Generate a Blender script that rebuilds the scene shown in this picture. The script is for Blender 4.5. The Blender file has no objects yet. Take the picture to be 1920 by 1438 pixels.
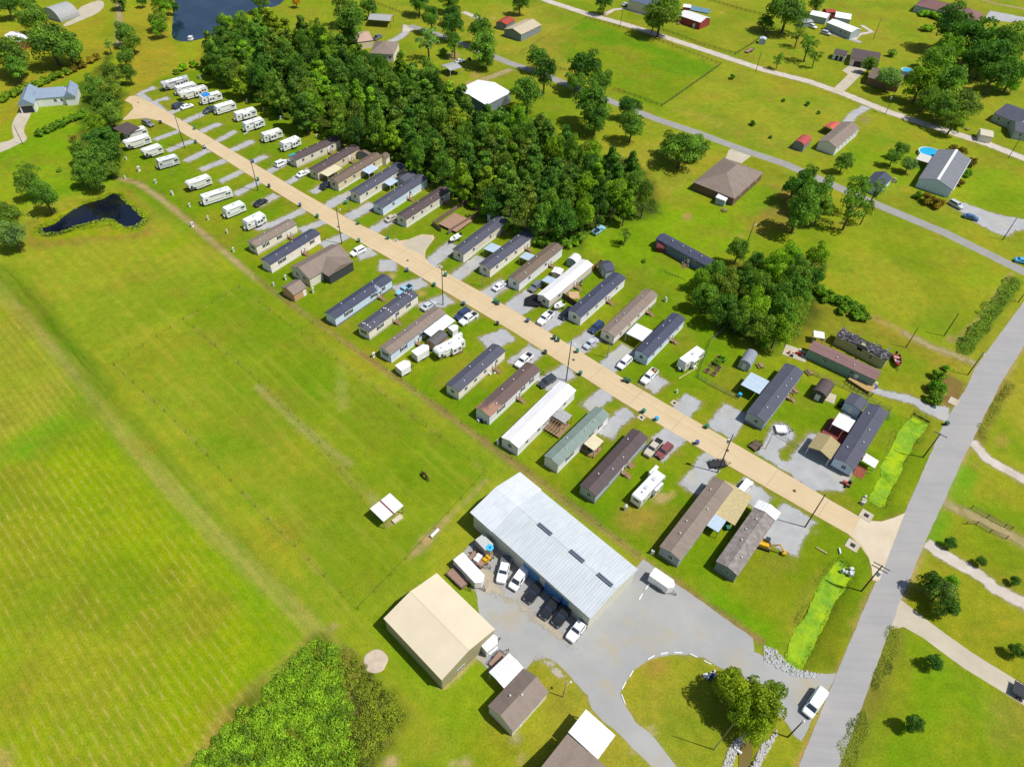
import bpy, math, random
import numpy as np
from mathutils import Vector, Matrix
random.seed(7); rng = np.random.default_rng(7)
sc = bpy.context.scene
COL = sc.collection
# ---------------------------------------------------------------- camera
H = 125.0
FPX = 1325.0
PITCH, ROLL = 0.80388, 0.059815
cr, sr = math.cos(ROLL), math.sin(ROLL)
_r0 = Vector((1, 0, 0)); FW = Vector((0, math.cos(PITCH), -math.sin(PITCH))); _u0 = Vector((0, math.sin(PITCH), math.cos(PITCH)))
RT = cr*_r0 + sr*_u0; UP = -sr*_r0 + cr*_u0
cam = bpy.data.cameras.new('camera'); camo = bpy.data.objects.new('camera', cam); COL.objects.link(camo)
M3 = Matrix((RT, UP, -FW)).transposed()
camo.matrix_world = Matrix.Translation((0, 0, H)) @ M3.to_4x4()
cam.sensor_width = 36; cam.lens = FPX/1920*36; cam.clip_start = 1; cam.clip_end = 6000
sc.camera = camo
# map coordinates: surveyed positions of the place, read off the photograph's plan and turned into metres on the ground
ORG = {'A':(0,0),'B':(480,0),'C':(960,0),'D':(1440,0),'E':(0,360),'F':(480,360),'G':(960,360),'H':(1440,360),'O':(0,720),
       'I':(480,720),'J':(960,720),'K':(1440,720),'P':(0,1078),'L':(480,1078),'M':(960,1078),'N':(1440,1078)}
SPEC = {'r':(820,960,5.53),'s':(1300,580,4.229),'t':(220,120,5.99),'v':(1120,640,5.99),'w':(1400,300,3.692)}
def c(k, x, y):
    if k in SPEC: o = SPEC[k]; return (o[0]+x/o[2], o[1]+y/o[2])
    o = ORG[k]; return (o[0]+x/3.994, o[1]+y/3.994)
def cc(k, *pts): return [c(k, *p) for p in pts]
def W(p, z=0.0):
    d = (p[0]-960)*RT - (p[1]-719)*UP + FPX*FW
    t = (z-H)/d.z
    return Vector((d.x*t, d.y*t, z))
def W2(p, z=0.0): v = W(p, z); return (v.x, v.y)
# ---------------------------------------------------------------- colours and materials
K = 1.42
def lin(v): v /= 255.0; return v/12.92 if v <= 0.04045 else ((v+0.055)/1.055)**2.4
def S(r, g, b, k=None): k = k or K; return (min(lin(r)/k, .85), min(lin(g)/k, .85), min(lin(b)/k, .85))
MATS = {}
def nodes(m):
    m.use_nodes = True; nt = m.node_tree; return nt, nt.nodes['Principled BSDF']
def mth(nt, op, a, b=None, clamp=False):
    n = nt.nodes.new('ShaderNodeMath'); n.operation = op; n.use_clamp = clamp
    for i, v in enumerate((a, b)):
        if v is None: continue
        if isinstance(v, (int, float)): n.inputs[i].default_value = v
        else: nt.links.new(v, n.inputs[i])
    return n.outputs[0]
def mix(nt, f, a, b, mode='MIX'):
    n = nt.nodes.new('ShaderNodeMix'); n.data_type = 'RGBA'; n.blend_type = mode
    for i, v in ((0, f), (6, a), (7, b)):
        if isinstance(v, (int, float)): n.inputs[i].default_value = v
        elif isinstance(v, tuple): n.inputs[i].default_value = (*v[:3], 1)
        else: nt.links.new(v, n.inputs[i])
    return n.outputs[2]
def noise(nt, vec, scale, detail=4, rough=.6):
    n = nt.nodes.new('ShaderNodeTexNoise'); n.inputs['Scale'].default_value = scale; n.inputs['Detail'].default_value = detail; n.inputs['Roughness'].default_value = rough
    if vec is not None: nt.links.new(vec, n.inputs['Vector'])
    return n.outputs['Fac']
def ramp(nt, f, lo, hi):
    n = nt.nodes.new('ShaderNodeMapRange'); n.inputs[1].default_value = lo; n.inputs[2].default_value = hi; nt.links.new(f, n.inputs[0]); return n.outputs[0]
def coord(nt, kind='Object'):
    return nt.nodes.new('ShaderNodeTexCoord').outputs[kind]
def mapping(nt, vec, scale=(1, 1, 1), rot=(0, 0, 0)):
    n = nt.nodes.new('ShaderNodeMapping'); n.inputs['Scale'].default_value = scale; n.inputs['Rotation'].default_value = rot; nt.links.new(vec, n.inputs['Vector']); return n.outputs[0]
def bump(nt, b, h, dist=.02, st=.6):
    n = nt.nodes.new('ShaderNodeBump'); n.inputs['Strength'].default_value = st; n.inputs['Distance'].default_value = dist
    nt.links.new(h, n.inputs['Height']); nt.links.new(n.outputs[0], b.inputs['Normal'])
def mat(name, col, rough=.7, kind=None, metal=0, var=.12, scale=3.0, spec=.3):
    key = (name, col, kind)
    if key in MATS: return MATS[key]
    m = bpy.data.materials.new(name); nt, b = nodes(m)
    b.inputs['Roughness'].default_value = rough; b.inputs['Metallic'].default_value = metal; b.inputs['Specular IOR Level'].default_value = spec
    L = nt.links; co = coord(nt)
    n1 = noise(nt, co, scale); dark = tuple(x*(1-var*2) for x in col); lite = tuple(min(1, x*(1+var)) for x in col)
    base = mix(nt, ramp(nt, n1, .3, .7), dark, lite)
    if kind == 'shingle':
        n2 = noise(nt, mapping(nt, co, (1.2, 4.5, 4.5)), 2.2, 5, .75)
        base = mix(nt, .65, base, mix(nt, ramp(nt, n2, .3, .72), tuple(x*.62 for x in col), tuple(min(1, x*1.3) for x in col)))
        n3 = noise(nt, mapping(nt, co, (.5, 1.2, 1)), .55, 3, .6)
        base = mix(nt, ramp(nt, n3, .45, .75), base, tuple(x*.78 for x in col))
        wv = nt.nodes.new('ShaderNodeTexWave'); wv.bands_direction = 'X'; wv.inputs['Scale'].default_value = 1.6; wv.inputs['Distortion'].default_value = .6; L.new(co, wv.inputs['Vector'])
        base = mix(nt, .18, base, mix(nt, wv.outputs['Fac'], (.25,.25,.25), (1,1,1)), 'MULTIPLY')
        bump(nt, b, n2, .03)
    elif kind in ('metal', 'metalx'):
        wv = nt.nodes.new('ShaderNodeTexWave'); wv.bands_direction = 'Y' if kind == 'metal' else 'X'; wv.inputs['Scale'].default_value = .52; wv.inputs['Distortion'].default_value = 0; L.new(co, wv.inputs['Vector'])
        rib = ramp(nt, wv.outputs['Fac'], .72, .95)
        n3 = noise(nt, mapping(nt, co, (.35, 2.6, 1) if kind == 'metal' else (2.6, .35, 1)), .8, 4, .7)
        base = mix(nt, ramp(nt, n3, .42, .75), base, tuple(x*.8 for x in col))
        base = mix(nt, mth(nt, 'MULTIPLY', rib, .35), base, tuple(x*.72 for x in col))
        bump(nt, b, rib, .05, .5)
    elif kind == 'siding':
        wv = nt.nodes.new('ShaderNodeTexWave'); wv.bands_direction = 'Z'; wv.wave_profile = 'SAW'; wv.inputs['Scale'].default_value = 1.5; wv.inputs['Distortion'].default_value = 0; L.new(co, wv.inputs['Vector'])
        base = mix(nt, .28, base, mix(nt, ramp(nt, wv.outputs['Fac'], 0, .25), (.45,.45,.45), (1,1,1)), 'MULTIPLY'); bump(nt, b, wv.outputs['Fac'], .02, .5)
    elif kind == 'vsiding':
        wv = nt.nodes.new('ShaderNodeTexWave'); wv.bands_direction = 'Y'; wv.inputs['Scale'].default_value = 1.0; wv.inputs['Distortion'].default_value = 0; L.new(co, wv.inputs['Vector'])
        base = mix(nt, .3, base, mix(nt, ramp(nt, wv.outputs['Fac'], 0, .3), (.5,.5,.5), (1,1,1)), 'MULTIPLY')
    elif kind == 'planks':
        wv = nt.nodes.new('ShaderNodeTexWave'); wv.bands_direction = 'X'; wv.inputs['Scale'].default_value = 2.0; wv.inputs['Distortion'].default_value = .2; L.new(co, wv.inputs['Vector'])
        base = mix(nt, .5, base, mix(nt, ramp(nt, wv.outputs['Fac'], 0, .3), (.35,.3,.28), (1,1,1)), 'MULTIPLY')
    elif kind == 'rusty':
        n3 = noise(nt, mapping(nt, co, (1, .6, 1)), .28, 5, .65); sep = nt.nodes.new('ShaderNodeSeparateXYZ'); L.new(co, sep.inputs[0])
        f = mth(nt, 'ADD', n3, mth(nt, 'MULTIPLY', sep.outputs['Y'], -.022))
        base = mix(nt, ramp(nt, f, .6, .74), base, S(184, 140, 110))
        n2 = noise(nt, co, 5, 5, .75); base = mix(nt, ramp(nt, n2, .35, .7), base, mix(nt, .5, base, (.05,.04,.04)))
    elif kind == 'burnt':
        n3 = noise(nt, mapping(nt, co, (1.5, 1, 1)), .9, 6, .75)
        base = mix(nt, ramp(nt, n3, .56, .6), base, S(200, 196, 190)); base = mix(nt, ramp(nt, noise(nt, co, .5, 5, .7), .55, .6), base, (.01,.01,.012))
    elif kind == 'mottle':
        n3 = noise(nt, co, .9, 6, .75); base = mix(nt, ramp(nt, n3, .45, .7), base, tuple(min(1, x*1.7) for x in col))
    L.new(base, b.inputs['Base Color'])
    MATS[key] = m; return m
def paint(name, col, rough=.35):
    key = ('paint', name, col)
    if key in MATS: return MATS[key]
    m = bpy.data.materials.new(name); nt, b = nodes(m); b.inputs['Roughness'].default_value = rough; b.inputs['Coat Weight'].default_value = .5; b.inputs['Coat Roughness'].default_value = .08
    n = noise(nt, coord(nt), 2.5, 4)
    nt.links.new(mix(nt, n, tuple(x*.9 for x in col), col), b.inputs['Base Color']); MATS[key] = m; return m
def glass(name='window_glass', col=(.02,.03,.045)):
    key = ('glass', name)
    if key in MATS: return MATS[key]
    m = bpy.data.materials.new(name); nt, b = nodes(m); b.inputs['Roughness'].default_value = .08; b.inputs['Specular IOR Level'].default_value = .6
    nt.links.new(mix(nt, noise(nt, coord(nt), 1.5), col, tuple(x*1.8 for x in col)), b.inputs['Base Color']); MATS[key] = m; return m
# ---------------------------------------------------------------- mesh builder
class MB:
    def __init__(s): s.v = []; s.f = []; s.mi = []
    def face(s, idx, m=0): s.f.append(tuple(idx)); s.mi.append(m)
    def poly(s, pts, m=0):
        n = len(s.v); s.v += [tuple(p) for p in pts]; s.face(range(n, n+len(pts)), m)
    def box(s, x0, x1, y0, y1, z0, z1, m=0, ch=0):
        n = len(s.v); s.v += [(x, y, z) for z in (z0, z1) for y in (y0, y1) for x in (x0, x1)]
        for q in ((0,2,3,1),(4,5,7,6),(0,1,5,4),(2,6,7,3),(0,4,6,2),(1,3,7,5)): s.face([n+i for i in q], m)
    def prism(s, prof, axis, a, b, m=0):
        """extrude a closed profile: axis 'x' -> profile (y,z); axis 'y' -> profile (x,z); axis 'z' -> profile (x,y)"""
        n = len(s.v); k = len(prof)
        for t in (a, b):
            for p in prof:
                s.v.append((t, p[0], p[1]) if axis == 'x' else ((p[0], t, p[1]) if axis == 'y' else (p[0], p[1], t)))
        s.face([n+i for i in range(k)][::-1], m); s.face([n+k+i for i in range(k)], m)
        for i in range(k): j = (i+1) % k; s.face((n+i, n+j, n+k+j, n+k+i), m)
    def loft(s, rings, m=0, cap=True):
        n = len(s.v); k = len(rings[0])
        for r in rings: s.v += [tuple(p) for p in r]
        for a in range(len(rings)-1):
            for i in range(k):
                j = (i+1) % k; s.face((n+a*k+i, n+a*k+j, n+(a+1)*k+j, n+(a+1)*k+i), m)
        if cap: s.face([n+i for i in range(k)][::-1], m); s.face([n+(len(rings)-1)*k+i for i in range(k)], m)
    def tube(s, p, q, r0, r1=None, k=8, m=0):
        r1 = r0 if r1 is None else r1; p = Vector(p); q = Vector(q); d = (q-p).normalized(); u = d.orthogonal().normalized(); w = d.cross(u)
        s.loft([[c0+(u*math.cos(2*math.pi*i/k)+w*math.sin(2*math.pi*i/k))*r for i in range(k)] for c0, r in ((p, r0), (q, r1))], m)
    def ring(s, cx, cy, z, r, n=24): return [(cx+r*math.cos(2*math.pi*i/n), cy+r*math.sin(2*math.pi*i/n), z) for i in range(n)]
    def build(s, name, mats, parent=None, smooth=False):
        me = bpy.data.meshes.new(name); me.from_pydata(s.v, [], s.f)
        if not isinstance(mats, (list, tuple)): mats = [mats]
        for m in mats: me.materials.append(m)
        if len(mats) > 1: me.polygons.foreach_set('material_index', s.mi)
        if smooth: me.polygons.foreach_set('use_smooth', [True]*len(me.polygons))
        me.validate(); me.update()
        o = bpy.data.objects.new(name, me); COL.objects.link(o)
        if parent: o.parent = parent
        return o
THINGS = []
def tag(o, label, cat, group=None, kind=None):
    o['label'] = label; o['category'] = cat
    if group: o['group'] = group
    if kind: o['kind'] = kind
    THINGS.append(o); return o
def thing(name, label, cat, loc=(0, 0, 0), rz=0, group=None):
    o = bpy.data.objects.new(name, None); o.empty_display_size = .5; COL.objects.link(o); o.location = loc; o.rotation_euler = (0, 0, rz)
    return tag(o, label, cat, group)
KIDS = {}
def kids(o): return [x for x in bpy.data.objects if x.parent == o]
def copy_tree(o, parent=None, tree=None):
    q = o.copy(); COL.objects.link(q)
    if parent: q.parent = parent
    for ch in tree.get(o, []): copy_tree(ch, q, tree)
    return q
def tree_of(root):
    t = {}
    def rec(o):
        t[o] = kids(o)
        for k in t[o]: rec(k)
    rec(root); return t
def struct(o): o['kind'] = 'structure'; return o
# ---------------------------------------------------------------- numpy noise and polygons
_lat = rng.random((256, 256))
def vnoise(x, y):
    xi = np.floor(x).astype(int); yi = np.floor(y).astype(int); fx = x-xi; fy = y-yi; fx = fx*fx*(3-2*fx); fy = fy*fy*(3-2*fy)
    a = _lat[xi % 256, yi % 256]; b = _lat[(xi+1) % 256, yi % 256]; cc_ = _lat[xi % 256, (yi+1) % 256]; d = _lat[(xi+1) % 256, (yi+1) % 256]
    return (a*(1-fx)+b*fx)*(1-fy)+(cc_*(1-fx)+d*fx)*fy
def fbm(x, y, s, o=4):
    t = 0; a = .5; n = 0
    for i in range(o): t = t+a*vnoise(x/s+17.3*i, y/s+9.1*i); n += a; a *= .5; s /= 2.03
    return t/n
def sdf(px, py, poly):
    """signed distance (negative inside)"""
    d = np.full(px.shape, 1e18); ins = np.zeros(px.shape, bool); n = len(poly)
    for i in range(n):
        x0, y0 = poly[i]; x1, y1 = poly[(i+1) % n]; ex, ey = x1-x0, y1-y0; wx = px-x0; wy = py-y0
        t = np.clip((wx*ex+wy*ey)/(ex*ex+ey*ey+1e-9), 0, 1); d = np.minimum(d, (wx-t*ex)**2+(wy-t*ey)**2)
        cnd = ((y0 <= py) & (y1 > py)) | ((y1 <= py) & (y0 > py))
        ins ^= cnd & (px < x0+(py-y0)*ex/(ey if abs(ey) > 1e-9 else 1e-9))
    d = np.sqrt(d); return np.where(ins, -d, d)
def ldist(px, py, pts):
    d = np.full(px.shape, 1e18)
    for (x0, y0), (x1, y1) in zip(pts[:-1], pts[1:]):
        ex, ey = x1-x0, y1-y0; wx = px-x0; wy = py-y0
        t = np.clip((wx*ex+wy*ey)/(ex*ex+ey*ey+1e-9), 0, 1); d = np.minimum(d, (wx-t*ex)**2+(wy-t*ey)**2)
    return np.sqrt(d)
def strip(pts, w):
    """centre line (world) -> polygon; w number or list of widths"""
    P = [Vector(p) for p in pts]; n = len(P); L = []; R = []
    for i in range(n):
        d = (P[min(i+1, n-1)]-P[max(i-1, 0)]).normalized(); nn = Vector((-d.y, d.x)); ww = (w[i] if isinstance(w, (list, tuple)) else w)/2
        L.append(P[i]+nn*ww); R.append(P[i]-nn*ww)
    return [(p.x, p.y) for p in L+R[::-1]]
def rag(poly, step=.5, amp=.25, fr=1.3):
    out = []; n = len(poly)
    for i in range(n):
        x0, y0 = poly[i]; x1, y1 = poly[(i+1) % n]; L = math.hypot(x1-x0, y1-y0); k = max(1, int(L/step))
        for j in range(k):
            t = j/k; out.append((x0+(x1-x0)*t, y0+(y1-y0)*t))
    if amp:
        a = np.array(out); nx = fbm(a[:, 0]+50, a[:, 1], fr, 3)-.5; ny = fbm(a[:, 0], a[:, 1]+90, fr, 3)-.5
        nx2 = fbm(a[:, 0]+5, a[:, 1], fr*4, 2)-.5; ny2 = fbm(a[:, 0], a[:, 1]+9, fr*4, 2)-.5
        a[:, 0] += (nx*2+nx2*2.5)*amp; a[:, 1] += (ny*2+ny2*2.5)*amp; out = [tuple(p) for p in a]
    return out
def smooth_poly(poly, it=2):
    for _ in range(it):
        q = []
        for i in range(len(poly)):
            a = poly[i]; b = poly[(i+1) % len(poly)]; q += [(a[0]*.75+b[0]*.25, a[1]*.75+b[1]*.25), (a[0]*.25+b[0]*.75, a[1]*.25+b[1]*.75)]
        poly = q
    return poly
def sheet(name, poly, m, z, thick=0):
    b = MB()
    if thick: b.prism(poly, 'z', z-thick, z)
    else: b.poly([(p[0], p[1], z) for p in poly])
    me = b.build(name, m)
    if me.data.polygons[0].normal.z < 0 and not thick: me.data.flip_normals()
    return struct(me)
# ================================================================ GROUND
def WP(pts): return [W2(p) for p in pts]
POND1 = smooth_poly(WP(cc('E',(320,250),(425,243),(500,180),(600,112),(700,80),(780,60),(820,25),(880,25),(920,72),(980,120),(1025,165),(1058,200),(1040,240),(960,262),(900,250),(860,212),(800,200),(720,215),(620,240),(550,270),(480,300),(350,312))), 2)
POND2 = smooth_poly(WP([(318,-60),(328,10),(322,60),(326,74),(360,77),(408,60),(412,45),(445,30),(478,12),(530,12),(560,-60)]), 2)
DITCH1 = WP(cc('K',(1090,225),(1205,295),(1080,470),(1000,640),(950,740),(880,900),(830,912),(765,870),(770,820),(850,690),(850,610),(925,480),(945,410),(1030,290)))
DITCH2 = WP([(1573,1048),(1596,1066),(1598,1082),(1570,1122),(1540,1180),(1513,1235),(1500,1256),(1474,1240),(1480,1205),(1500,1165),(1530,1110),(1550,1075)])
POOLW = WP([(1385,1400),(1398,1380),(1412,1388),(1408,1438),(1385,1470)])
wooded = [(375,112),(400,145),(450,170),(530,215),(600,245),(660,270),(720,290),(790,340),(860,372),(930,425),(1010,455),(1085,462),(1130,415),(1235,398),(1225,350),(1190,300),(1110,285),(1050,255),(990,215),(930,195),(860,175),(820,140),(760,125),(700,110),(620,80),(560,65),(500,40),(450,45),(400,75)]
wood2 = [(1310,560),(1345,500),(1430,488),(1535,490),(1540,560),(1505,640),(1440,660),(1360,625)]
gx = np.concatenate([np.array([-3000,-2000,-1400,-1000,-700,-500,-400,-330]), np.arange(-270, 292, .8), np.array([330,400,500,700,1000,1400,2000,3000])])
gy = np.concatenate([np.array([-2000,-1000,-500,-200,-80,-20,5]), np.arange(18, 462, .8), np.array([480,520,600,750,1000,1500,2200,3500])])
X, Y = np.meshgrid(gx, gy); X = X.ravel(); Y = Y.ravel(); NV = len(X)
Z = np.zeros(NV)
col = np.empty((NV, 3)); msk = np.zeros((NV, 3))
def A3(rgb): return np.array(S(*rgb))
n1 = fbm(X, Y, 45, 4); n2 = fbm(X+300, Y, 14, 4); n3 = fbm(X, Y+500, 3.2, 3); n4 = fbm(X+77, Y+33, 90, 2)
def blend(w, rgb):
    w = np.clip(w, 0, 1)[:, None]; col[:] = col*(1-w)+A3(rgb)*w
def stp(x, a, b): return np.clip((x-a)/(b-a), 0, 1)
def region(px_poly, rgb, feather=2, st=1.0, brk=0, world=False, ch=None, chv=1.0, sm=0):
    poly = px_poly if world else WP(px_poly)
    if sm: poly = smooth_poly(poly, sm)
    a = np.array(poly); m = feather+brk*3+1
    idx = np.nonzero((X > a[:,0].min()-m) & (X < a[:,0].max()+m) & (Y > a[:,1].min()-m) & (Y < a[:,1].max()+m))[0]
    d = sdf(X[idx], Y[idx], poly)+(n3[idx]-.5)*brk*2+(n2[idx]-.5)*brk*2
    w = np.clip(.5-d/feather, 0, 1); w = w*w*(3-2*w)*st; full = np.zeros(NV); full[idx] = w
    if rgb is not None: blend(full, rgb)
    if ch is not None: msk[:, ch] = msk[:, ch]*(1-full)+chv*full
    return full
def line(pts, rgb, w, st=1.0, brk=.5, world=False, dots=0):
    p = pts if world else WP(pts)
    a = np.array(p); m = w+brk*3+1
    idx = np.nonzero((X > a[:,0].min()-m) & (X < a[:,0].max()+m) & (Y > a[:,1].min()-m) & (Y < a[:,1].max()+m))[0]
    d = ldist(X[idx], Y[idx], p)+(n3[idx]-.5)*brk*2
    ww = np.clip(1-(d-w/2)/(w*.5+.3), 0, 1)*st
    if dots: ww = ww*np.clip((vnoise(X[idx]/1.6+5, Y[idx]/1.6)-dots)*5, 0, 1)
    full = np.zeros(NV); full[idx] = ww; blend(full, rgb)
col[:] = A3((142, 158, 30))
blend(stp(n1, .45, .7), (164, 160, 48)); blend(stp(n4, .5, .75)*.5, (150, 165, 20))
# large fields
region([(-300,-300),(380,-300),(360,125),(240,180),(225,340),(60,380),(-300,420)], (150,165,25), 8, .8)
region([(0,60),(190,-10),(215,90),(190,120),(0,240),(-100,200),(-100,60)], (165,155,35), 6, .7, 1)
region([(-80,330),(40,265),(170,225),(225,340),(60,390),(-80,430)], (128,168,12), 4, .9, 1)
region([(40,190),(180,120),(175,215),(60,262)], (132,168,15), 3, .8, 1)
region([(225,30),(320,-20),(330,80),(420,70),(380,120),(250,185),(240,60)], (172,158,42), 5, .85, 1.5, ch=1, chv=.5)
region([(330,80),(420,55),(430,90),(370,110),(330,120)], (148,165,22), 5, .7, 1)
region([(520,-60),(1060,-60),(1500,340),(1900,500),(2200,620),(2200,-200),(600,-200)], (150,160,35), 8, .6)
region([(1040,95),(1097,36),(1345,124),(1230,205)], (120,150,14), 3, .75, 1.5)
region([(1060,62),(1092,43),(1345,128),(1300,152)], (104,150,12), 3, .75, 1)
region([(1250,205),(1355,122),(1600,200),(1560,250),(1500,270),(1400,262)], (158,165,42), 4, .6, 2)
region([(1255,205),(1330,215),(1530,290),(1450,285)], (170,155,60), 4, .45, 3)
region([(1560,260),(1900,320),(2100,420),(1900,430),(1700,350),(1560,330)], (128,165,12), 5, .7, 2)
region([(1380,370),(1480,345),(1510,420),(1440,450),(1390,430)], (160,128,62), 6, .85, 2)
region([(1390,440),(1560,430),(1900,520),(1790,650),(1560,580),(1540,500)], (150,165,28), 5, .7, 2)
region([(1560,480),(1640,470),(1800,540),(1780,620),(1640,580)], (158,160,45), 8, .45, 3)
region([(1100,400),(1240,380),(1330,320),(1460,360),(1390,440),(1320,560),(1260,530),(1090,460)], (128,168,8), 5, .8, 1.5)
region([(1500,560),(1650,600),(1800,680),(1740,740),(1600,690),(1500,640)], (160,140,45), 5, .8, 2)
region([(1620,640),(1770,690),(1740,740),(1640,710)], (140,160,25), 5, .7, 2)
region([(1700,1100),(2200,700),(2200,1700),(1500,1700)], (150,155,25), 5, .7, 1)
region([(1690,1180),(1900,1320),(1900,1500),(1600,1500)], (118,165,10), 10, .75, 3)
region([(1800,900),(1990,1000),(1990,1120),(1750,1000)], (120,160,15), 7, .6, 3)
region([(1840,1310),(1930,1300),(1950,1400),(1850,1400)], (175,150,70), 6, .5, 2)
# field between the fence and the crops
region([(-60,500),(60,380),(230,340),(480,525),(1200,1045),(900,1230),(700,1438),(-60,560)], (158,168,36), 4, .9, 0, ch=2, chv=.8)
region([(330,600),(450,470),(560,570),(520,640)], (150,175,8), 18, .6, 4)
region([(215,685),(345,600),(450,540),(912,885),(790,1020),(672,1145)], (134,158,20), 6, .75, 1.0, ch=2, chv=.8)
region([(240,690),(340,615),(700,960),(640,1090)], (146,160,34), 6, .6, 2)
region([(400,560),(450,545),(900,885),(860,930),(650,830)], (118,152,12), 8, .6, 3)
region([(700,1180),(900,1030),(1000,1290),(960,1500),(700,1500),(850,1400)], (124,164,10), 5, .7, 2)
region([(850,1438),(1000,1250),(1010,1500),(800,1500)], (160,160,30), 10, .6, 2)
# park lawns
region([(225,342),(240,190),(300,150),(380,128),(620,268),(720,330),(870,400),(1000,470),(1100,470),(1250,560),(1450,690),(1720,800),(1760,860),(1640,1040),(1600,1240),(1440,1205),(1200,1042),(480,524)], (118,149,10), 3, .92, 1)
blend(stp(n2, .52, .72)*.45, (160,158,34)); blend(stp(1-n2, .5, .72)*.4, (98,142,8)); blend(stp(n3, .6, .8)*.3, (104,140,10))
region([(1240,1130),(1330,1090),(1560,1240),(1440,1205)], (112,165,8), 8, .8, 2)
for q, r_ in (((1200,960),22),((1450,1060),26),((1400,1110),18),((1560,1140),12),((1195,975),16)):
    region([(q[0]-r_,q[1]),(q[0],q[1]-r_*.7),(q[0]+r_,q[1]),(q[0],q[1]+r_*.7)], (168,148,62), 5, .55, 3)
# crops
crop = [(-80,545),(40,600),(160,730),(330,880),(480,1050),(602,1192),(480,1300),(365,1450),(200,1650),(-300,1650),(-300,545)]
region(crop, (144,167,10), 2, .95, .4, ch=0, chv=1)
region([(-60,575),(20,600),(150,735),(100,790),(0,830),(-80,840)], (160,160,50), 5, .6, 1, ch=0, chv=1)
region([(0,930),(60,900),(140,1020),(260,1200),(300,1438),(100,1438),(0,1300)], (158,160,40), 14, .5, 5)
region([(150,740),(330,880),(600,1190),(520,1230),(300,960)], (118,164,6), 10, .65, 4, ch=0, chv=.35)
region([(180,750),(60,800),(-40,860),(-40,880),(80,850),(190,790)], (95,165,20), 6, .6, 2, ch=0, chv=0)
region([(-40,1400),(20,1405),(30,1470),(-40,1480)], (185,160,90), 3, .8, 1)
line([(370,1438),(430,1355),(500,1290),(600,1200)], (168,150,70), 3, .7, 1)
line([(-10,508),(60,570),(110,640),(165,700),(190,735)], (92,128,10), 4.0, .95, .15)
line([(190,735),(260,800),(330,880),(450,1010),(620,1200)], (120,140,30), 1.6, .55, .4)
line([(-10,535),(50,600),(120,680),(165,735),(260,850),(400,1000),(560,1150),(640,1230)], (168,166,76), 2.0, .75, .25)
line([(300,470),(345,450)], (150,165,20), 3)
# tracks and dirt
line(cc('I',(20,20),(120,120),(250,240),(400,370),(520,470),(700,590)), (178,168,110), 1.0, .55, .5)
line(cc('I',(520,470),(600,600),(730,730),(850,830),(880,880)), (160,160,70), 1.0, .6, .4)
line(cc('I',(640,0),(650,180)), (170,175,90), 1.5, .5, .4)
line([(640,690),(642,760)], (150,170,60), 1.2, .5, .3)
line([(225,335),(258,343),(300,372),(365,425),(480,524)], (190,166,118), 1.0, .9, .35)
line([(480,524),(760,722),(960,867),(1200,1045),(1260,1090)], (160,134,84), .8, .8, .45)
line([(230,338),(262,340),(310,370),(370,420),(480,515),(700,676),(960,858),(1205,1040)], (140,120,60), .5, .5, .4, dots=.4)
for L_ in ([(345,600),(470,700),(600,830),(700,960)], [(215,685),(330,790),(480,950),(580,1050),(650,1143)], [(450,540),(700,725),(800,800),(912,885)], [(345,600),(450,540)], [(215,685),(300,635),(345,600)]):
    line(L_, (176,158,80), .4, .5, .3, dots=.55)
region(cc('I',(1150,1300),(1250,1160),(1380,1040),(1560,880),(1720,720),(1660,800),(1400,1060),(1250,1250)), (190,160,112), 1.5, .85, .6)
region(cc('I',(850,820),(900,850),(920,900),(880,930)), (185,170,115), 1.5, .7, .7); region(cc('I',(960,1060),(1090,940),(1080,1010),(1000,1060)), (190,160,120), 1, .9, .3)
for k_, x_, y_, r_, cl in (('L',895,645,46,(205,175,150)),('L',580,385,18,(200,165,120)),('L',1000,1400,45,(205,180,130)),('L',1480,1410,30,(205,180,130)),('L',1560,1410,30,(205,180,130)),('M',920,1310,35,(200,175,135)),('M',1040,1160,28,(200,180,150)),
        ('M',70,1385,22,(205,170,130)),('M',30,1210,35,(190,170,140)),('G',1320,185,60,(170,150,80)),('G',1050,590,30,(160,160,50)),('G',1710,330,40,(170,150,70)),('N',620,350,55,(176,150,70)),('C',1570,98,20,(190,160,90)),
        ('B',1600,630,40,(190,160,110)),('B',1780,140,30,(180,160,90)),('B',1480,420,70,(170,150,90)),('B',1650,560,60,(178,155,80)),('D',730,900,70,(150,150,70)),('D',830,230,30,(165,150,60)),('F',1020,625,35,(200,172,110)),('F',1240,760,30,(200,165,90)),
        ('H',1370,1100,45,(185,150,100)),('s',300,1390,50,(170,160,90)),('G',1100,1400,40,(170,150,90)),('J',1290,120,25,(170,160,90)),('J',1270,520,35,(160,150,60)),('J',1110,850,60,(190,165,110)),('J',1200,820,25,(200,165,100)),('K',1750,430,70,(168,150,60)),('K',1560,600,50,(150,140,60)),('K',350,1110,20,(180,160,110))):
    q = c(k_, x_, y_); r_ = r_/3.994; region([(q[0]-r_,q[1]),(q[0],q[1]-r_*.75),(q[0]+r_,q[1]),(q[0],q[1]+r_*.75)], cl, 1.6, .85, .7, sm=2)
line(cc('H',(780,940),(1000,1040),(1200,1150),(1330,1220)), (176,160,90), 1.4, .6, .4)
line(cc('M',(1240,60),(1400,180),(1560,290),(1700,390),(1860,490)), (150,110,80), .8, .8, .3)
region(cc('M',(950,700),(1050,620),(1180,640),(1150,760),(1000,780)), (166,136,60), 3, .6, 1)
line(cc('L',(1400,820),(1500,740),(1620,610)), (205,175,120), .8, .9, .2)
line([(1500,1438),(1560,1300),(1600,1215),(1625,1130),(1655,1090)], (188,152,90), 1.1, .8, .5)
line([(1573,1438),(1625,1303),(1675,1165),(1709,1080),(1740,1010),(1790,895),(1826,820),(1876,720),(1920,645)], (184,160,100), .9, .7, .4)
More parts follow.
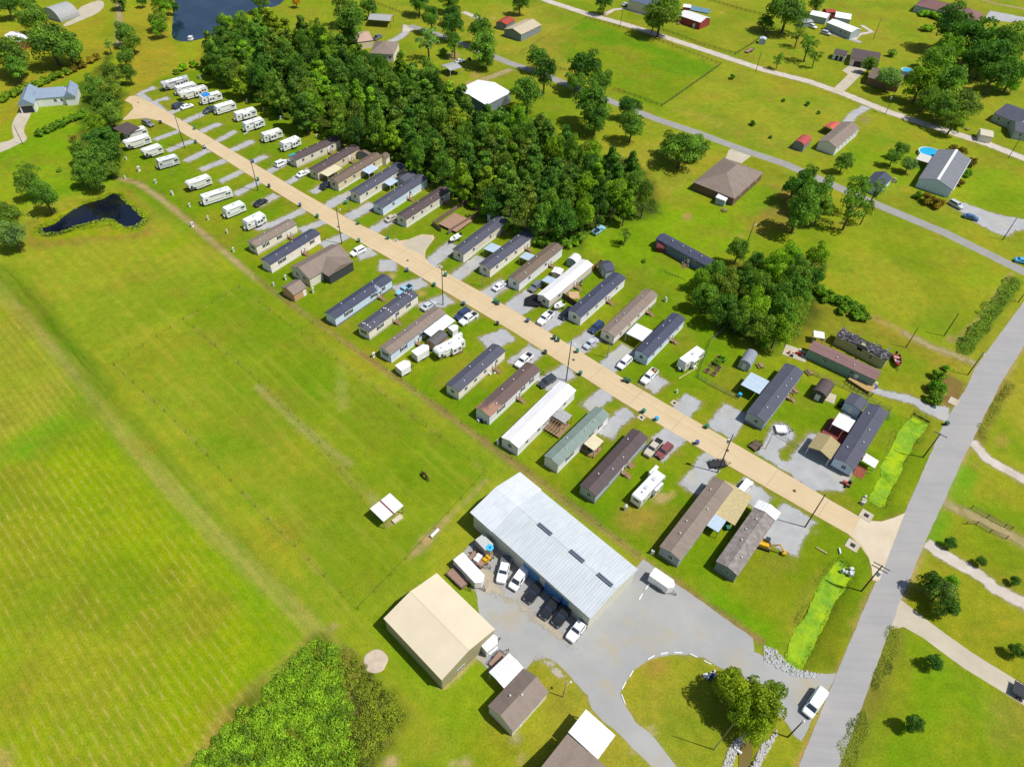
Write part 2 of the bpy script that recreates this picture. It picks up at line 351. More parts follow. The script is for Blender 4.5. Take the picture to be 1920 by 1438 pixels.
line([(1500,1180),(1500,1160),(1520,1110),(1545,1080)], (150,140,50), 2, .5, .6)
line(cc('D',(1200,200),(1000,180),(800,150)), (150,150,40), 1, .3, .5)
# banks, thicket floor, wood floor
region(cc('E',(180,420),(200,250),(400,140),(700,40),(900,-20),(1030,40),(1170,220),(1180,330),(1000,380),(600,390)), (150,125,50), 4, .75, 2, sm=2)
region(cc('E',(210,340),(300,200),(560,90),(820,-5),(930,10),(1090,150),(1110,240),(1000,330),(500,350)), (150,162,10), 3, .95, 1.5, sm=2)
region([(318,-60),(325,82),(410,66),(480,20),(560,-60)], (120,140,25), 4, .8, 2)
region([(600,1192),(640,1205),(700,1270),(768,1333),(735,1390),(690,1440),(600,1500),(350,1500),(360,1438),(480,1300)], (92,112,20), 3, .95, 1.5)
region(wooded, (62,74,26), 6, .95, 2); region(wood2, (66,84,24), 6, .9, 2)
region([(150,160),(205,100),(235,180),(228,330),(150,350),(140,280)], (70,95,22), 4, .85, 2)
region(cc('E',(1050,20),(1180,200),(1500,380),(1440,300)), (110,160,20), 4, .4, 1)
region([(1898,512),(1920,530),(1815,668),(1792,655)], (92,118,32), 2, .9, 1); line([(1897,512),(1850,580),(1794,640)], (176,160,90), .8, .7, .4)
region(cc('K',(1180,0),(1330,-80),(1480,0),(1440,140),(1360,180),(1190,110)), (140,108,66), 3, .85, 1)
for k_, pts, w_ in (('N',((950,380),(900,600),(820,800),(720,1000),(640,1250),(560,1438)),2.6), ('K',((1800,0),(1700,150),(1620,300),(1570,420)),2.0)):
    line(cc(k_, *pts), (138,128,50), w_, .85, .5)
line(cc('N',(1060,640),(960,960),(860,1200),(780,1438)), (150,150,40), 1.8, .5, .5)
line(cc('K',(1200,1120),(1260,1000)), (100,170,20), 4, .7, .5); line(cc('K',(1400,800),(1450,680)), (100,170,20), 4, .6, .5)
for d_, cl in ((DITCH1,(130,140,30)), (DITCH2,(120,130,30))): region(d_, cl, 5, .7, 1, world=True)
region(cc('K',(960,760),(1100,560),(1290,330),(1300,400),(1000,900),(900,960)), (128,150,20), 2, .6, .4)
region(cc('N',(150,640),(430,180),(600,60),(640,150),(540,700),(300,745)), (104,122,14), 3, .7, .8)
# ---- roads, drives (world polygons)
ROAD = WP([(234,189),(243,181),(254,180),(283,193),(323,216),(565,360),(660,414),(715,441),(742,453),(768,449),(790,440),(812,441),(815,447),(806,459),(798,470),(797,484),(808,497),(830,508),(960,580),(1185,720),(1440,868),(1560,940),(1610,968),(1630,977),(1655,979),(1675,972),(1697,961),(1647,1090),(1636,1088),(1635,1068),(1628,1045),(1612,1022),(1590,1001),(1515,959),(1366,873),(1170,756),(960,621),(715,476),(635,433),(480,337),(333,244),(298,227),(275,222),(250,224),(228,226),(238,217),(250,204),(247,196)])
ASPH = WP([(1435,1600),(1496,1438),(1615,1150),(1652,1070),(1695,963),(1763,808),(1815,720),(1828,690),(1920,565),(1985,475),(2060,380),(2110,420),(2010,530),(1920,648),(1876,720),(1826,820),(1790,895),(1738,1010),(1709,1078),(1675,1161),(1625,1303),(1573,1438),(1510,1600)])
LOT = WP([(880,1040),(843,1063),(886,1015),(925,985),(960,1010),(1110,1155),(1195,1062),(1206,1048),(1240,1072),(1270,1096),(1320,1130),(1411,1197),(1413,1222),(1440,1236),(1472,1253),(1520,1262),(1569,1262),(1501,1390),(1488,1378),(1475,1356),(1462,1340),(1450,1320),(1425,1290),(1385,1265),(1345,1248),(1320,1232),(1293,1227),(1260,1226),(1235,1230),(1213,1238),(1190,1256),(1170,1283),(1164,1301),(1173,1321),(1190,1351),(1230,1384),(1270,1438),(1320,1500),(1265,1500),(1225,1438),(1185,1401),(1160,1374),(1135,1355),(1110,1331),(1103,1303),(1068,1266),(1040,1240),(1025,1233),(1000,1238),(988,1252),(960,1280),(945,1290),(918,1258),(900,1240),(880,1225),(905,1180)])
DR = []   # (name, polygon, material key, edge raggedness)
def gd(name, pts, w, key='gravel', amp=.28): DR.append((name, strip(WP(pts), w), key, amp))
for pts, w in (([(292,203),(262,176),(292,164)],3.6),([(318,222),(285,192),(318,184)],4.2),([(312,214),(358,198)],3.2),([(343,230),(385,212)],3.6),([(373,249),(414,231)],3.4),([(403,267),(443,246)],3.2),([(433,284),(475,264)],3.6),
        ([(472,305),(500,292)],3.2),([(500,325),(547,300)],3.2),([(538,345),(582,317)],3.2),([(585,362),(624,338)],3.4),([(605,392),(640,372),(672,359)],4.4),([(652,410),(700,383)],4.6),([(690,438),(737,410)],4.2),([(800,500),(852,457)],5),([(850,524),(905,482)],4.6),
        ([(902,560),(950,528)],4.8),([(957,586),(1003,552)],7),([(1010,616),(1055,588)],5.6),([(1072,660),(1116,628)],6),([(1135,693),(1182,652)],5.4),([(1212,730),(1242,708)],5),([(1270,780),(1302,745)],5.2),([(1348,812),(1382,766)],7.2),
        ([(338,245),(288,263)],3),([(362,264),(312,284)],3.4),([(392,281),(347,303)],3.4),([(425,300),(374,320)],3.4),([(456,320),(412,342)],3.2),([(490,339),(440,366)],3.2),([(520,365),(480,386)],3.6),([(576,391),(517,419),(478,430)],3.4),
        ([(612,414),(562,434)],3.6),([(653,440),(603,462)],4.2),([(702,470),(668,480)],5.4),([(745,498),(708,498)],6),([(798,528),(738,545)],5),([(845,558),(790,580)],5.2),([(888,586),(862,600)],5),([(958,626),(905,646)],6),([(1008,653),(965,687)],5.6),
        ([(1072,693),(1015,724)],5.4),([(1142,733),(1100,768)],4.6),([(1183,770),(1150,795),(1135,820)],4.2),([(1269,810),(1245,832),(1222,856)],6.2),([(1343,850),(1322,880),(1290,920)],5.4),([(1426,913),(1396,940)],8),([(1500,957),(1470,1000),(1460,1030)],8)):
    gd('gravel_drive', pts, w)
SPAD = cc('s',(490,1143),(560,1040),(600,950),(640,893),(730,900),(815,980),(800,1020),(690,1130),(685,1165),(700,1190),(750,1205),(790,1130),(830,1080),(920,968),(1040,990),(1085,980),(1110,900),(1200,790),(1330,830),(1260,960),(1150,1150),(1290,1280),(1255,1340),(1215,1395),(1190,1445),(930,1445),(700,1270))
DR.append(('gravel_drive', WP(SPAD), 'gravel', .15))
gd('gravel_drive', cc('B',(1205,215),(1150,215),(1080,280),(1000,320)), 4); DR.append(('gravel_pad', WP(cc('B',(1100,180),(1210,215),(1130,250),(1090,240))), 'white', .3))
gd('gravel_road', cc('C',(60,-90),(270,10),(560,105),(900,200),(1300,330),(1900,530))+cc('D',(300,610),(560,700),(900,840),(1300,970),(1650,1080),(1950,1200),(2400,1400)), 5.2, 'white', .25)
gd('narrow_lane', cc('B',(1150,195),(1400,272),(1620,360),(1917,480))+cc('C',(200,545),(380,620),(770,770),(1100,900),(1400,1000),(1750,1130))+cc('D',(130,1230),(470,1380))+cc('H',(850,110),(1330,310),(1700,490),(1900,590),(2010,640)), 4.3, 'lane', .12)
gd('gravel_drive', cc('D',(740,800),(640,860),(580,930)), 4.2); gd('gravel_drive', cc('D',(480,255),(700,320)), 3.2); gd('gravel_drive', cc('D',(700,190),(780,240),(680,260),(640,300)), 3, 'white')
DR.append(('driveway', WP(cc('D',(1660,80),(1917,130),(2100,150),(2050,200),(1917,160),(1800,170),(1620,140))), 'gravel', .2))
gd('dirt_road', cc('D',(1480,-40),(1700,30),(1950,75),(2300,120)), 3, 'dirt', .3)
DR.append(('driveway', WP(cc('D',(555,530),(610,490),(740,520),(700,560),(640,620),(555,700),(470,685),(600,560))), 'conc', 0))
DR.append(('driveway', WP(cc('C',(1620,1130),(1640,1115),(1790,1170),(1720,1225),(1600,1190))), 'conc', 0))
DR.append(('driveway', smooth_poly(WP(cc('H',(1340,60),(1440,70),(1560,110),(1700,165),(1917,200),(2050,240),(2050,330),(1870,275),(1800,350),(1640,280),(1490,200),(1430,140),(1350,110))), 1), 'gravel', .12))
gd('gravel_drive', cc('C',(690,115),(760,75),(860,65),(980,110)), 3, 'white')
DR.append(('driveway', smooth_poly(WP(cc('A',(165,815),(250,820),(200,920),(180,960),(180,1000),(205,1030),(190,1060),(130,1085),(60,1120),(-40,1160),(-40,1080),(110,1045),(95,1000),(85,950),(110,880))), 1), 'conc', .05))
DR.append(('driveway', smooth_poly(WP(cc('A',(570,70),(720,5),(770,10),(785,45),(740,100),(620,150),(490,205),(465,185),(600,125))), 1), 'conc', .05))
gd('farm_track', cc('A',(890,-60),(895,100),(890,350)), 3, 'dirt', .3)
gd('gravel_drive', cc('K',(1520,420),(1640,560),(1917,715),(2300,900)), 3.2, 'white', .3); gd('farm_track', cc('K',(1300,880),(1450,950),(1640,1040),(1917,1190),(2200,1340)), 2.8, 'dirt', .4)
gd('gravel_drive', cc('K',(1180,1180),(1280,1260),(1440,1350),(1600,1438))+cc('N',(1700,100),(1917,215),(2200,370)), 3.4, 'white', .3)
gd('driveway', cc('N',(930,270),(1040,310),(1200,420),(1500,640),(1810,830),(2100,1010)), [8,5,4,4,4,4], 'conc', .05)
gd('gravel_drive', cc('K',(740,30),(900,80),(1060,110),(1200,190),(1370,235)), [2,3,3.4,4,6], 'gravel', .3); gd('farm_track', cc('H',(1000,1050),(1250,1170),(1400,1220),(1560,1290)), 2.6, 'dirt', .4)
gd('farm_track', cc('B',(1917,520),(1700,600),(1600,680)), 4, 'dirt', .4); gd('dirt_patch', cc('B',(1550,90),(1700,155)), 3.5, 'white', .3)
for nm_, poly, key, amp in DR:
    if key in ('gravel', 'white', 'dirt'): region(poly, (142,138,36), 5, .5, 1.2, world=True); region(poly, (172,158,108), 1.6, .7, .6, world=True)
region(ROAD, (142,136,34), 4, .5, 1, world=True); region(ROAD, (160,138,66), 1.6, .7, .5, world=True); region(LOT, (165,155,100), 1.2, .6, .4, world=True)
# relief
def dip(poly, depth, slope):
    global Z
    a = np.array(poly); idx = np.nonzero((X > a[:,0].min()-9) & (X < a[:,0].max()+9) & (Y > a[:,1].min()-9) & (Y < a[:,1].max()+9))[0]
    d = sdf(X[idx], Y[idx], poly); Z[idx] = np.minimum(Z[idx], -depth*np.clip(.35-d/slope, 0, 1))
dip([(sum(q[0] for q in POND1)/len(POND1)*(1-1.12)+p[0]*1.12, sum(q[1] for q in POND1)/len(POND1)*(1-1.12)+p[1]*1.12) for p in POND1], 1.6, 3); dip(POND2, 1.8, 4); dip(DITCH1, 1.2, 2.2); dip(DITCH2, 1.2, 2.2); dip(POOLW, 1.2, 2)
n6 = fbm(X+800, Y+60, 9, 4); n7 = fbm(X-300, Y+160, 22, 4)
wg = stp(n6, .55, .75)*.4; lum = col.sum(1); wg = wg*(lum > .12); blend(wg, (150,136,44)); blend(stp(n7, .56, .72)*.35*(lum > .12), (112,138,12)); col *= np.array([1.04,1.0,1.0])
col *= (1+(n3-.5)*.22+(fbm(X+9, Y+4, 1.7, 2)-.5)*.16)[:, None]; col = np.clip(col, .002, .85)
me = bpy.data.meshes.new('ground')
nxg, nyg = len(gx), len(gy)
me.vertices.add(NV); me.vertices.foreach_set('co', np.stack([X, Y, Z], 1).ravel().astype(np.float32))
ii, jj = np.meshgrid(np.arange(nxg-1), np.arange(nyg-1)); a = (jj*nxg+ii).ravel()
q = np.stack([a, a+1, a+1+nxg, a+nxg], 1).ravel().astype(np.int32); nf = len(a)
me.loops.add(nf*4); me.loops.foreach_set('vertex_index', q); me.polygons.add(nf); me.polygons.foreach_set('loop_start', (np.arange(nf)*4).astype(np.int32)); me.polygons.foreach_set('use_smooth', np.ones(nf, bool))
me.update(calc_edges=True)
for nm_, dat in (('Col', col), ('Msk', msk)):
    at = me.attributes.new(nm_, 'FLOAT_COLOR', 'POINT'); at.data.foreach_set('color', np.concatenate([dat, np.ones((NV, 1))], 1).ravel().astype(np.float32))
ground = bpy.data.objects.new('ground', me); COL.objects.link(ground); struct(ground)
m = bpy.data.materials.new('grass_ground'); nt, b = nodes(m); b.inputs['Roughness'].default_value = .95; b.inputs['Specular IOR Level'].default_value = .08
def attr(nt, n):
    x = nt.nodes.new('ShaderNodeAttribute'); x.attribute_name = n; return x
cA = attr(nt, 'Col').outputs['Color']; sp = nt.nodes.new('ShaderNodeSeparateColor'); nt.links.new(attr(nt, 'Msk').outputs['Color'], sp.inputs[0])
co = coord(nt)
f1 = noise(nt, co, 2.6, 3, .7); f2 = noise(nt, co, .55, 4, .65); f3 = noise(nt, co, .09, 3, .6)
v = mix(nt, ramp(nt, f1, .3, .7), (.74,.79,.74), (1.2,1.15,1.25)); cA = mix(nt, 1.0, cA, v, 'MULTIPLY')
v = mix(nt, ramp(nt, f2, .3, .72), (.78,.86,.8), (1.16,1.07,1.18)); cA = mix(nt, 1.0, cA, v, 'MULTIPLY')
v = mix(nt, ramp(nt, f3, .35, .65), (.92,1.0,.9), (1.08,.99,1.1)); cA = mix(nt, 1.0, cA, v, 'MULTIPLY')
def band(p0, p1, period, dist):
    d = Vector(W2(p1))-Vector(W2(p0)); ang = math.atan2(d.y, d.x)
    wv = nt.nodes.new('ShaderNodeTexWave'); wv.bands_direction = 'Y'; wv.inputs['Scale'].default_value = .3142/period; wv.inputs['Distortion'].default_value = dist; wv.inputs['Detail'].default_value = 2; wv.inputs['Detail Scale'].default_value = .5
    vec = mapping(nt, co, (1,1,1), (0,0,-ang)); nt.links.new(vec, wv.inputs['Vector']); return wv.outputs['Fac'], vec
w1, vec = band(c('P',100,440), c('P',650,1400), 1.55, .5)
rowm = mth(nt, 'MULTIPLY', mth(nt, 'MULTIPLY', ramp(nt, w1, .72, .95), ramp(nt, noise(nt, mapping(nt, vec, (.45,1.6,1)), 1.1, 5, .75), .45, .62)), ramp(nt, noise(nt, co, .045, 4, .65), .38, .55))
cA = mix(nt, mth(nt, 'MULTIPLY', mth(nt, 'MULTIPLY', rowm, sp.outputs[0]), .68), cA, S(196,176,96))
w1b = mth(nt, 'MULTIPLY', ramp(nt, w1, .1, .0), sp.outputs[0]); cA = mix(nt, mth(nt, 'MULTIPLY', w1b, .26), cA, S(96,130,10))
w2, vec2 = band((345,600), (700,960), 3.2, 2.5); st = mth(nt, 'MULTIPLY', mth(nt, 'MULTIPLY', ramp(nt, w2, .3, .8), noise(nt, mapping(nt, vec2, (.15,1,1)), .5, 3)), sp.outputs[2])
cA = mix(nt, mth(nt, 'MULTIPLY', st, .75), cA, S(124,150,26))
n5 = ramp(nt, noise(nt, mapping(nt, vec2, (.12,1.3,1)), .35, 5, .7), .5, .75); cA = mix(nt, mth(nt, 'MULTIPLY', mth(nt, 'MULTIPLY', n5, sp.outputs[2]), .6), cA, S(176,170,62))
nt.links.new(cA, b.inputs['Base Color']); bump(nt, b, f1, .25, .55)
me.materials.append(m)
def surf(name, base, sc1, sc2, varc, fine=.1, stain=None, rough=.9):
    m = bpy.data.materials.new(name); nt, b = nodes(m); b.inputs['Roughness'].default_value = rough; b.inputs['Specular IOR Level'].default_value = .15; co = coord(nt)
    x = mix(nt, ramp(nt, noise(nt, co, sc1, 5, .65), .3, .7), base, varc); x = mix(nt, ramp(nt, noise(nt, co, sc2, 3, .8), .3, .75), mix(nt, fine*4, x, (.2,.19,.17)), x)
    if stain: x = mix(nt, ramp(nt, noise(nt, co, .13, 5, .65), .52, .68), x, stain)
    nt.links.new(x, b.inputs['Base Color']); bump(nt, b, noise(nt, co, 9, 3), .03, .5); return m, nt, b, co, x
GR = surf('gravel', S(198,199,199), .3, 3.5, S(176,176,175), .05, S(192,186,168))[0]
WHG = surf('white_gravel', S(228,218,205), .3, 3, S(205,190,170), .05)[0]
LANE = surf('lane_asphalt', S(158,155,150), .3, 3, S(176,172,165), .05)[0]
DIRT = surf('dirt', S(186,166,118), .4, 3, S(160,148,80), .06)[0]
CONC = surf('concrete', S(216,204,180), .2, 3, S(196,184,160), .03)[0]
YARD, nt, b, co, x = surf('yard_gravel', S(190,189,184), .09, 4, S(168,168,167), .05, S(184,174,152))
ASM, nt, b, co, x = surf('asphalt', S(186,182,176), .12, 3.5, S(172,170,170), .05)
d = (Vector(W2((1695,963)))-Vector(W2((1496,1438)))); ang = math.atan2(d.y, d.x); vec = mapping(nt, co, (.03,.9,1), (0,0,-ang))
x = mix(nt, mth(nt,'MULTIPLY', ramp(nt, noise(nt, vec, .9, 4, .7), .45, .7), .5), x, S(160,157,156)); nt.links.new(x, b.inputs['Base Color'])
RDM, nt, b, co, x = surf('road_concrete', S(230,206,166), .15, 3, S(218,194,152), .02)
d = (Vector(W2((565,360)))-Vector(W2((1440,868)))); ang = math.atan2(d.y, d.x); vec = mapping(nt, co, (1,1,1), (0,0,-ang))
x = mix(nt, mth(nt,'MULTIPLY', ramp(nt, noise(nt, mapping(nt, vec, (.02,1.1,1)), .8, 4, .7), .45, .7), .55), x, S(204,172,124))
n_ = nt.nodes.new('ShaderNodeSeparateXYZ'); nt.links.new(vec, n_.inputs[0]); jn = mth(nt, 'LESS_THAN', mth(nt, 'FRACT', mth(nt, 'DIVIDE', n_.outputs[0], 12.0)), .010)
x = mix(nt, mth(nt, 'MULTIPLY', jn, .5), x, S(150,130,100)); nt.links.new(x, b.inputs['Base Color'])
MM = {'gravel':GR,'white':WHG,'lane':LANE,'dirt':DIRT,'conc':CONC}
def soften(m, amp, hole):
    nt = m.node_tree; b = nt.nodes['Principled BSDF']; co = coord(nt); sd = attr(nt, 'sd').outputs['Fac']
    n_ = mth(nt, 'ADD', mth(nt, 'MULTIPLY', noise(nt, co, .55, 4, .65), 1.3), mth(nt, 'MULTIPLY', noise(nt, co, 3.2, 3, .7), .7))
    e = mth(nt, 'ADD', mth(nt, 'MULTIPLY', sd, -1.0), mth(nt, 'MULTIPLY', mth(nt, 'SUBTRACT', n_, 1.02), amp))
    a = mth(nt, 'MULTIPLY', e, 2.2, True)
    h = ramp(nt, mth(nt, 'ADD', noise(nt, co, .28, 5, .7), mth(nt, 'MULTIPLY', noise(nt, co, 2.2, 3, .7), .22)), hole+.06, hole)
    h = mth(nt, 'MAXIMUM', h, mth(nt, 'MULTIPLY', mth(nt, 'SUBTRACT', 0.0, mth(nt, 'ADD', sd, 3.2)), .8, True))
    nt.links.new(mth(nt, 'MULTIPLY', a, h, True), b.inputs['Alpha'])
soften(GR, 2.1, .79); soften(WHG, 1.3, .84); soften(DIRT, 2.2, .68)
def soft_sheet(name, poly, m, z):
    a = np.array(poly); st = .45 if a[:,1].mean() < 220 else .8; xs = np.arange(a[:,0].min()-1.5, a[:,0].max()+1.5, st); ys = np.arange(a[:,1].min()-1.5, a[:,1].max()+1.5, st)
    xx, yy = np.meshgrid(xs, ys); d = sdf(xx.ravel(), yy.ravel(), poly).reshape(xx.shape); cd = np.minimum(np.minimum(d[:-1,:-1], d[1:,:-1]), np.minimum(d[:-1,1:], d[1:,1:])); jj, ii = np.nonzero(cd < 1.3); nx_ = len(xs)
    q = np.stack([jj*nx_+ii, jj*nx_+ii+1, (jj+1)*nx_+ii+1, (jj+1)*nx_+ii], 1); u, inv = np.unique(q.ravel(), return_inverse=True)
    me = bpy.data.meshes.new(name); me.vertices.add(len(u)); me.vertices.foreach_set('co', np.stack([xx.ravel()[u], yy.ravel()[u], np.full(len(u), z)], 1).astype(np.float32).ravel()); n = len(q)
    me.loops.add(n*4); me.loops.foreach_set('vertex_index', inv.astype(np.int32).ravel()); me.polygons.add(n); me.polygons.foreach_set('loop_start', (np.arange(n)*4).astype(np.int32)); me.update(calc_edges=True)
    at = me.attributes.new('sd', 'FLOAT', 'POINT'); at.data.foreach_set('value', d.ravel()[u].astype(np.float32)); me.materials.append(m); o = bpy.data.objects.new(name, me); COL.objects.link(o); return struct(o)
for i, (nm_, poly, key, amp) in enumerate(DR):
    if key in ('gravel','white','dirt'): soft_sheet(nm_, poly, MM[key], .006+.0012*(i % 12))
    else: sheet(nm_, rag(poly, .35, amp) if amp else poly, MM[key], .006+.0012*(i % 12))
sheet('asphalt_road', rag(ASPH, .5, .10), ASM, .030); sheet('gravel_yard', rag(LOT, .4, .16), YARD, .022); sheet('concrete_road', rag(ROAD, .6, .03), RDM, .036)
wm = bpy.data.materials.new('pond_water'); nt, b = nodes(wm); b.inputs['Base Color'].default_value = (.006,.009,.03,1); b.inputs['Roughness'].default_value = .06; b.inputs['Specular IOR Level'].default_value = .5
nt.links.new(mix(nt, ramp(nt, noise(nt, coord(nt), .12, 4, .6), .45, .6), (.004,.006,.017), (.011,.011,.009)), b.inputs['Base Color']); bump(nt, b, noise(nt, coord(nt), 1.5, 3), .03, .25)
def grow(poly, k):
    cx = sum(p[0] for p in poly)/len(poly); cy = sum(p[1] for p in poly)/len(poly); return [(cx+(p[0]-cx)*k, cy+(p[1]-cy)*k) for p in poly]
sheet('pond_water', rag(grow(POND1,1.14), .6, .35), wm, -.30); wl_ = wm.copy(); wl_.name = 'lake_water'; [setattr(n.inputs[6], 'default_value', (.010,.026,.046,1)) or setattr(n.inputs[7], 'default_value', (.017,.036,.06,1)) for n in wl_.node_tree.nodes if n.type == 'MIX']; sheet('lake_water', rag(grow(POND2,1.01), .8, .5), wl_, -.45)  # lake base colour lightened to blue, painting in the sky's reflection
dm, nt, b, co, x = surf('duckweed', S(158,202,10), .25, 4, S(122,176,10), .06, S(196,214,30)); x = mix(nt, ramp(nt, noise(nt, co, .22, 6, .75), .52, .66), x, S(84,140,14)); x = mix(nt, ramp(nt, noise(nt, co, 1.6, 5, .8), .42, .68), x, S(112,160,8)); x = mix(nt, ramp(nt, noise(nt, co, .16, 5, .7), .46, .7), x, S(182,208,16)); nt.links.new(x, b.inputs['Base Color']); bump(nt, b, noise(nt, co, 3, 4), .2, .8)
sheet('algae_ditch_water', rag(DITCH1, .5, .35), dm, -.30); sheet('algae_ditch_water', rag(DITCH2, .5, .4), dm, -.30)
mw = bpy.data.materials.new('muddy_water'); nt, b = nodes(mw); b.inputs['Roughness'].default_value = .25; nt.links.new(mix(nt, noise(nt, coord(nt), .5), S(112,100,44), S(130,110,50)), b.inputs['Base Color']); sheet('ditch_water', rag(POOLW, .5, .3), mw, -.35)
# duckweed tufts, kerb

sheet('gravel_spur', rag(smooth_poly(WP(cc('F',(1075,392),(1150,352),(1240,318),(1335,345),(1300,400),(1262,440),(1258,490),(1240,470),(1150,430)))), .4, .2), surf('pale_spur', S(212,198,170), .3, 3, S(196,186,164), .04)[0], .042)
sheet('junction_apron', WP(cc('K',(700,985),(760,1025),(850,1028),(930,1005),(1018,968),(835,1468),(785,1462),(772,1350),(730,1240),(625,1128))), surf('apron_concrete', S(234,218,190), .2, 3, S(218,200,170), .03)[0], .042)

WORN = surf('worn_tan_gravel', S(198,184,158), .3, 3, S(186,174,152), .04)[0]; soften(WORN, 3.2, .66)
soft_sheet('worn_yard_patch', WP(cc('r',(300,540),(560,560),(720,850),(1000,1000),(1300,1230),(1500,1420),(1380,1400),(1050,1180),(800,960),(560,860),(330,800))), WORN, .027)
soft_sheet('worn_yard_patch', WP(cc('M',(200,590),(120,640),(200,660),(330,760),(420,800),(400,740),(280,620))), WORN, .0272)
# ================================================================ BUILDINGS
def cm(n, rgb, **k): return mat(n, S(*rgb), **k)
WHITE = S(246,244,242,1.25)
Tmetal = mat('pale_metal', S(225,228,230), .4, var=.04); DK = mat('dark_trim', (.03,.03,.035), .6); WOOD = mat('grey_wood', S(170,140,105), .85, 'planks'); WTRIM = mat('white_trim', WHITE, .5, var=.03)
GL = glass()
BLD = []  # (centre, phrase)
def W3(p, z): return W(p, z)
def frame_of(p1, p2, w, z):
    a = W(p1, z); b_ = W(p2, z); d = (b_-a); d.z = 0; L = d.length; d.normalize(); left = Vector((-d.y, d.x, 0))
    cen = (a+b_)/2+left*(w/2); cen.z = 0
    return cen, math.atan2(d.y, d.x)-math.pi/2, L
def add_window(root, side, t, z, ww=.9, hh=1.1, hw=2, hl=8, shutter=None, off=.0):
    """side R: wall at x=+hw, t along y; side L; side F: wall at y=-hl, t along x; side B"""
    def bx(m, u0, u1, z0, z1, d0, d1):
        if side == 'R': m.box(hw+d0, hw+d1, t+u0, t+u1, z0, z1)
        elif side == 'L': m.box(-hw-d1, -hw-d0, t+u0, t+u1, z0, z1)
        elif side == 'F': m.box(t+u0, t+u1, -hl-d1, -hl-d0, z0, z1)
        else: m.box(t+u0, t+u1, hl+d0, hl+d1, z0, z1)
    g_ = MB(); bx(g_, -ww/2, ww/2, z, z+hh, -.01, .03); win = g_.build('window', GL, root)
    f = MB(); r_ = .07
    bx(f, -ww/2-r_, -ww/2, z-r_, z+hh+r_, -.01, .05); bx(f, ww/2, ww/2+r_, z-r_, z+hh+r_, -.01, .05); bx(f, -ww/2, ww/2, z+hh, z+hh+r_, -.01, .05); bx(f, -ww/2, ww/2, z-r_, z, -.01, .05); bx(f, -.025, .025, z, z+hh, .03, .045)
    f.build('frame', WTRIM, win)
    if shutter:
        for s_ in (-1, 1):
            h_ = MB(); c0 = s_*(ww/2+r_+.2); bx(h_, c0-.17, c0+.17, z-.05, z+hh+.05, .0, .04); h_.build('shutter', shutter, win)
def add_door(root, side, t, z, hw, hl, m=None, ww=.95, hh=2.0):
    g_ = MB(); k_ = MB()
    if side == 'R': g_.box(hw-.01, hw+.05, t-ww/2, t+ww/2, z, z+hh); k_.box(hw+.05, hw+.12, t+ww/2-.15, t+ww/2-.07, z+.95, z+1.05)
    elif side == 'F': g_.box(t-ww/2, t+ww/2, -hl-.05, -hl+.01, z, z+hh); k_.box(t+ww/2-.15, t+ww/2-.07, -hl-.12, -hl-.05, z+.95, z+1.05)
    else: g_.box(-hw-.05, -hw+.01, t-ww/2, t+ww/2, z, z+hh); k_.box(-hw-.12, -hw-.05, t+ww/2-.15, t+ww/2-.07, z+.95, z+1.05)
    d = g_.build('door', m or WTRIM, root)
    if ww < 1.5: k_.build('handle', DK, d)
def add_steps(root, t, hw, z, m=None, wide=1.3, deck=1.2):
    m = m or WOOD; s_ = MB(); s_.box(hw+.02, hw+deck, t-wide/2, t+wide/2, z-.1, z)
    n = 4
    for i in range(n): s_.box(hw+deck+.02+i*.28, hw+deck+.30+i*.28, t-wide/2+.1, t+wide/2-.1, z-.1-(i+1)*z/(n+1), z-.02-(i+1)*z/(n+1))
    for yy in (-1, 1):
        for xx in (.1, deck-.1): s_.box(hw+xx-.05, hw+xx+.05, t+yy*(wide/2)-.05, t+yy*(wide/2)+.05, 0, z+.9)
        s_.box(hw+.06, hw+deck, t+yy*(wide/2)-.03, t+yy*(wide/2)+.03, z+.85, z+.93)
    s_.build('entry_steps', m, root)
def vents(root, spots, w, eh, rise, m=None):
    for (x, y) in spots:
        z = eh+rise*(1-abs(x)/(w/2)); v_ = MB(); v_.tube((x, y, z-.05), (x, y, z+.28), .11, .11, 8); v_.tube((x, y, z+.28), (x, y, z+.36), .19, .12, 8); v_.build('roof_vent', m or Tmetal, root)
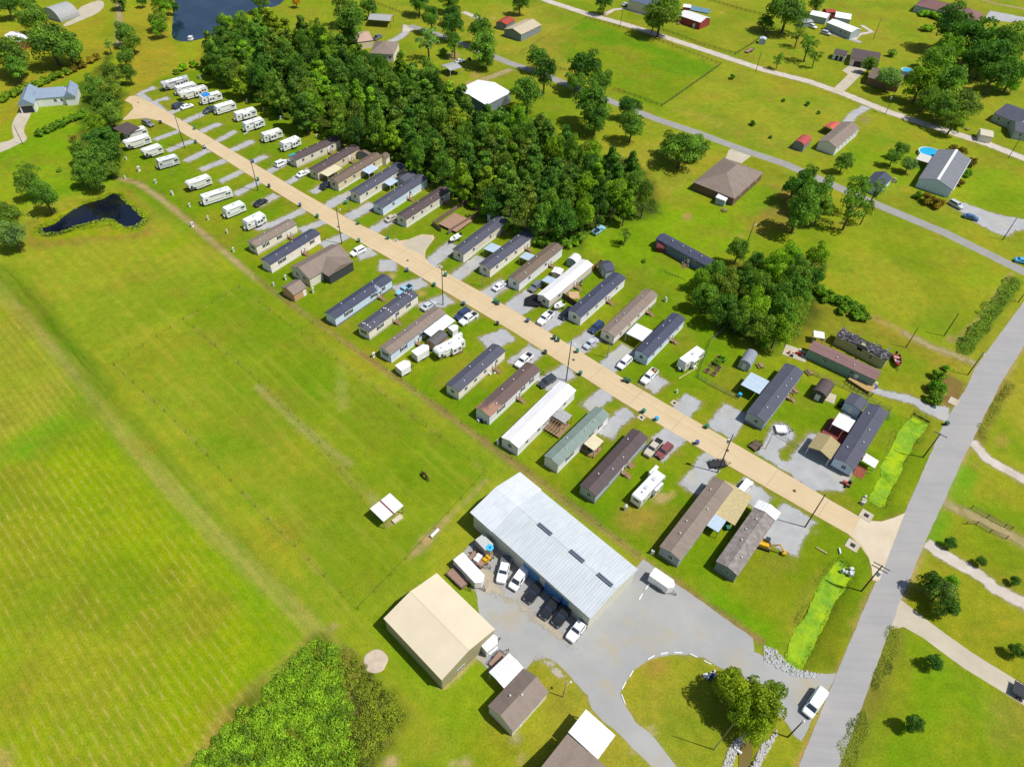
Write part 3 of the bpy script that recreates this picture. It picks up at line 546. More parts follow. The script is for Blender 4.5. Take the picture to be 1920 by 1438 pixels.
def building(name, cat, label, phrase, p1, p2, w, eh, rise, wm, rm, roof='gable', ov=.22, oy=.15, skirt=None, group=None, wins=(), doors=(), steps=(), ventl=(), posts=False, shutter=None, rt=.12, dl=0, gutter=None):
    cen, rz, L = frame_of(p1, p2, w, eh); L += dl
    root = thing(name, label, cat, cen, rz, group); hw, hl = w/2, L/2; iw, il = hw-ov, hl-oy
    if phrase: BLD.append((cen, phrase))
    zt = eh-.01-rt
    sl = rise/hw if roof != 'hip' else rise/hw
    b_ = MB(); zw = eh+sl*ov-rt-.01; s0 = .62 if skirt else 0
    if posts:
        n = max(2, int(L/3.2)+1)
        for i in range(n):
            y = -il+2*il*i/(n-1)
            for x in (-iw, iw):
                pb = MB(); pb.box(x-.07, x+.07, y-.07, y+.07, 0, zw if roof != 'flat' else zt); pb.build('post', wm, root)
    elif roof in ('gable',):
        b_.prism([(-iw, s0), (iw, s0), (iw, zw), (0, zw+sl*iw), (-iw, zw)], 'y', -il, il); b_.build('wall', wm, root)
    elif roof == 'arch':
        n = 12; pr = [(-iw, 0)]+[(-iw*math.cos(math.pi*i/n), eh+(rise-.06)*math.sin(math.pi*i/n)) for i in range(n+1)]+[(iw, 0)]
        b_.prism(pr[::-1], 'y', -il, il); b_.build('wall', wm, root)
    elif roof == 'shed':
        b_.prism([(-iw, 0), (iw, 0), (iw, eh-rt-.02), (-iw, eh+rise-rt-.02)], 'y', -il, il); b_.build('wall', wm, root)
    else:
        b_.box(-iw, iw, -il, il, s0, zt); b_.build('wall', wm, root)
    if skirt:
        k_ = MB(); k_.box(-iw-.02, iw+.02, -il-.02, il+.02, 0, .62); k_.build('skirting', skirt, root)
    r_ = MB()
    if roof == 'gable':
        r_.prism([(-hw, eh), (0, eh+rise), (0, eh+rise-rt), (-hw, eh-rt)][::-1], 'y', -hl, hl); r_.prism([(hw, eh), (0, eh+rise), (0, eh+rise-rt), (hw, eh-rt)], 'y', -hl, hl)
    elif roof == 'shed':
        r_.prism([(-hw, eh+rise), (hw, eh), (hw, eh-rt), (-hw, eh+rise-rt)][::-1], 'y', -hl, hl)
    elif roof == 'flat': r_.box(-hw, hw, -hl, hl, eh-rt, eh)
    elif roof == 'arch':
        n = 12; o_ = [(-hw*math.cos(math.pi*i/n), eh+rise*math.sin(math.pi*i/n)) for i in range(n+1)]; i_ = [((hw-.05)*math.cos(math.pi*i/n), eh+(rise-.05)*math.sin(math.pi*i/n)-.02) for i in range(n+1)]
        r_.prism((o_+i_)[::-1], 'y', -hl, hl)
    elif roof == 'hip':
        t = min(hw, hl-.1) if hl > hw else hl-.15
        v_ = [(-hw,-hl,eh),(hw,-hl,eh),(hw,hl,eh),(-hw,hl,eh),(0,-hl+t,eh+rise),(0,hl-t,eh+rise),(-hw,-hl,eh-rt),(hw,-hl,eh-rt),(hw,hl,eh-rt),(-hw,hl,eh-rt)]
        r_.v = v_; 
        for f_ in ((0,1,4),(1,2,5,4),(2,3,5),(3,0,4,5),(0,6,7,1),(1,7,8,2),(2,8,9,3),(3,9,6,0),(9,8,7,6)): r_.face(f_)
    ro = r_.build('roof', rm, root)
    if roof in ('gable', 'hip') and rise > .3 and L > 12:
        c_ = MB(); t = 0 if roof == 'gable' else min(hw, hl-.1); c_.prism([(-.14, eh+rise-.01), (.14, eh+rise-.01), (0, eh+rise+.05)], 'y', -hl+t+.01, hl-t-.01); c_.build('ridge_cap', rm, ro)
    if gutter: g_ = MB(); g_.box(hw-.02, hw+.14, -hl+.05, hl-.05, eh-.16, eh-.02); g_.build('gutter', gutter, root)
    for wn in wins: add_window(root, wn[0], wn[1] if abs(wn[1]) > 1.0001 or wn[0] in 'FB' else wn[1]*il, wn[2] if len(wn) > 2 else 1.45, wn[3] if len(wn) > 3 else .9, wn[4] if len(wn) > 4 else 1.05, iw, il, shutter)
    for dr in doors: add_door(root, dr[0], dr[1]*(il if dr[0] in 'RL' else 1), dr[2] if len(dr) > 2 else (.65 if skirt else .05), iw, il, dr[3] if len(dr) > 3 else None, dr[4] if len(dr) > 4 else .95, dr[5] if len(dr) > 5 else 2.0)
    for st in steps: add_steps(root, st*il, iw, .65)
    vents(root, [(x*hw, y*hl) for x, y in ventl], w, eh, rise if roof in ('gable', 'hip') else 0)
    root['w'] = w; root['L'] = L
    return root, hw, hl
SH = {'char':cm('charcoal_shingles',(96,97,112),kind='shingle'), 'navy':cm('slate_shingles',(84,87,108),kind='shingle'), 'dark':cm('dark_brown_shingles',(104,88,88),kind='shingle'), 'brown':cm('brown_shingles',(134,116,100),kind='shingle'),
      'taupe':cm('taupe_shingles',(158,140,126),kind='shingle'), 'green':cm('grey_green_shingles',(146,164,152),kind='shingle'), 'grey':cm('weathered_grey_shingles',(140,130,124),kind='mottle'), 'wm':mat('white_roof_metal',WHITE,.4,'metalx',var=.03),
      'rust':mat('rust_stained_shingles',S(126,104,98),.8,'rusty'), 'redb':cm('red_brown_metal',(152,118,112),kind='metalx'), 'lgrey':cm('light_grey_shingles',(140,142,148),kind='shingle'), 'burnt':mat('burnt_roof',S(80,76,84),.9,'burnt')}
_K0 = K; K = 1.02
WL = {'bei':cm('beige_siding',(222,212,194),kind='siding'), 'cream':cm('cream_siding',(236,226,208),kind='siding'), 'white':mat('white_siding',WHITE,.5,'siding',var=.03), 'blue':cm('pale_blue_siding',(206,222,236),kind='siding'), 'grey':cm('grey_siding',(170,180,180),kind='siding'),
      'dgrey':cm('slate_grey_siding',(128,138,138),kind='siding'), 'tan':cm('tan_siding',(218,200,168),kind='siding'), 'green':cm('grey_green_siding',(130,160,146),kind='siding'), 'pink':cm('pinkish_white_siding',(240,226,216),kind='siding'), 'vb':cm('beige_vertical_siding',(212,200,184),kind='vsiding'),
      'brick':cm('tan_brick',(196,156,112),var=.2,scale=9), 'red':cm('barn_red',(150,62,60),kind='siding'), 'steel':cm('cream_steel_panel',(206,204,184),kind='vsiding'), 'brw':cm('brown_siding',(140,110,84),kind='siding')}
K = _K0
SKW = mat('white_skirting', WHITE, .6, 'vsiding', var=.03); SKB = cm('beige_skirting',(222,210,190)); SKG = cm('grey_skirting',(150,150,150)); SHUT = mat('dark_shutter', (.03,.035,.04), .6)
G = 'single-wide homes along the concrete road'
WI = {'std':[('R',-.7),('R',-.3),('R',.12),('R',.62),('F',.0)], 'few':[('R',-.55),('R',.2),('F',.3)], 'far':[('R',-.62),('R',-.5),('R',.3),('R',.66)], 'pair':[('R',-.6),('R',-.52),('R',.1),('R',.6),('F',-.1,1.4,1.1,1.1)]}
HOMES = [
 # p1(near right eave) p2(far right eave) width roof wall skirt windows door label phrase extras
 (c('B',298,1200), c('B',634,1046), 4.1,'dark','bei',SKB,'std',.45,'beige home, dark roof, turquoise tarp on its near corner, first of the upper row','the turquoise tarped home'),
 (c('B',462,1292), c('B',778,1110), 4.1,'dark','tan',SKB,'few',.5,'tan home with dark brown roof and cream awning at its near side','the tan home with cream awning'),
 (c('B',615,1372), c('B',948,1170), 4.3,'brown','tan',SKW,'std',.3,'tan and white home with medium brown roof beside the blue awning','the brown roofed tan home'),
 (c('F',775,27), c('B',1125,1245), 4.3,'char','bei',SKW,'std',.4,'beige home with charcoal roof between two covered patios','the beige charcoal-roofed home'),
 (c('F',950,118), c('B',1288,1335), 4.3,'char','blue',SKW,'few',.1,'pale blue home with charcoal roof nearest the wood','the pale blue home by the wood'),
 (c('F',1125,207), c('F',1458,-10), 4.2,'dark','bei',SKW,'std',.72,'beige home with dark brown roof beside the fenced dog yard','the beige home by the fenced yard'),
 (c('F',1555,468), c('F',1890,212), 4.2,'char','bei',SKW,'few',.75,'beige home with charcoal roof beside a small parked boat','the home with the boat'),
 (c('F',1755,580), c('G',178,318), 4.2,'char','cream',SKW,'std',.6,'white home with charcoal roof and a pale patio cover on its left','the white home with patio cover'),
 (c('G',58,682), c('G',386,416), 4.2,'brown','white',SKW,'few',.4,'white home with weathered brown roof beside the grey suv','the weathered brown roofed home'),
 (c('G',283,816), c('G',610,546), 4.3,'wm','vb',SKG,'few',.2,'beige home under a shiny white metal roof with a white barrel shed','the upper white metal roofed home'),
 (c('G',520,940), c('G',856,646), 4.4,'navy','white',SKW,'std',.2,'white home with slate roof and a gabled addition at the far end','the white home with gabled addition'),
 (c('G',770,1090), c('G',1097,772), 4.4,'taupe','cream',SKG,'std',.55,'cream home with taupe roof and dark grey front gable','the taupe roofed home'),
 (c('G',1025,1240), c('G',1303,952), 4.2,'navy','blue',SKW,'std',.3,'pale blue home with slate roof and white carport','the blue home with white carport'),
 ((1436,793), (1508,698), 5.0,'char','grey',SKG,'few',.3,'long grey home with charcoal roof and pale blue porch roof','the long grey home'),
 (c('K',650,640), c('K',907,214), 4.9,'char','blue',SKG,'few',-.3,'pale blue home with charcoal roof, wooden gabled porch, nearest the asphalt road','the corner home with timber porch'),
 ((480,463), c('F',308,240), 4.1,'taupe','cream',SKB,'pair',.55,'cream home with taupe roof and dark shutters, first of the lower row','the first lower home'),
 (c('F',106,545), c('F',482,312), 4.1,'navy','pink',SKW,'far',.25,'pinkish white home with slate roof and wooden stair','the pinkish white home'),
 (c('F',592,950), c('F',1022,656), 4.0,'navy','blue',SKG,'far',.5,'long pale blue home with slate roof and small entry gable','the long pale blue home'),
 (c('F',845,1050), c('F',1217,772), 4.1,'char','cream',SKB,'pair',.0,'cream home with charcoal roof and three rows of white skylights','the home with rows of skylights'),
 (c('F',1010,1220), c('F',1425,905), 4.2,'taupe','blue',SKW,'pair',-.1,'long white home with taupe roof and white striped porch cover','the home with striped porch cover'),
 (c('I',1520,62), c('F',1872,1188), 4.2,'char','cream',SKB,'std',.5,'cream home with plain charcoal roof in the lower row','the plain charcoal roofed home'),
 (c('I',1752,247), c('G',217,1332), 4.4,'rust','white',SKW,'far',.1,'white home whose dark roof has a large orange rust stain','the rust stained home'),
 (c('J',48,480), c('J',482,47), 4.9,'wm','white',SKW,'std',.35,'long white home under a plain white metal roof, lower row','the long white roofed home'),
 (c('J',350,612), c('J',735,231), 4.1,'green','white',SKW,'far',.05,'white home with grey-green roof and covered timber porch','the grey-green roofed home'),
 (c('J',632,842), c('J',1023,402), 4.3,'dark','grey',SKG,'few',.05,'grey home with stained dark brown roof, nearest the steel warehouse','the dark brown roofed home'),
 (c('J',1262,1322), c('J',1660,782), 4.8,'taupe','grey',SKG,'few',.4,'grey home with taupe roof and lumber deck beside','the home with lumber deck'),
 (c('M',1692,6), c('K',78,985), 4.8,'grey','dgrey',SKG,'few',.3,'dark grey home with mottled roof and white metal end cap','the mottled grey roofed home'),
]
HM = {}
for i, (p1, p2, w, rf, wl, sk, wi, dr, lab, ph) in enumerate(HOMES):
    rs = random.Random(i); vl = [(rs.choice([-.5,.45,.3,-.3]), -.8+1.6*(k+.5)/4+rs.uniform(-.08,.08)) for k in range(4 if rf != 'wm' else 0)]
    wins = list(WI[wi]); wins = [x for x in wins if not (x[0] == 'R' and abs(x[1]-dr) < .08)]
    r_, hw, hl = building('mobile_home', 'mobile home', lab, ph, p1, p2, w, 3.15, .62, WL[wl], SH[rf], skirt=sk, group=G, wins=wins, doors=[('R', dr)], steps=[dr], ventl=vl, shutter=SHUT if wi in ('far', 'pair') else None)
    HM[ph] = (r_, hw, hl)
def sub(ph, name, m, fn, part=None):
    r_, hw, hl = HM[ph]; b_ = MB(); fn(b_, hw, hl); return b_.build(name, m, part or r_)
sub('the home with rows of skylights', 'skylight', WTRIM, lambda b_, hw, hl: [b_.box(x*hw-.15, x*hw+.15, y*hl-.15, y*hl+.15, 3.15+.62*(1-abs(x))-.02, 3.15+.62*(1-abs(x))+.14) for y in (-.86, -.05, .8) for x in (-.6, -.25, .2, .6)])
sub('the turquoise tarped home', 'tarp', cm('turquoise_tarp',(60,200,200)), lambda b_, hw, hl: b_.prism([(-hw-.03, 3.18), (-.3, 3.15+.62*.9), (-.3, 3.15+.62*.9+.05), (-hw-.03, 3.25)], 'y', -hl-.04, -hl+2.4))
sub('the mottled grey roofed home', 'roof_end_panel', SH['wm'], lambda b_, hw, hl: (b_.prism([(-hw-.1, 3.2), (0, 3.86), (hw+.1, 3.2), (hw+.1, 3.3), (0, 3.95), (-hw-.1, 3.3)], 'y', hl-1.6, hl+.9)))
def gable_small(b_, hw, hl): b_.prism([(.9+hl*.5-2.0, 2.3), (.9+hl*.5, 2.3), (.9+hl*.5-1.0, 4.0)], 'x', hw-1.3, hw+.35)
sub('the long pale blue home', 'entry_gable', WL['blue'], gable_small)
# attachments that belong to a home are parts
def cover(ph, name, m, pm, y0, y1, x0, x1, z0=2.5, z1=2.8):
    """flat/lean-to roof on the home's side; x measured from the wall outwards (negative: left side)"""
    r_, hw, hl = HM[ph]; s_ = 1 if x1 > 0 else -1; a, e = s_*hw+x0, s_*hw+x1
    b_ = MB(); b_.prism([(a, z1), (e, z0), (e, z0-.1), (a, z1-.1)], 'y', y0*hl, y1*hl); o = b_.build(name, m, r_)
    for yy in (y0*hl+.1, (y0+y1)/2*hl, y1*hl-.1):
        p_ = MB(); xx = e-.1*s_; p_.box(xx-.06, xx+.06, yy-.06, yy+.06, 0, z0-.11); p_.build('post', pm, o)
    return o
PALE = cm('pale_blue_metal',(205,224,240),kind='metal'); CREAM = cm('cream_metal',(242,228,190),kind='metal'); WMT = mat('white_sheet_metal', WHITE, .4, 'metal', var=.04); GRM = cm('grey_sheet_metal',(188,188,186),kind='metal')
cover('the tan home with cream awning', 'awning', CREAM, Tmetal, -.93,-.25,.25,3.6, 2.55, 2.7)
cover('the brown roofed tan home', 'awning', PALE, Tmetal, .0,.45,.25,3.4)
cover('the beige charcoal-roofed home', 'awning', PALE, Tmetal, -.05,.3,.3,3.2)
cover('the white home with patio cover', 'patio_cover', PALE, Tmetal, -.35,.0,-.3,-4.0)
cover('the weathered brown roofed home', 'patio_cover', PALE, Tmetal, -.05,.25,-.3,-3.6)
cover('the upper white metal roofed home', 'patio_cover', PALE, Tmetal, -.4,-.12,-.3,-3.2)
cover('the blue home with white carport', 'carport', WMT, Tmetal, -.55,.0,-.3,-5.2, 2.8, 2.95)
cover('the long grey home', 'porch_roof', PALE, DK, -.3,.22,-.3,-5.2, 2.9, 3.0)
cover('the corner home with timber porch', 'porch_roof', WMT, Tmetal, -.12,.3,-.3,-4.2, 2.9, 3.0)
cover('the corner home with timber porch', 'rear_awning', WMT, Tmetal, -.62,-.38,.3,3.3, 2.3, 2.6)
cover('the home with striped porch cover', 'porch_cover', WMT, Tmetal, .12,.97,.25,3.4, 2.6, 3.0)
cover('the long white roofed home', 'porch_roof', GRM, WOOD, .12,.4,.3,3.6, 2.7, 2.85)
cover('the grey-green roofed home', 'porch_roof', CREAM, WOOD, -.1,.28,.3,3.2, 2.7, 2.9)
sub('the corner home with timber porch', 'deck', cm('red_deck',(150,70,62),kind='planks'), lambda b_, hw, hl: b_.box(-hw-5.2, -hw-.05, -.3*hl, .3*hl, 0, .5))
sub('the corner home with timber porch', 'stair', cm('red_stair',(186,104,80),kind='planks'), lambda b_, hw, hl: [b_.box(hw+.1, hw+2.3, -.86*hl+i*.45, -.86*hl+i*.45+.42, 0, .15+.15*i) for i in range(6)])
sub('the grey-green roofed home', 'deck', WOOD, lambda b_, hw, hl: b_.box(hw+.05, hw+3.4, -.1*hl, .25*hl, .3, .5))
def porchframe(b_, hw, hl):
    b_.box(hw+.05, hw+4.2, -.12*hl, .3*hl, .5, .62)
    for i in range(6): b_.box(hw+.1+i*.75, hw+.2+i*.75, -.14*hl, .1*hl, 2.35, 2.5); 
    for i in range(3): b_.box(hw+.1, hw+4.2, -.13*hl+i*1.2, -.13*hl+.1+i*1.2, 2.51, 2.6)
sub('the long white roofed home', 'porch_frame', WOOD, porchframe)
cen, rz, L = frame_of(c('G',640,640), c('G',735,555), 4.5, 2.9)
building('house_addition','shed','small slate-roofed outbuilding at the far end of the white home','', c('G',705,600), c('G',775,585), 5.0, 2.9, 1.0, WL['grey'], SH['navy'], doors=[('F',.6)])
# timber gabled porch of corner home: free-standing
building('timber_porch','carport','timber-roofed gabled carport in front of the pale blue corner home','', c('K',468,566), c('K',546,452), 5.4, 2.6, .9, WTRIM, cm('new_timber',(190,172,122),kind='planks'), posts=True)
# --- brown L-shaped house and shed, lower row
r_, hw, hl = building('brown_house','house','brown L-shaped house with wide shingle roof and screened porch','the brown shingle house', c('F',400,655), c('F',705,478), 8.2, 3.0, 1.9, WL['bei'], SH['taupe'], roof='gable', wins=[('F',1.5),('F',-1.5)], doors=[('F',0)])
b_ = MB(); b_.prism([(-hl*.42, 3.05), (hl*.86, 3.05), (hl*.22, 4.45)], 'x', hw-3.5, hw+3.0); b_.build('wing_roof', SH['taupe'], r_); b_ = MB(); b_.box(hw-.4, hw+2.7, -hl*.36, hl*.8, 0, 3.0); b_.build('screened_porch', mat('dark_screen', (.05,.055,.06), .6), r_)
building('brick_shed','shed','small brown-roofed brick shed behind the brown L-shaped house','the brick shed', c('F',283,775), c('F',384,712), 5.2, 2.5, 1.2, WL['brick'], SH['taupe'], doors=[('R',.6,.05,None,1.0)])
# --- yard buildings
STL = mat('galvanised_roof', S(222,228,231), .42, 'metal', var=.04, scale=.25); STL2 = mat('galvanised_roof_light', S(238,242,246), .4, 'metal', var=.05, scale=.35)
pA, pB = (1107,1160), (1196,1060)
cen, rz, L = frame_of((884,962), (1107,1160), 16.5, 5.0)
wd = (W((968,882),5)-W((884,962),5)).length
r_, hw, hl = building('steel_warehouse','warehouse','long warehouse with pale ribbed steel roof beside the row of pickups','the steel warehouse', (884,962), (1107,1160), wd, 5.0, 1.5, WL['steel'], STL, ov=.3, oy=.3, doors=[('R',y,.05,cm('blue_door',(92,150,206)),w_,3.4) for y, w_ in ((.06,4.2),(.44,4.6),(.62,1.8))]+[('R',.25,.05,None,1.0)])
b_ = MB(); b_.prism([(-hw-.15, 4.97+.06), (0, 6.5+.06), (hw+.15, 4.97+.06), (hw+.15, 5.1+.06), (0, 6.63+.06), (-hw-.15, 5.1+.06)], 'y', -hl-.3, -hl*.62); b_.build('raised_roof_section', STL2, r_)
for y in (-.25, .28, .72):
    b_ = MB(); b_.box(-.35, -.08, y*hl, y*hl+3.4, 6.4, 6.8); b_.box(.08, .35, y*hl, y*hl+3.4, 6.4, 6.8); b_.build('ridge_vent', cm('vent_metal',(120,130,145)), r_)
BLD[-1] = (cen, 'the steel warehouse')
wd = (W((817,1072),4.6)-W((719,1159),4.6)).length
r_, hw, hl = building('tan_workshop','workshop','cream metal-roofed workshop on the grass at the edge of the gravel yard','the cream workshop', (719,1159), (828,1275), wd, 4.6, 1.5, cm('tan_steel',(196,186,140),kind='vsiding'), mat('cream_metal_roof', S(238,222,190), .5, None, var=.03, scale=.25), ov=.15, oy=.15, wins=[])
for x in (-4.2, 1.8): add_window(r_, 'B', x, 1.0, 1.6, .9, hw, hl-.15)
r_, hw, hl = building('brown_roof_house','house','tan house with brown shingle roof next to the white ribbed carport','the brown roofed yard house', (962,1372), (1029,1297), 0.1+(W((912,1328),3)-W((962,1372),3)).length, 3.0, 1.6, WL['bei'], SH['taupe'], doors=[('R',-.5)], wins=[('R',-.1),('R',.4)], ventl=[(.1,.1),(-.4,-.2)])
building('white_carport','carport','white ribbed metal carport between the workshop and the brown roofed house','', (946,1291), (984,1254), (W((918,1258),2.8)-W((946,1291),2.8)).length, 2.8, .3, Tmetal, WMT, posts=True)
building('brown_roof_house','house','large tan house cut by the bottom edge of the photo','the bottom-edge house', (1176,1471), (1064,1375), 15, 4.0, 2.2, WL['green'], SH['taupe'], wins=[('L',-.3),('L',.3)], dl=0)
building('white_roof_carport','carport','broad white flat-roofed carport joined to the bottom-edge house','', (1121,1423), (1154,1378), (W((1064,1375),4)-W((1121,1424),4)).length, 4.1, .1, Tmetal, mat('white_roof_sheet', WHITE, .45, var=.02), roof='shed', posts=True)
r_, hw, hl = building('field_shelter','shelter','open pasture shelter with ribbed metal roof and red ridge stripe','the pasture shelter', c('I',955,1030), c('I',1105,910), (W(c('I',860,935),3)-W(c('I',955,1030),3)).length, 2.9, .35, WOOD, WMT, posts=True, roof='shed')
b_ = MB(); b_.box(-hw, hw, -.15, .15, 3.1, 3.3); b_.v = [(x, y, z-(x+hw)*.35/(2*hw)) for x, y, z in b_.v]; b_.build('red_roof_strip', cm('red_oxide',(130,40,36)), r_)
# --- right cluster
building('slate_trailer','mobile home','long slate-blue trailer alone in the grass beside the round wood','the lone slate trailer', c('G',1075,348), c('G',1470,562), 4.3, 3.1, .6, cm('slate_blue_siding',(128,140,164),kind='siding'), SH['navy'], wins=[('R',-.6),('R',.2),('R',.5)], doors=[('R',.3)], steps=[.3], ventl=[(.1,-.5),(.1,-.1),(.2,.2),(.1,.6)])
building('brown_trailer','mobile home','long green-sided trailer with reddish brown metal roof beside the burnt trailer','the green-sided trailer', c('H',300,1176), c('H',812,1412), 4.3, 3.1, .5, WL['green'], SH['redb'], wins=[('R',-.48),('R',-.43),('R',.35)], doors=[('R',.5)], ventl=[(.4,-.2),(.4,.3)], gutter=None)
r_, hw, hl = building('burnt_trailer','mobile home','burnt-out trailer with collapsed charred roof','the burnt-out trailer', c('H',507,1078), c('H',888,1270), 4.2, 3.0, .35, cm('yellow_siding',(206,200,150),kind='siding'), SH['burnt'], wins=[('R',.45,1.2,.7,1.6)])
for k_ in kids(r_):
    if k_.name.startswith('roof') and not k_.name.startswith('roof_vent'):
        for g_ in kids(k_): bpy.data.objects.remove(g_, do_unlink=True)
        bpy.data.objects.remove(k_, do_unlink=True); break
def sag(y0, y1, z0, z1, nm):
    b_ = MB(); n = 7; rs = random.Random(int(y0*10)); rr_ = [(y0+(y1-y0)*i/n, z0+(z1-z0)*(i/n)**2+rs.uniform(-.12,.12), rs.uniform(-.25,.25)) for i in range(n+1)]
    b_.loft([[(-hw, y, 3.0+dz*.4), (-hw*.1+e, y, z), (hw*.75+e, y, 3.05+(z-3.4)*.6), (hw*.75+e, y, 2.98+(z-3.4)*.6), (-hw*.1+e, y, z-.08), (-hw, y, 2.92+dz*.4)] for (y, z, e), dz in zip(rr_, [rs.uniform(-.2,.2) for _ in rr_])]); b_.build(nm, SH['burnt'], r_)
sag(-hl, -.08*hl, 3.6, 3.25, 'roof'); sag(hl, .04*hl, 3.6, 3.2, 'roof')
b_ = MB(); b_.box(-hw+.3, hw-.3, -hl+.3, hl-.3, 2.9, 3.12); b_.box(hw-.35, hw+.02, -.12*hl, .07*hl, 2.3, 3.13); b_.build('charred_interior', mat('char', (.012,.012,.013), .95), r_)
b_ = MB(); rs = random.Random(3)
for i in range(46):
    x, y, z = rs.uniform(-hw, hw), rs.uniform(-hl, hl), rs.uniform(3.15, 3.6); a_, l_ = rs.uniform(0, 3.1), rs.uniform(.5, 2.0); dx, dy = math.cos(a_)*l_/2, math.sin(a_)*l_/2; t = rs.uniform(.1,.4)
    b_.poly([(x-dx, y-dy, z), (x+dx, y+dy, z+rs.uniform(-.3,.3)), (x+dx-dy*t, y+dy+dx*t, z+.1), (x-dx-dy*t, y-dy+dx*t, z+.15)])
b_.build('charred_debris', mat('charred_sheet', S(120,116,118), .8, 'burnt'), r_)
building('yard_shed','shed','white open carport behind the green-sided trailer','', c('H',345,1085), c('H',425,1100), 2.6, 2.4, .1, Tmetal, WMT, roof='shed', posts=True)
building('barn_shed','shed','brown barrel-roofed garden shed on a pale slab','the barrel-roofed shed', c('K',432,108), c('K',497,18), 3.6, 2.1, 1.2, cm('green_grey_wall',(90,96,84),kind='siding'), SH['dark'], roof='arch', ov=.1, doors=[('F',0,.05,None,1.2,1.9)])
building('grey_barn_shed','shed','pale grey barrel-roofed shed with a teal tarp at the wood edge','the grey barrel shed', c('v',1720,290), c('v',1800,160), 3.1, 2.0, 1.3, WL['grey'], cm('grey_roofing',(160,166,176),kind='metalx'), roof='arch', ov=.1, doors=[('F',0)])
building('dark_roof_shed','shed','small slate-roofed shed with pale porch behind the corner home','', c('K',700,205), c('K',755,130), 4.4, 2.6, .5, WL['blue'], SH['char'], doors=[('F',0)])
building('small_shed','shed','small tan shed with white roof between two upper homes','', c('G',365,620), c('G',390,580), 2.9, 2.3, .25, WL['tan'], WMT, doors=[('F',0)])
building('barrel_shed','shed','white barrel-roofed shelter behind the upper white metal roofed home','', c('G',480,540), c('G',520,500), 3.2, 1.9, 1.2, WL['grey'], WMT, roof='arch', ov=.1)
building('barrel_carport','shed','dark barrel-roofed shed beside the striped porch cover','', c('F',1345,1165), c('F',1440,1085), 3.4, 2.0, 1.2, WL['brick'], cm('dark_metal',(112,108,106),kind='metal'), roof='arch', ov=.1)
building('blue_shed','shed','tiny pale blue shed behind the home with the boat','', c('F',1775,190), c('F',1810,160), 2.4, 2.3, .4, WL['blue'], PALE, doors=[('F',0)])
building('rear_shed','shed','small brown-roofed outbuilding at the far end of the brown roofed tan home','', c('B',850,1165), c('B',865,1150), 5, 2.5, .9, WL['dgrey'], SH['brown'])
building('rear_shed','shed','pale shed with brown roof under the trees past the tan home','', c('B',975,1190), c('B',1005,1160), 3, 2.5, .9, WL['cream'], SH['brown'])
building('rear_shed','shed','grey-roofed shed between the two charcoal roofed homes near the wood','', c('B',1110,1365), c('B',1200,1310), 4.0, 2.5, .9, WL['grey'], SH['char'])
building('open_shelter','carport','dark shingled open shelter over a camper at the lane head','', c('t',100,790), c('t',250,720), 6.5, 3.6, .4, cm('brown_post',(150,120,100)), SH['dark'], roof='shed', posts=True, dl=.5)
# --- houses at the top and right of the photo
r_, hw, hl = building('white_farmhouse','house','white farmhouse with blue-grey metal roof and front gables','the white farmhouse', c('A',262,742), c('A',488,724), 8.5, 3.2, 2.0, WL['white'], cm('blue_grey_metal',(158,176,196),kind='metal'), wins=[('R',.25),('R',.7)], doors=[('R',.45)])
for y0, y1, x1, col_ in ((-hl-5.2, -hl+.3, 4.5, None), (hl-.5, hl+3.6, 1.0, None)):
    b_ = MB(); b_.prism([(y0, 3.2), (y1, 3.2), ((y0+y1)/2, 5.3)], 'x', -hw-.5, hw+x1); b_.build('gable_roof', cm('blue_grey_metal',(158,176,196),kind='metal'), r_)
    b_ = MB(); b_.box(-hw, hw+x1-.4, y0+.3, y1-.3, 0, 3.19); b_.build('gabled_wing', WL['white'], r_)
b_ = MB(); b_.box(hw+4.1, hw+4.16, -hl-4.4, -hl-.6, .1, 2.5); b_.build('garage_door', DK, r_)
building('quonset_hut','barn','galvanised barrel-vault hut beside the pale driveway, top left','the quonset hut', c('A',455,165), c('A',600,118), 12, .4, 4.6, WL['grey'], GRM, roof='arch', ov=.1)
building('red_barn','barn','red and white barn at the left edge of the photo','the left-edge red barn', c('A',20,262), c('A',140,330), 6, 3.0, .8, WL['red'], WMT, dl=-2)
building('open_carport','carport','long grey-roofed open carport near the top of the wood','', c('B',838,148), c('B',1005,160), 8, 3.2, .9, DK, GRM, posts=True)
building('pink_roof_house','house','house with pale pink roof beside the top of the wood','the pale pink roofed house', c('B',760,318), c('B',878,302), 11, 3.2, 1.8, WL['tan'], cm('pale_pink_shingles',(214,178,160),kind='shingle'), roof='gable')
building('hip_roof_house','house','house with dull brown hipped roof half hidden by the wood','the half-hidden brown roofed house', c('B',850,400), c('B',1030,412), 14, 3.2, 2.6, WL['bei'], SH['taupe'], roof='hip', wins=[('R',.3),('R',.7)])
building('field_shed','shed','small grey-roofed open shed by the tractor','', c('B',1455,532), c('B',1545,505), 6.5, 2.8, .5, Tmetal, GRM, posts=True)
building('white_roof_barn','barn','barn with bright white roof rising beyond the wood','the bright white roofed barn', c('B',1725,790), c('B',1912,692), 17, 4.0, 1.4, WL['dgrey'], mat('white_roof_sheet', WHITE, .45, var=.02))
building('metal_roof_house','house','house with beige metal roof and lean-to near the top edge','the beige metal roofed house', c('C',70,262), c('C',222,188), 10, 3.2, 1.5, WL['dgrey'], cm('beige_metal',(216,200,168),kind='metal'), wins=[('R',-.2),('R',.3)])
building('red_roof_shed','shed','small red-roofed shed left of the beige metal roofed house','', c('C',-40,190), c('C',25,150), 6, 2.8, 1.0, WL['dgrey'], cm('red_roofing',(190,80,62),kind='metal'))
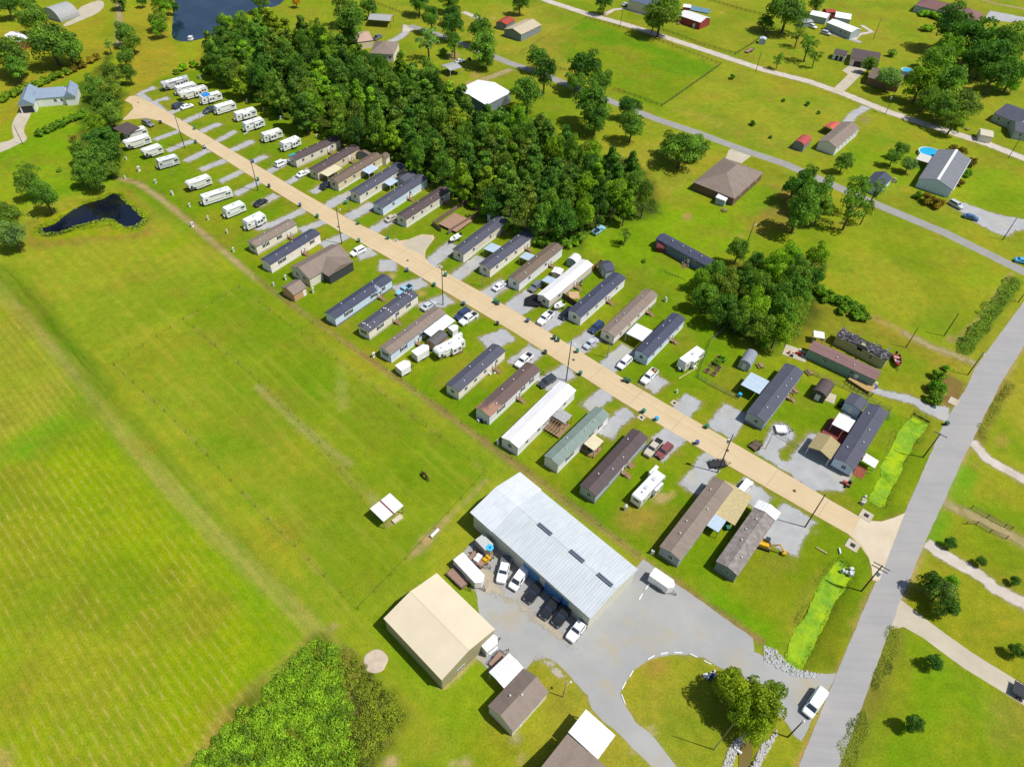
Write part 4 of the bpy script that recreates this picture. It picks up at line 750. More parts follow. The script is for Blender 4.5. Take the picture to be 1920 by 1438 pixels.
r_, hw, hl = building('hip_roof_house','house','house with wide grey-brown pyramid roof by the narrow lane','the pyramid roofed house', (1377,373), (1432,324), (W((1312,334),3)-W((1375,373),3)).length, 2.9, 3.2, cm('brown_brick',(136,108,88),var=.2,scale=9), SH['taupe'], roof='hip', wins=[('R',-.5),('R',.1),('R',.6)])
building('small_canopy','shed','small white-roofed canopy beside the pyramid roofed house','', c('G',1600,70), c('G',1640,20), 3.6, 2.3, .2, WL['grey'], WMT, roof='shed')
building('blue_roof_house','house','house with blue-grey roof and tall white stair at the top edge','the blue-grey roofed house', c('C',870,0), c('C',1060,55), 9, 4.6, 2.0, WL['bei'], cm('blue_grey_roofing',(110,124,150),kind='metal'))
building('red_barn','barn','dark red barn with white metal roof inside the rail fence','the dark red barn', c('C',1243,115), c('C',1412,172), 9.5, 3.4, 1.3, WL['red'], SH['wm'], doors=[('R',.5,.05,DK,1.2),('B',0,.05,DK,2.0,2.4)] if 0 else [('R',.5,.05,WTRIM,1.2)])
building('red_shed','shed','little red shed with white roof behind the dark red barn','', c('C',1280,55), c('C',1340,62), 5, 2.6, .6, WL['red'], WMT)
r_, hw, hl = building('white_roof_house','house','sprawling house with joined bright white metal roofs','the sprawling white roofed house', c('D',440,170), c('D',625,245), 8, 3.4, 1.0, WL['grey'], mat('white_roof_sheet', WHITE, .45, var=.02), wins=[('R',.2),('R',.6)])
building('white_roof_wing','house','white roofed wing behind the sprawling house','', c('D',500,130), c('D',620,150), 9, 3.6, .6, WL['grey'], mat('white_roof_sheet', WHITE, .45, var=.02))
building('white_roof_wing','house','lower left white roofed end of the sprawling house','', c('D',310,110), c('D',440,140), 8, 3.2, .8, WL['grey'], mat('white_roof_sheet', WHITE, .45, var=.02))
building('red_shed','shed','red-roofed shed behind the sprawling white roofed house','', c('D',440,95), c('D',515,95), 5, 3, .8, WL['red'], cm('red_roofing',(190,80,62),kind='metal'))
building('grey_shed','shed','small grey shed at the left end of the sprawling house','', c('D',270,175), c('D',345,165), 5, 2.6, .4, WL['dgrey'], GRM)
building('white_shed','shed','white two-door shed with brown roof left of the brown garage','the white two-door shed', c('D',490,400), c('D',585,422), 6.5, 2.8, 1.1, WL['white'], SH['dark'], doors=[('R',-.3,.05,DK,1.4),('R',.4,.05,DK,1.4)])
building('brown_garage','garage','brown-roofed two-car garage at the end of a concrete drive','the brown garage', c('D',622,440), c('D',830,478), 14, 3.2, 1.9, WL['bei'], SH['dark'], doors=[('R',-.4,.05,DK,3.6,2.4),('R',.35,.05,DK,3.6,2.4)])
building('brown_house','house','brown-roofed house under the big trees beside the white road','the brown house under trees', c('D',745,580), c('D',985,640), 13.5, 3.2, 2.0, WL['brw'], SH['brown'])
building('red_brown_roof_house','house','large house with red-brown hipped metal roof, top right','the red-brown hipped house', c('D',1100,40), c('D',1575,155), 13, 3.4, 2.6, WL['grey'], cm('red_brown_roofing',(150,108,104),kind='metal'), roof='hip', wins=[('R',-.3),('R',.1),('R',.5)])
building('grey_roof_house','house','grey-roofed pale green house cut by the right edge','the right-edge grey roofed house', c('D',1690,850), c('D',1880,930), 15, 3.2, 2.4, WL['grey'], SH['char'], wins=[('R',-.5),('R',.3)])
building('grey_roof_wing','house','front wing of the right-edge grey roofed house','', c('D',1850,985), c('D',2000,1010), 10, 3.1, 1.8, WL['grey'], SH['char'], wins=[('R',-.3)])
building('beige_shed','shed','cream open-fronted shed below the right-edge house','the cream shed', c('D',1590,1010), c('D',1690,1030), 6, 2.7, .6, WL['cream'], cm('cream_roofing',(232,222,196),kind='metal'))
r_, hw, hl = building('brown_roof_home','house','white-sided home with taupe roof and row of windows, upper right','the taupe roofed roadside home', c('D',515,1110), c('D',690,960), 7.2, 3.2, 1.3, WL['white'], SH['taupe'], wins=[('R',y) for y in (-.7,-.4,-.1,.2,.5,.8)], ventl=[(-.2,-.1),(-.1,.6)])
building('red_carport','carport','red-roofed carport joined to the taupe roofed home','', c('D',500,985), c('D',560,945), 5, 2.4, .9, DK, cm('coral_roofing',(226,110,90),kind='metalx'), roof='gable', posts=True)
building('red_roof_shed','shed','grey shed with red barrel roof standing alone in the grass','the red barrel roofed shed', c('D',270,1100), c('D',325,1050), 4.2, 2.2, 1.3, WL['dgrey'], cm('red_shed_roofing',(200,90,84),kind='metalx'), roof='arch', ov=.1)
r_, hw, hl = building('long_grey_home','house','long pale home with grey roof, white ridge and round pool','the white-ridged grey home', c('D',1385,1425), c('D',1520,1195), 11.5, 3.2, 1.8, WL['blue'], SH['lgrey'], wins=[('R',-.6),('R',0),('R',.5)], gutter=WTRIM)
b_ = MB(); b_.prism([(-.45, 5.0), (.45, 5.0), (0, 5.13)], 'y', -hl, hl); b_.build('white_ridge', WTRIM, r_)
b_ = MB(); b_.box(-hw-4.6, -hw-.1, .12*hl, .56*hl, 2.5, 2.6); o_ = b_.build('pool_awning', cm('awning_white',(226,222,212)), r_)
for x in (-hw-4.4, -hw-.4):
    for y in (.14*hl, .54*hl): b_ = MB(); b_.box(x-.06, x+.06, y-.06, y+.06, 0, 2.49); b_.build('post', WTRIM, o_)
building('slate_shed','shed','small slate-roofed shed between trees by the narrow lane','the slate-roofed lane shed', c('D',850,1420), c('D',935,1335), 6.2, 2.8, 1.3, WL['blue'], SH['navy'])
# ================================================================ VEHICLES
TYRE = mat('tyre_rubber', (.02,.02,.02), .9); RIM = mat('wheel_rim', (.4,.4,.42), .35, metal=.6); LAMPW = mat('headlight_lens', (.8,.8,.82), .1); LAMPR = mat('taillight_lens', (.4,.02,.02), .2); AUTOG = glass('car_glass', (.025,.035,.05)); BLK = mat('black_plastic', (.02,.02,.022), .6)
BODY = paint('car_paint', (.8,.8,.8))
def quadpart(root, name, m, pts):
    b_ = MB(); b_.poly(pts); return b_.build(name, m, root)
def slab(root, name, m, pts, t=.02):
    a = [Vector(p) for p in pts]; n = (a[1]-a[0]).cross(a[2]-a[0]).normalized(); b_ = MB(); b_.loft([[p-n*t for p in a], [p+n*t for p in a]]); return b_.build(name, m, root)
def make_vehicle(kind):
    P = {'sedan':dict(L=4.8,W=1.84,hood=.88,belt=.98,trunk=1.0,top=1.45,wb=(1.45,-1.4),gh=(1.35,.55,-1.1,-1.75)),
         'suv':dict(L=4.9,W=1.95,hood=1.05,belt=1.15,trunk=1.15,top=1.8,wb=(1.45,-1.45),gh=(1.2,.65,-2.05,-2.38)),
         'pickup':dict(L=5.9,W=2.0,hood=1.15,belt=1.25,trunk=1.25,top=1.9,wb=(1.9,-1.75),gh=(1.35,.75,-.85,-1.0)),
         'van':dict(L=5.7,W=2.05,hood=1.15,belt=1.25,trunk=1.25,top=2.15,wb=(1.75,-1.75),gh=(1.95,1.25,-2.7,-2.82)),
         'old_pickup':dict(L=5.4,W=1.95,hood=1.1,belt=1.15,trunk=1.15,top=1.75,wb=(1.65,-1.6),gh=(.95,.5,-.55,-.7))}[kind]
    L, Wd = P['L'], P['W']; hl, hw = L/2, Wd/2; root = thing(kind, kind, 'car'); THINGS.pop()
    b_ = MB(); pk = 'pickup' in kind
    def ring(y, z0, z1, w_, ch=.10): return [(-w_+ch, y, z0), (w_-ch, y, z0), (w_, y, z0+ch), (w_+.0, y, z1-ch*1.3), (w_-ch*1.2, y, z1), (-w_+ch*1.2, y, z1), (-w_, y, z1-ch*1.3), (-w_, y, z0+ch)]
    g0, g1, g2, g3 = P['gh']; rear_end = -hl
    st = [(hl, .42, P['hood']-.22, hw*.80), (hl-.12, .3, P['hood']-.1, hw*.9), (hl-.5, .26, P['hood'], hw*.98), (g0, .26, P['belt'], hw)]
    if pk: st += [(g3-.03, .26, P['belt'], hw), (g3-.05, .3, .78, hw*.99), (-hl+.07, .3, .78, hw*.98)]
    else: st += [(g3, .26, P['belt'], hw), (-hl+.35, .28, P['trunk'] if kind != 'sedan' else .98, hw*.97), (-hl+.08, .32, P['trunk']-.08, hw*.93), (-hl, .42, P['trunk']-.22, hw*.86)]
    b_.loft([ring(*s_) for s_ in st][::-1])
    if pk:
        for s_ in (-1, 1): b_.box(min(s_*hw, s_*(hw-.13)), max(s_*hw, s_*(hw-.13)), -hl+.02, g3-.06, .79, P['belt'])
        b_.box(-hw+.03, hw-.03, -hl, -hl+.09, .45, P['belt']-.01)
    # cab
    zb, zt = P['belt']-.02, P['top']; wb_, wt = hw*.93, hw*.76
    base = [(-wb_, g3, zb), (wb_, g3, zb), (wb_, g0, zb), (-wb_, g0, zb)]; top = [(-wt, g2, zt), (wt, g2, zt), (wt, g1, zt), (-wt, g1, zt)]
    mid = [(-wt*1.05, g2-.05, zt-.07), (wt*1.05, g2-.05, zt-.07), (wt*1.05, g1+.07, zt-.07), (-wt*1.05, g1+.07, zt-.07)]
    b_.loft([base, mid, top]); body = b_.build('body', BODY, root)
    def lerp(a, b, t): return Vector(a)*(1-t)+Vector(b)*t
    def panel(name, i, j, u0, u1, m=AUTOG, v0=.1, v1=.92):
        A, B, C_, D_ = base[i], base[j], mid[j], mid[i]
        pt = lambda u, v: lerp(lerp(A, B, u), lerp(D_, C_, u), v)
        slab(root, name, m, [pt(u0, v0), pt(u1, v0), pt(u1, v1), pt(u0, v1)], .015)
    panel('windshield', 2, 3, .06, .94); panel('rear_window', 0, 1, .1, .9, v0=.2)
    if kind == 'van': panel('side_window', 1, 2, .70, .93); panel('side_window', 3, 0, .07, .30)
    else:
        panel('side_window', 1, 2, .08 if kind != 'sedan' else .2, .86, v0=.15); panel('side_window', 3, 0, .14, .92 if kind != 'sedan' else .8, v0=.15)
    if pk: bb = MB(); bb.box(-hw+.14, hw-.14, -hl+.1, g3-.08, .785, .80); bb.build('bed_liner', BLK, root)
    for y in P['wb']:
        for s_ in (-1, 1):
            x = s_*(hw-.12); t_ = MB(); t_.tube((x-.11, y, .36), (x+.11, y, .36), .37, None, 14); ty = t_.build('wheel', TYRE, root)
            t_ = MB(); t_.tube((x+s_*.112, y, .36), (x+s_*.125, y, .36), .21, None, 10); t_.build('rim', RIM, ty)
    for s_ in (-1, 1):
        t_ = MB(); t_.box(s_*hw*.62-.17, s_*hw*.62+.17, hl-.06, hl-.015+.02, P['hood']-.36, P['hood']-.2); t_.build('headlight', LAMPW, root)
        t_ = MB(); t_.box(s_*hw*.8-.09, s_*hw*.8+.09, -hl-.02, -hl+.05, P['trunk']-.42, P['trunk']-.2); t_.build('taillight', LAMPR, root)
        t_ = MB(); t_.box(min(s_*hw, s_*(hw+.2)), max(s_*hw, s_*(hw+.2)), g0-.45, g0-.3, P['belt'], P['belt']+.16); t_.build('mirror', BLK, root)
    t_ = MB(); t_.box(-hw*.82, hw*.82, hl-.1, hl+.06, .36, .52); t_.build('bumper', BLK if kind in ('suv','van') else RIM, root)
    return root
PROTO = {}; COLS = {'white':(.80,.80,.80),'black':(.012,.013,.016),'grey':(.16,.17,.18),'silver':(.5,.52,.53),'navy':(.03,.05,.12),'tan':(.5,.44,.33),'maroon':(.22,.06,.06),'blue':(.04,.12,.28),'ltblue':(.25,.5,.6),'cyan':(.05,.4,.7),'dark':(.04,.05,.06)}
CATS = {'sedan':'car','suv':'suv','pickup':'pickup truck','old_pickup':'pickup truck','van':'van'}
def vehicle(kind, colr, rear, front, label, near=True, z=.9):
    a, b_ = W(rear, z), W(front, z); d = b_-a; mid_ = (a+b_)/2; rz = math.atan2(d.y, d.x)-math.pi/2
    if kind not in PROTO: PROTO[kind] = (make_vehicle(kind), None); PROTO[kind] = (PROTO[kind][0], tree_of(PROTO[kind][0])); o = PROTO[kind][0]
    else: o = copy_tree(PROTO[kind][0], None, PROTO[kind][1])
    o.name = {'old_pickup':'pickup_truck','pickup':'pickup_truck'}.get(kind, kind); o.location = (mid_.x, mid_.y, .03); o.rotation_euler = (0, 0, rz)
    for k_ in kids(o):
        if k_.name.startswith('body'): k_.material_slots[0].link = 'OBJECT'; k_.material_slots[0].material = paint(colr+'_paint', COLS[colr])
    tag(o, label, CATS[kind], 'parked vehicles'); return o
VEH = [
 ('suv','dark',c('t',630,490),c('t',735,435),'dark suv beside the white sedan near the lane head'),
 ('sedan','white',c('t',725,490),c('t',835,455),'white sedan beside the dark suv near the lane head'),
 ('pickup','dark',c('t',1085,495),c('t',1000,530),'dark pickup in front of the fifth white camper'),
 ('suv','grey',c('t',290,640),c('t',395,690),'silver grey suv beside the shingled open shelter'),
 ('suv','white',c('B',145,1240),c('B',235,1200),'white suv on the drive before the turquoise tarped home'),
 ('sedan','white',c('B',305,1318),c('B',395,1275),'white sedan before the tan home with cream awning'),
 ('suv','black',c('B',495,1405),c('B',560,1365),'black car under the cream awning of the tan home'),
 ('sedan','black',c('F',5,90),c('F',60,60),'black car on gravel beside the lower campers'),
 ('suv','white',c('F',815,415),c('F',708,470),'white suv beside the brown L-shaped house'),
 ('sedan','white',c('F',1782,728),c('F',1870,670),'white sedan beside the weathered brown roofed home'),
 ('sedan','tan',c('F',985,205),c('F',1045,175),'tan sedan at the end of the beige home by the fenced yard'),
 ('old_pickup','ltblue',c('F',1150,705),c('F',1070,760),'pale pickup half hidden behind the home with skylights'),
 ('sedan','silver',c('F',1240,880),c('F',1345,810),'silver sedan beside the home with striped porch cover'),
 ('suv','navy',c('F',1590,880),c('F',1500,945),'dark blue suv beside the white pickup near the striped porch'),
 ('pickup','white',c('F',1650,905),c('F',1530,985),'white pickup beside the dark blue suv near the striped porch'),
 ('suv','grey',c('G',225,665),c('G',130,745),'dark grey suv at the front of the upper white metal roofed home'),
 ('pickup','white',c('G',305,890),c('G',195,990),'white pickup in front of the upper white metal roofed home'),
 ('suv','black',c('G',440,875),c('G',375,940),'black car tucked beside the white home with gabled addition'),
 ('suv','navy',c('G',675,975),c('G',590,1045),'navy suv beside the taupe roofed home'),
 ('sedan','silver',c('G',635,1095),c('G',548,1160),'silver sedan on the drive of the taupe roofed home'),
 ('suv','white',c('G',885,1235),c('G',800,1315),'white suv before the blue home with white carport'),
 ('pickup','white',c('G',1080,1325),c('G',975,1430),'white pickup with a loaded bed near the lone camper'),
 ('pickup','white',c('G',145,1205),c('G',30,1310),'white pickup beside the plain charcoal roofed home'),
 ('suv','dark',c('G',300,1390),c('G',225,1438),'black suv beside the long white roofed home'),
 ('old_pickup','ltblue',c('G',610,310),c('G',690,255),'old pale blue and white pickup parked on the grass by the wood'),
 ('pickup','tan',c('v',700,1110),c('v',560,1270),'cream pickup parked beside the maroon suv'),
 ('suv','maroon',c('v',840,1140),c('v',665,1310),'maroon suv parked beside the cream pickup'),
 ('suv','white',c('J',1700,825),c('J',1785,715),'white suv beside the home with lumber deck'),
 ('pickup','white',c('r',725,455),c('r',655,725),'white pickup with black bed cover, first in the yard row'),
 ('van','white',c('r',950,545),c('r',760,810),'white panel van in the gravel yard row'),
 ('pickup','black',c('r',1105,705),c('r',940,905),'black pickup with grey bed cover next to the white van'),
 ('pickup','black',c('r',1270,860),c('r',1100,1080),'black pickup with tool boxes in its open bed'),
 ('pickup','black',c('r',1400,940),c('r',1230,1155),'black pickup between the open-bed black and white pickups'),
 ('pickup','white',c('r',1555,1080),c('r',1370,1320),'white pickup with ladder rack at the warehouse corner'),
 ('van','white',c('N',400,880),c('N',300,1030),'white van leaving the gravel yard at the asphalt road'),
 ('suv','white',c('D',300,185),c('D',365,210),'white suv before the sprawling white roofed house'),
 ('suv','silver',c('D',395,235),c('D',475,260),'silver suv before the sprawling white roofed house'),
 ('suv','silver',c('H',1370,70),c('H',1450,115),'silver suv by the front of the white-ridged grey home'),
 ('sedan','blue',c('H',1470,170),c('H',1575,200),'blue sedan alone on the wide gravel drive, right'),
 ('sedan','cyan',c('H',1875,505),c('H',1950,520),'bright blue car cut by the right edge'),
 ('pickup','grey',c('B',880,295),c('B',940,262),'grey pickup by the pale pink roofed house'),
 ('sedan','silver',c('C',820,45),c('C',875,15),'silver car by the blue-grey roofed house'),
 ('sedan','silver',c('B',1505,460),c('B',1550,450),'silver car under trees near the small grey field shed'),
]
VO = {}
for v_ in VEH: VO[v_[4]] = vehicle(*v_[:4], v_[4])
def addpart(o, name, m, fn): b_ = MB(); fn(b_); return b_.build(name, m, o)
GC = mat('bed_cover', (.12,.12,.13), .6)
for k_ in ('white pickup with black bed cover, first in the yard row','black pickup with grey bed cover next to the white van','black pickup between the open-bed black and white pickups'):
    addpart(VO[k_], 'bed_cover', GC, lambda b_: b_.box(-.93, .93, -2.86, -1.06, 1.26, 1.34))
addpart(VO['black pickup with tool boxes in its open bed'], 'tool_box', mat('tool_box_steel', (.4,.41,.42), .4), lambda b_: [b_.box(-.8, .8, -1.75, -1.2, .9, 1.3), b_.box(-.5, .0, -2.5, -1.9, .82, 1.1)])
addpart(VO['white pickup with ladder rack at the warehouse corner'], 'rack', RIM, lambda b_: [b_.box(s_*.95-.04, s_*.95+.04, -2.9, -1.1, 1.27, 1.75) for s_ in (-1,)]+[b_.box(-.5, .4, -2.0, -1.3, .82, 1.1)])
addpart(VO['white pickup with a loaded bed near the lone camper'], 'cargo', cm('junk',(190,140,90)), lambda b_: [b_.box(-.6, .1, -2.6, -1.9, .82, 1.25), b_.box(.2, .7, -2.0, -1.3, .82, 1.2)])
addpart(VO['cream pickup parked beside the maroon suv'], 'cargo', BLK, lambda b_: b_.box(-.7, .6, -2.5, -1.5, .82, 1.15))
# ---------------------------------------------------------------- campers and trailers
RVW = paint('camper_white', (.78,.78,.76), .3); RVC = paint('camper_cream', (.72,.70,.64), .3); RVG = paint('camper_grey', (.55,.56,.56), .3); ROOFW = mat('camper_roof', (.74,.74,.73), .5, var=.05); STRG = mat('grey_stripe', (.22,.22,.24), .4); STRB = mat('brown_stripe', (.32,.24,.18), .4)
def wheels(root, ys, hw, r=.36):
    for y in ys:
        for s_ in (-1, 1):
            x = s_*(hw-.13); t_ = MB(); t_.tube((x-.11, y, r), (x+.11, y, r), r, None, 12); ty = t_.build('wheel', TYRE, root); t_ = MB(); t_.tube((x+s_*.112, y, r), (x+s_*.12, y, r), r*.5, None, 8); t_.build('rim', RIM, ty)
def camper(p_near, p_far, label, L=None, fifth=False, slides=1, body=None, stripe=None, blue=False, seed=0, grp='campers on the gravel lots', front_near=True, zt=3.2):
    a, b_ = W(p_near, zt), W(p_far, zt); d = b_-a; LL = d.length if L is None else L; mid_ = (a+b_)/2; rz = math.atan2(d.y, d.x)-math.pi/2
    root = thing('camper_trailer', label, 'camper', (mid_.x, mid_.y, 0), rz, grp); rs = random.Random(seed); hl, hw = LL/2, 1.25; body = body or RVW; stripe = stripe or (STRG if seed % 2 else STRB)
    s = -1 if front_near else 1   # front end direction along y
    if fifth: pr = [(s*-hl, .65), (s*-hl, 2.95), (s*(-hl+.25), 3.2), (s*(hl-2.2), 3.2), (s*(hl-.7), 3.35), (s*(hl-.1), 2.9), (s*hl, 2.3), (s*(hl-.2), 1.75), (s*(hl-2.2), 1.6), (s*(hl-2.4), .65)]
    else: pr = [(s*-hl, .6), (s*-hl, 2.85), (s*(-hl+.3), 3.15), (s*(hl-.6), 3.15), (s*(hl-.15), 2.6), (s*hl, 1.7), (s*(hl-.1), .6)]
    b2 = MB(); b2.prism(pr, 'x', -hw, hw); b2.build('body', body, root)
    b2 = MB(); b2.box(-hw+.12, hw-.12, -hl+.35, hl-.75 if not fifth else hl-2.3, 3.17, 3.215); ro = b2.build('roof', ROOFW, root)
    for y in ((-.25, .4) if LL > 9 else (.1,)): b2 = MB(); b2.box(-.35, .35, y*hl-.5, y*hl+.5, 3.22, 3.5); b2.build('air_conditioner', ROOFW if rs.random() < .5 else RVG, ro)
    for y in (-.6, .75 if LL > 8 else .5): b2 = MB(); b2.box(-.2, .2, y*hl-.2, y*hl+.2, 3.22, 3.34); b2.build('roof_hatch', STRG if rs.random() < .4 else ROOFW, ro)
    for s_ in (-1, 1): b2 = MB(); b2.box(min(s_*hw, s_*(hw+.012)), max(s_*hw, s_*(hw+.012)), -hl+.3, hl-.6, 1.1, 1.32); b2.build('stripe', stripe, root)
    for i in range(slides):
        y0 = (-.15 if i == 0 else -.8)*hl*(1 if seed % 2 else -1)-.9; ln = 2.8 if LL > 8 else 2.1; sd = 1 if i == 0 else -1
        b2 = MB(); x0, x1 = sorted((sd*hw, sd*(hw+.75))); b2.box(x0, x1, y0, y0+ln, .95, 2.85); so_ = b2.build('slide_out', body, root)
        x0, x1 = sorted((sd*(hw+.75), sd*(hw+.78)))
        for k in range(2): b2 = MB(); b2.box(x0, x1, y0+.3+k*ln*.5, y0+.3+k*ln*.5+.75, 1.7, 2.4); b2.build('window', AUTOG, so_)
    for y in (-.75, .62, .8): b2 = MB(); b2.box(hw, hw+.025, y*hl-.35, y*hl+.35, 1.75, 2.35); b2.build('window', AUTOG, root)
    b2 = MB(); b2.box(hw, hw+.03, .4*hl-.35, .4*hl+.35, .7, 2.6); b2.build('door', RVC, root)
    ey = s*(hl+.02) if not fifth else s*-(hl+.02); b2 = MB(); b2.box(-.7, .7, min(ey, ey*.998), max(ey, ey*.998)+.0, 1.9, 2.5) if 0 else b2.box(-.7, .7, s*-hl-.02, s*-hl+.02, 1.9, 2.5); b2.build('end_window', AUTOG, root)
    b2 = MB(); b2.tube((hw+.12, -hl*.5, 3.0), (hw+.12, hl*.6, 3.0), .09, None, 8); b2.build('awning_roll', STRG if seed % 3 == 0 else ROOFW, root)
    wheels(root, (s*-.5-.45, s*-.5+.45), hw)
    if not fifth:
        b2 = MB(); b2.tube((-.8, s*hl, .55), (0, s*(hl+1.1), .5), .05, None, 6); b2.tube((.8, s*hl, .55), (0, s*(hl+1.1), .5), .05, None, 6); b2.tube((0, s*(hl+1.0), .0), (0, s*(hl+1.0), .9), .05, None, 6); b2.build('tow_hitch', BLK, root)
        b2 = MB(); b2.tube((-.18, s*(hl+.35), .6), (-.18, s*(hl+.35), 1.2), .16, None, 8); b2.tube((.18, s*(hl+.35), .6), (.18, s*(hl+.35), 1.2), .16, None, 8); b2.build('gas_bottles', ROOFW, root)
    else: b2 = MB(); b2.box(-.25, .25, s*(hl-1.0)-.2, s*(hl-1.0)+.2, .0, 1.7); b2.build('king_pin_stand', BLK, root)
    if blue: b2 = MB(); b2.box(-hw-.02, hw+.02, -hl*.75, -hl*.05, 3.5, 3.54); b2.build('tarp', mat('blue_tarp', (.02,.25,.75), .5), root)
    return root
CP = [
 (c('t',535,205),c('t',735,150),'white camper at the far end of the lane, first of the upper row',10.5,1,2,RVG,0,0),
 (c('t',670,258),c('t',840,212),'short white camper squeezed between the first and third',8,0,0,RVW,0,1),
 (c('t',720,320),c('t',955,250),'white fifth-wheel camper third from the lane head',11,1,1,RVC,0,2),
 (c('t',925,370),c('t',1150,308),'white camper with a bright blue tarp on its roof',None,0,1,RVW,1,3),
 (c('t',1088,480),c('t',1305,415),'plain white camper behind the dark pickup',None,0,0,RVW,0,4),
 (c('t',1310,555),c('t',1540,490),'white camper with teal roof edge, seventh lot',None,0,1,RVW,0,5),
 (c('t',1410,670),c('t',1625,600),'white camper with a loose white pole lying beside it',None,0,1,RVW,0,6),
 (c('t',1620,790),c('t',1830,725),'pale grey-white camper between two empty upper lots',None,0,1,RVC,0,7),
 (c('B',185,1072),c('B',315,1020),'last white camper of the upper row, nearest the tarped home',None,0,1,RVW,0,8),
 (c('t',110,760),c('t',270,715),'small camper parked under the shingled open shelter',7.5,0,0,RVC,0,9),
 (c('t',65,880),c('t',345,790),'long cream camper, first of the lower row beside the shelter',None,1,0,RVC,0,11),
 (c('t',270,975),c('t',475,900),'cream camper second in the lower row',None,1,0,RVC,0,13),
 (c('t',435,1085),c('t',665,1020),'grey-topped camper third in the lower row',None,0,0,RVG,0,15),
 (c('t',770,1340),c('t',1025,1245),'cream camper beside the small pond corner of the park',None,1,0,RVC,0,17),
 (c('E',1500,35),c('E',1720,-35),'long plain white camper, fifth of the lower row',None,0,0,RVW,0,18),
 (c('E',1672,130),c('E',1815,70),'white camper with dry grass around it, sixth of the lower row',None,0,0,RVW,0,19),
 (c('E',1825,220),c('F',50,152),'white camper nearest the first lower home',None,0,1,RVW,0,20),
 (c('F',1345,1190),c('F',1545,1085),'big white camper with timber stair beside the cargo trailers',None,1,2,RVW,0,22),
 (c('G',1275,1270),c('G',1420,1165),'white camper with brown roof hatches alone among the upper homes',None,0,1,RVC,0,23),
 (c('J',935,850),c('J',1120,655),'white camper with front slide-outs between two lower homes',None,1,2,RVW,0,24),
]
for p1, p2, lab, L_, fi, slv, bd, bl, sd in CP: camper(p1, p2, lab, L_, bool(fi), slv, bd, None, bool(bl), sd, front_near=(sd != 24))
def cargo(p_near, p_far, label, zt=2.4, w_=2.2, nose='far', colm=None, roofm=None, extra=None):
    a, b_ = W(p_near, zt), W(p_far, zt); d = b_-a; LL = d.length; mid_ = (a+b_)/2; rz = math.atan2(d.y, d.x)-math.pi/2; hl, hw = LL/2, w_/2
    root = thing('cargo_trailer', label, 'trailer', (mid_.x, mid_.y, 0), rz, 'enclosed cargo trailers'); s = 1 if nose == 'far' else -1; colm = colm or RVW
    pl = [(-hw, -s*hl), (hw, -s*hl), (hw, s*(hl-.7)), (.25, s*hl), (-.25, s*hl), (-hw, s*(hl-.7))]
    b2 = MB(); b2.prism(pl if s > 0 else pl[::-1], 'z', .5, zt-.03); b2.build('body', colm, root)
    b2 = MB(); b2.prism(pl if s > 0 else pl[::-1], 'z', zt-.028, zt+.03); b2.v = [(x*1.02, y*1.005, z) for x, y, z in b2.v]; ro = b2.build('roof', roofm or ROOFW, root)
    for i in range(int(LL/.9)): b2 = MB(); y = -hl+.5+i*.9; b2.box(-hw+.06, hw-.06, y, y+.04, zt+.031, zt+.05); b2.build('roof_rib', RVG, ro)
    wheels(root, (-.45, .45) if LL > 5 else (0,), hw+.08); b2 = MB(); b2.tube((-.5, s*(hl-.3), .48), (0, s*(hl+1.0), .48), .05, None, 6); b2.tube((.5, s*(hl-.3), .48), (0, s*(hl+1.0), .48), .05, None, 6); b2.tube((0, s*(hl+.9), 0), (0, s*(hl+.9), .8), .05, None, 6); b2.build('tow_hitch', BLK, root)
    b2 = MB(); b2.box(-hw+.1, hw-.1, -s*hl-.03, -s*hl+.03, .6, zt-.15); b2.build('door', RVG, root)
    for s_ in (-1, 1): b2 = MB(); x0, x1 = sorted((s_*(hw+.01), s_*(hw+.2))); b2.box(x0, x1, -.95, .95, .72, .8); b2.build('fender', RIM, root)
    return root
t_ = cargo(c('r',435,255), c('r',560,385), 'grey cargo trailer with bright blue roof fan disc', 2.5, 2.1, 'far', mat('trailer_tan', S(190,182,160)), mat('trailer_roof', S(206,210,206), var=.05))
b2 = MB(); b2.tube((0, 1.4, 2.56), (0, 1.4, 2.6), .75, None, 20); o_ = b2.build('fan_disc', mat('fan_blue', (.05,.45,.85), .5), t_); b2 = MB(); b2.tube((0, 1.4, 2.6), (0, 1.4, 2.64), .22, None, 16); b2.build('fan_hub', mat('fan_navy', (.01,.05,.2), .5), o_)
cargo(c('r',215,455), c('r',465,720), 'long white cargo trailer beside the cream workshop', 2.6, 2.4)
cargo(c('r',470,1400), c('r',615,1285), 'white cargo trailer with mottled roof at the workshop corner', 2.5, 2.3, roofm=mat('mottled_roof', (.6,.6,.62), .6, 'mottle', var=.1))
cargo((1223,1071), (1264,1099), 'white cargo trailer by the warehouse east corner', 2.6, 2.2)
cargo(c('F',1185,1210), c('F',1290,1150), 'white cargo trailer parked near the big camper', 2.6, 2.4)
cargo(c('F',1065,1320), c('F',1150,1270), 'shorter white cargo trailer closest to the fence line', 2.4, 2.6)
cargo(c('F',1455,1030), c('F',1510,1000), 'small grey cargo trailer beside the striped porch cover', 2.3, 2.0)
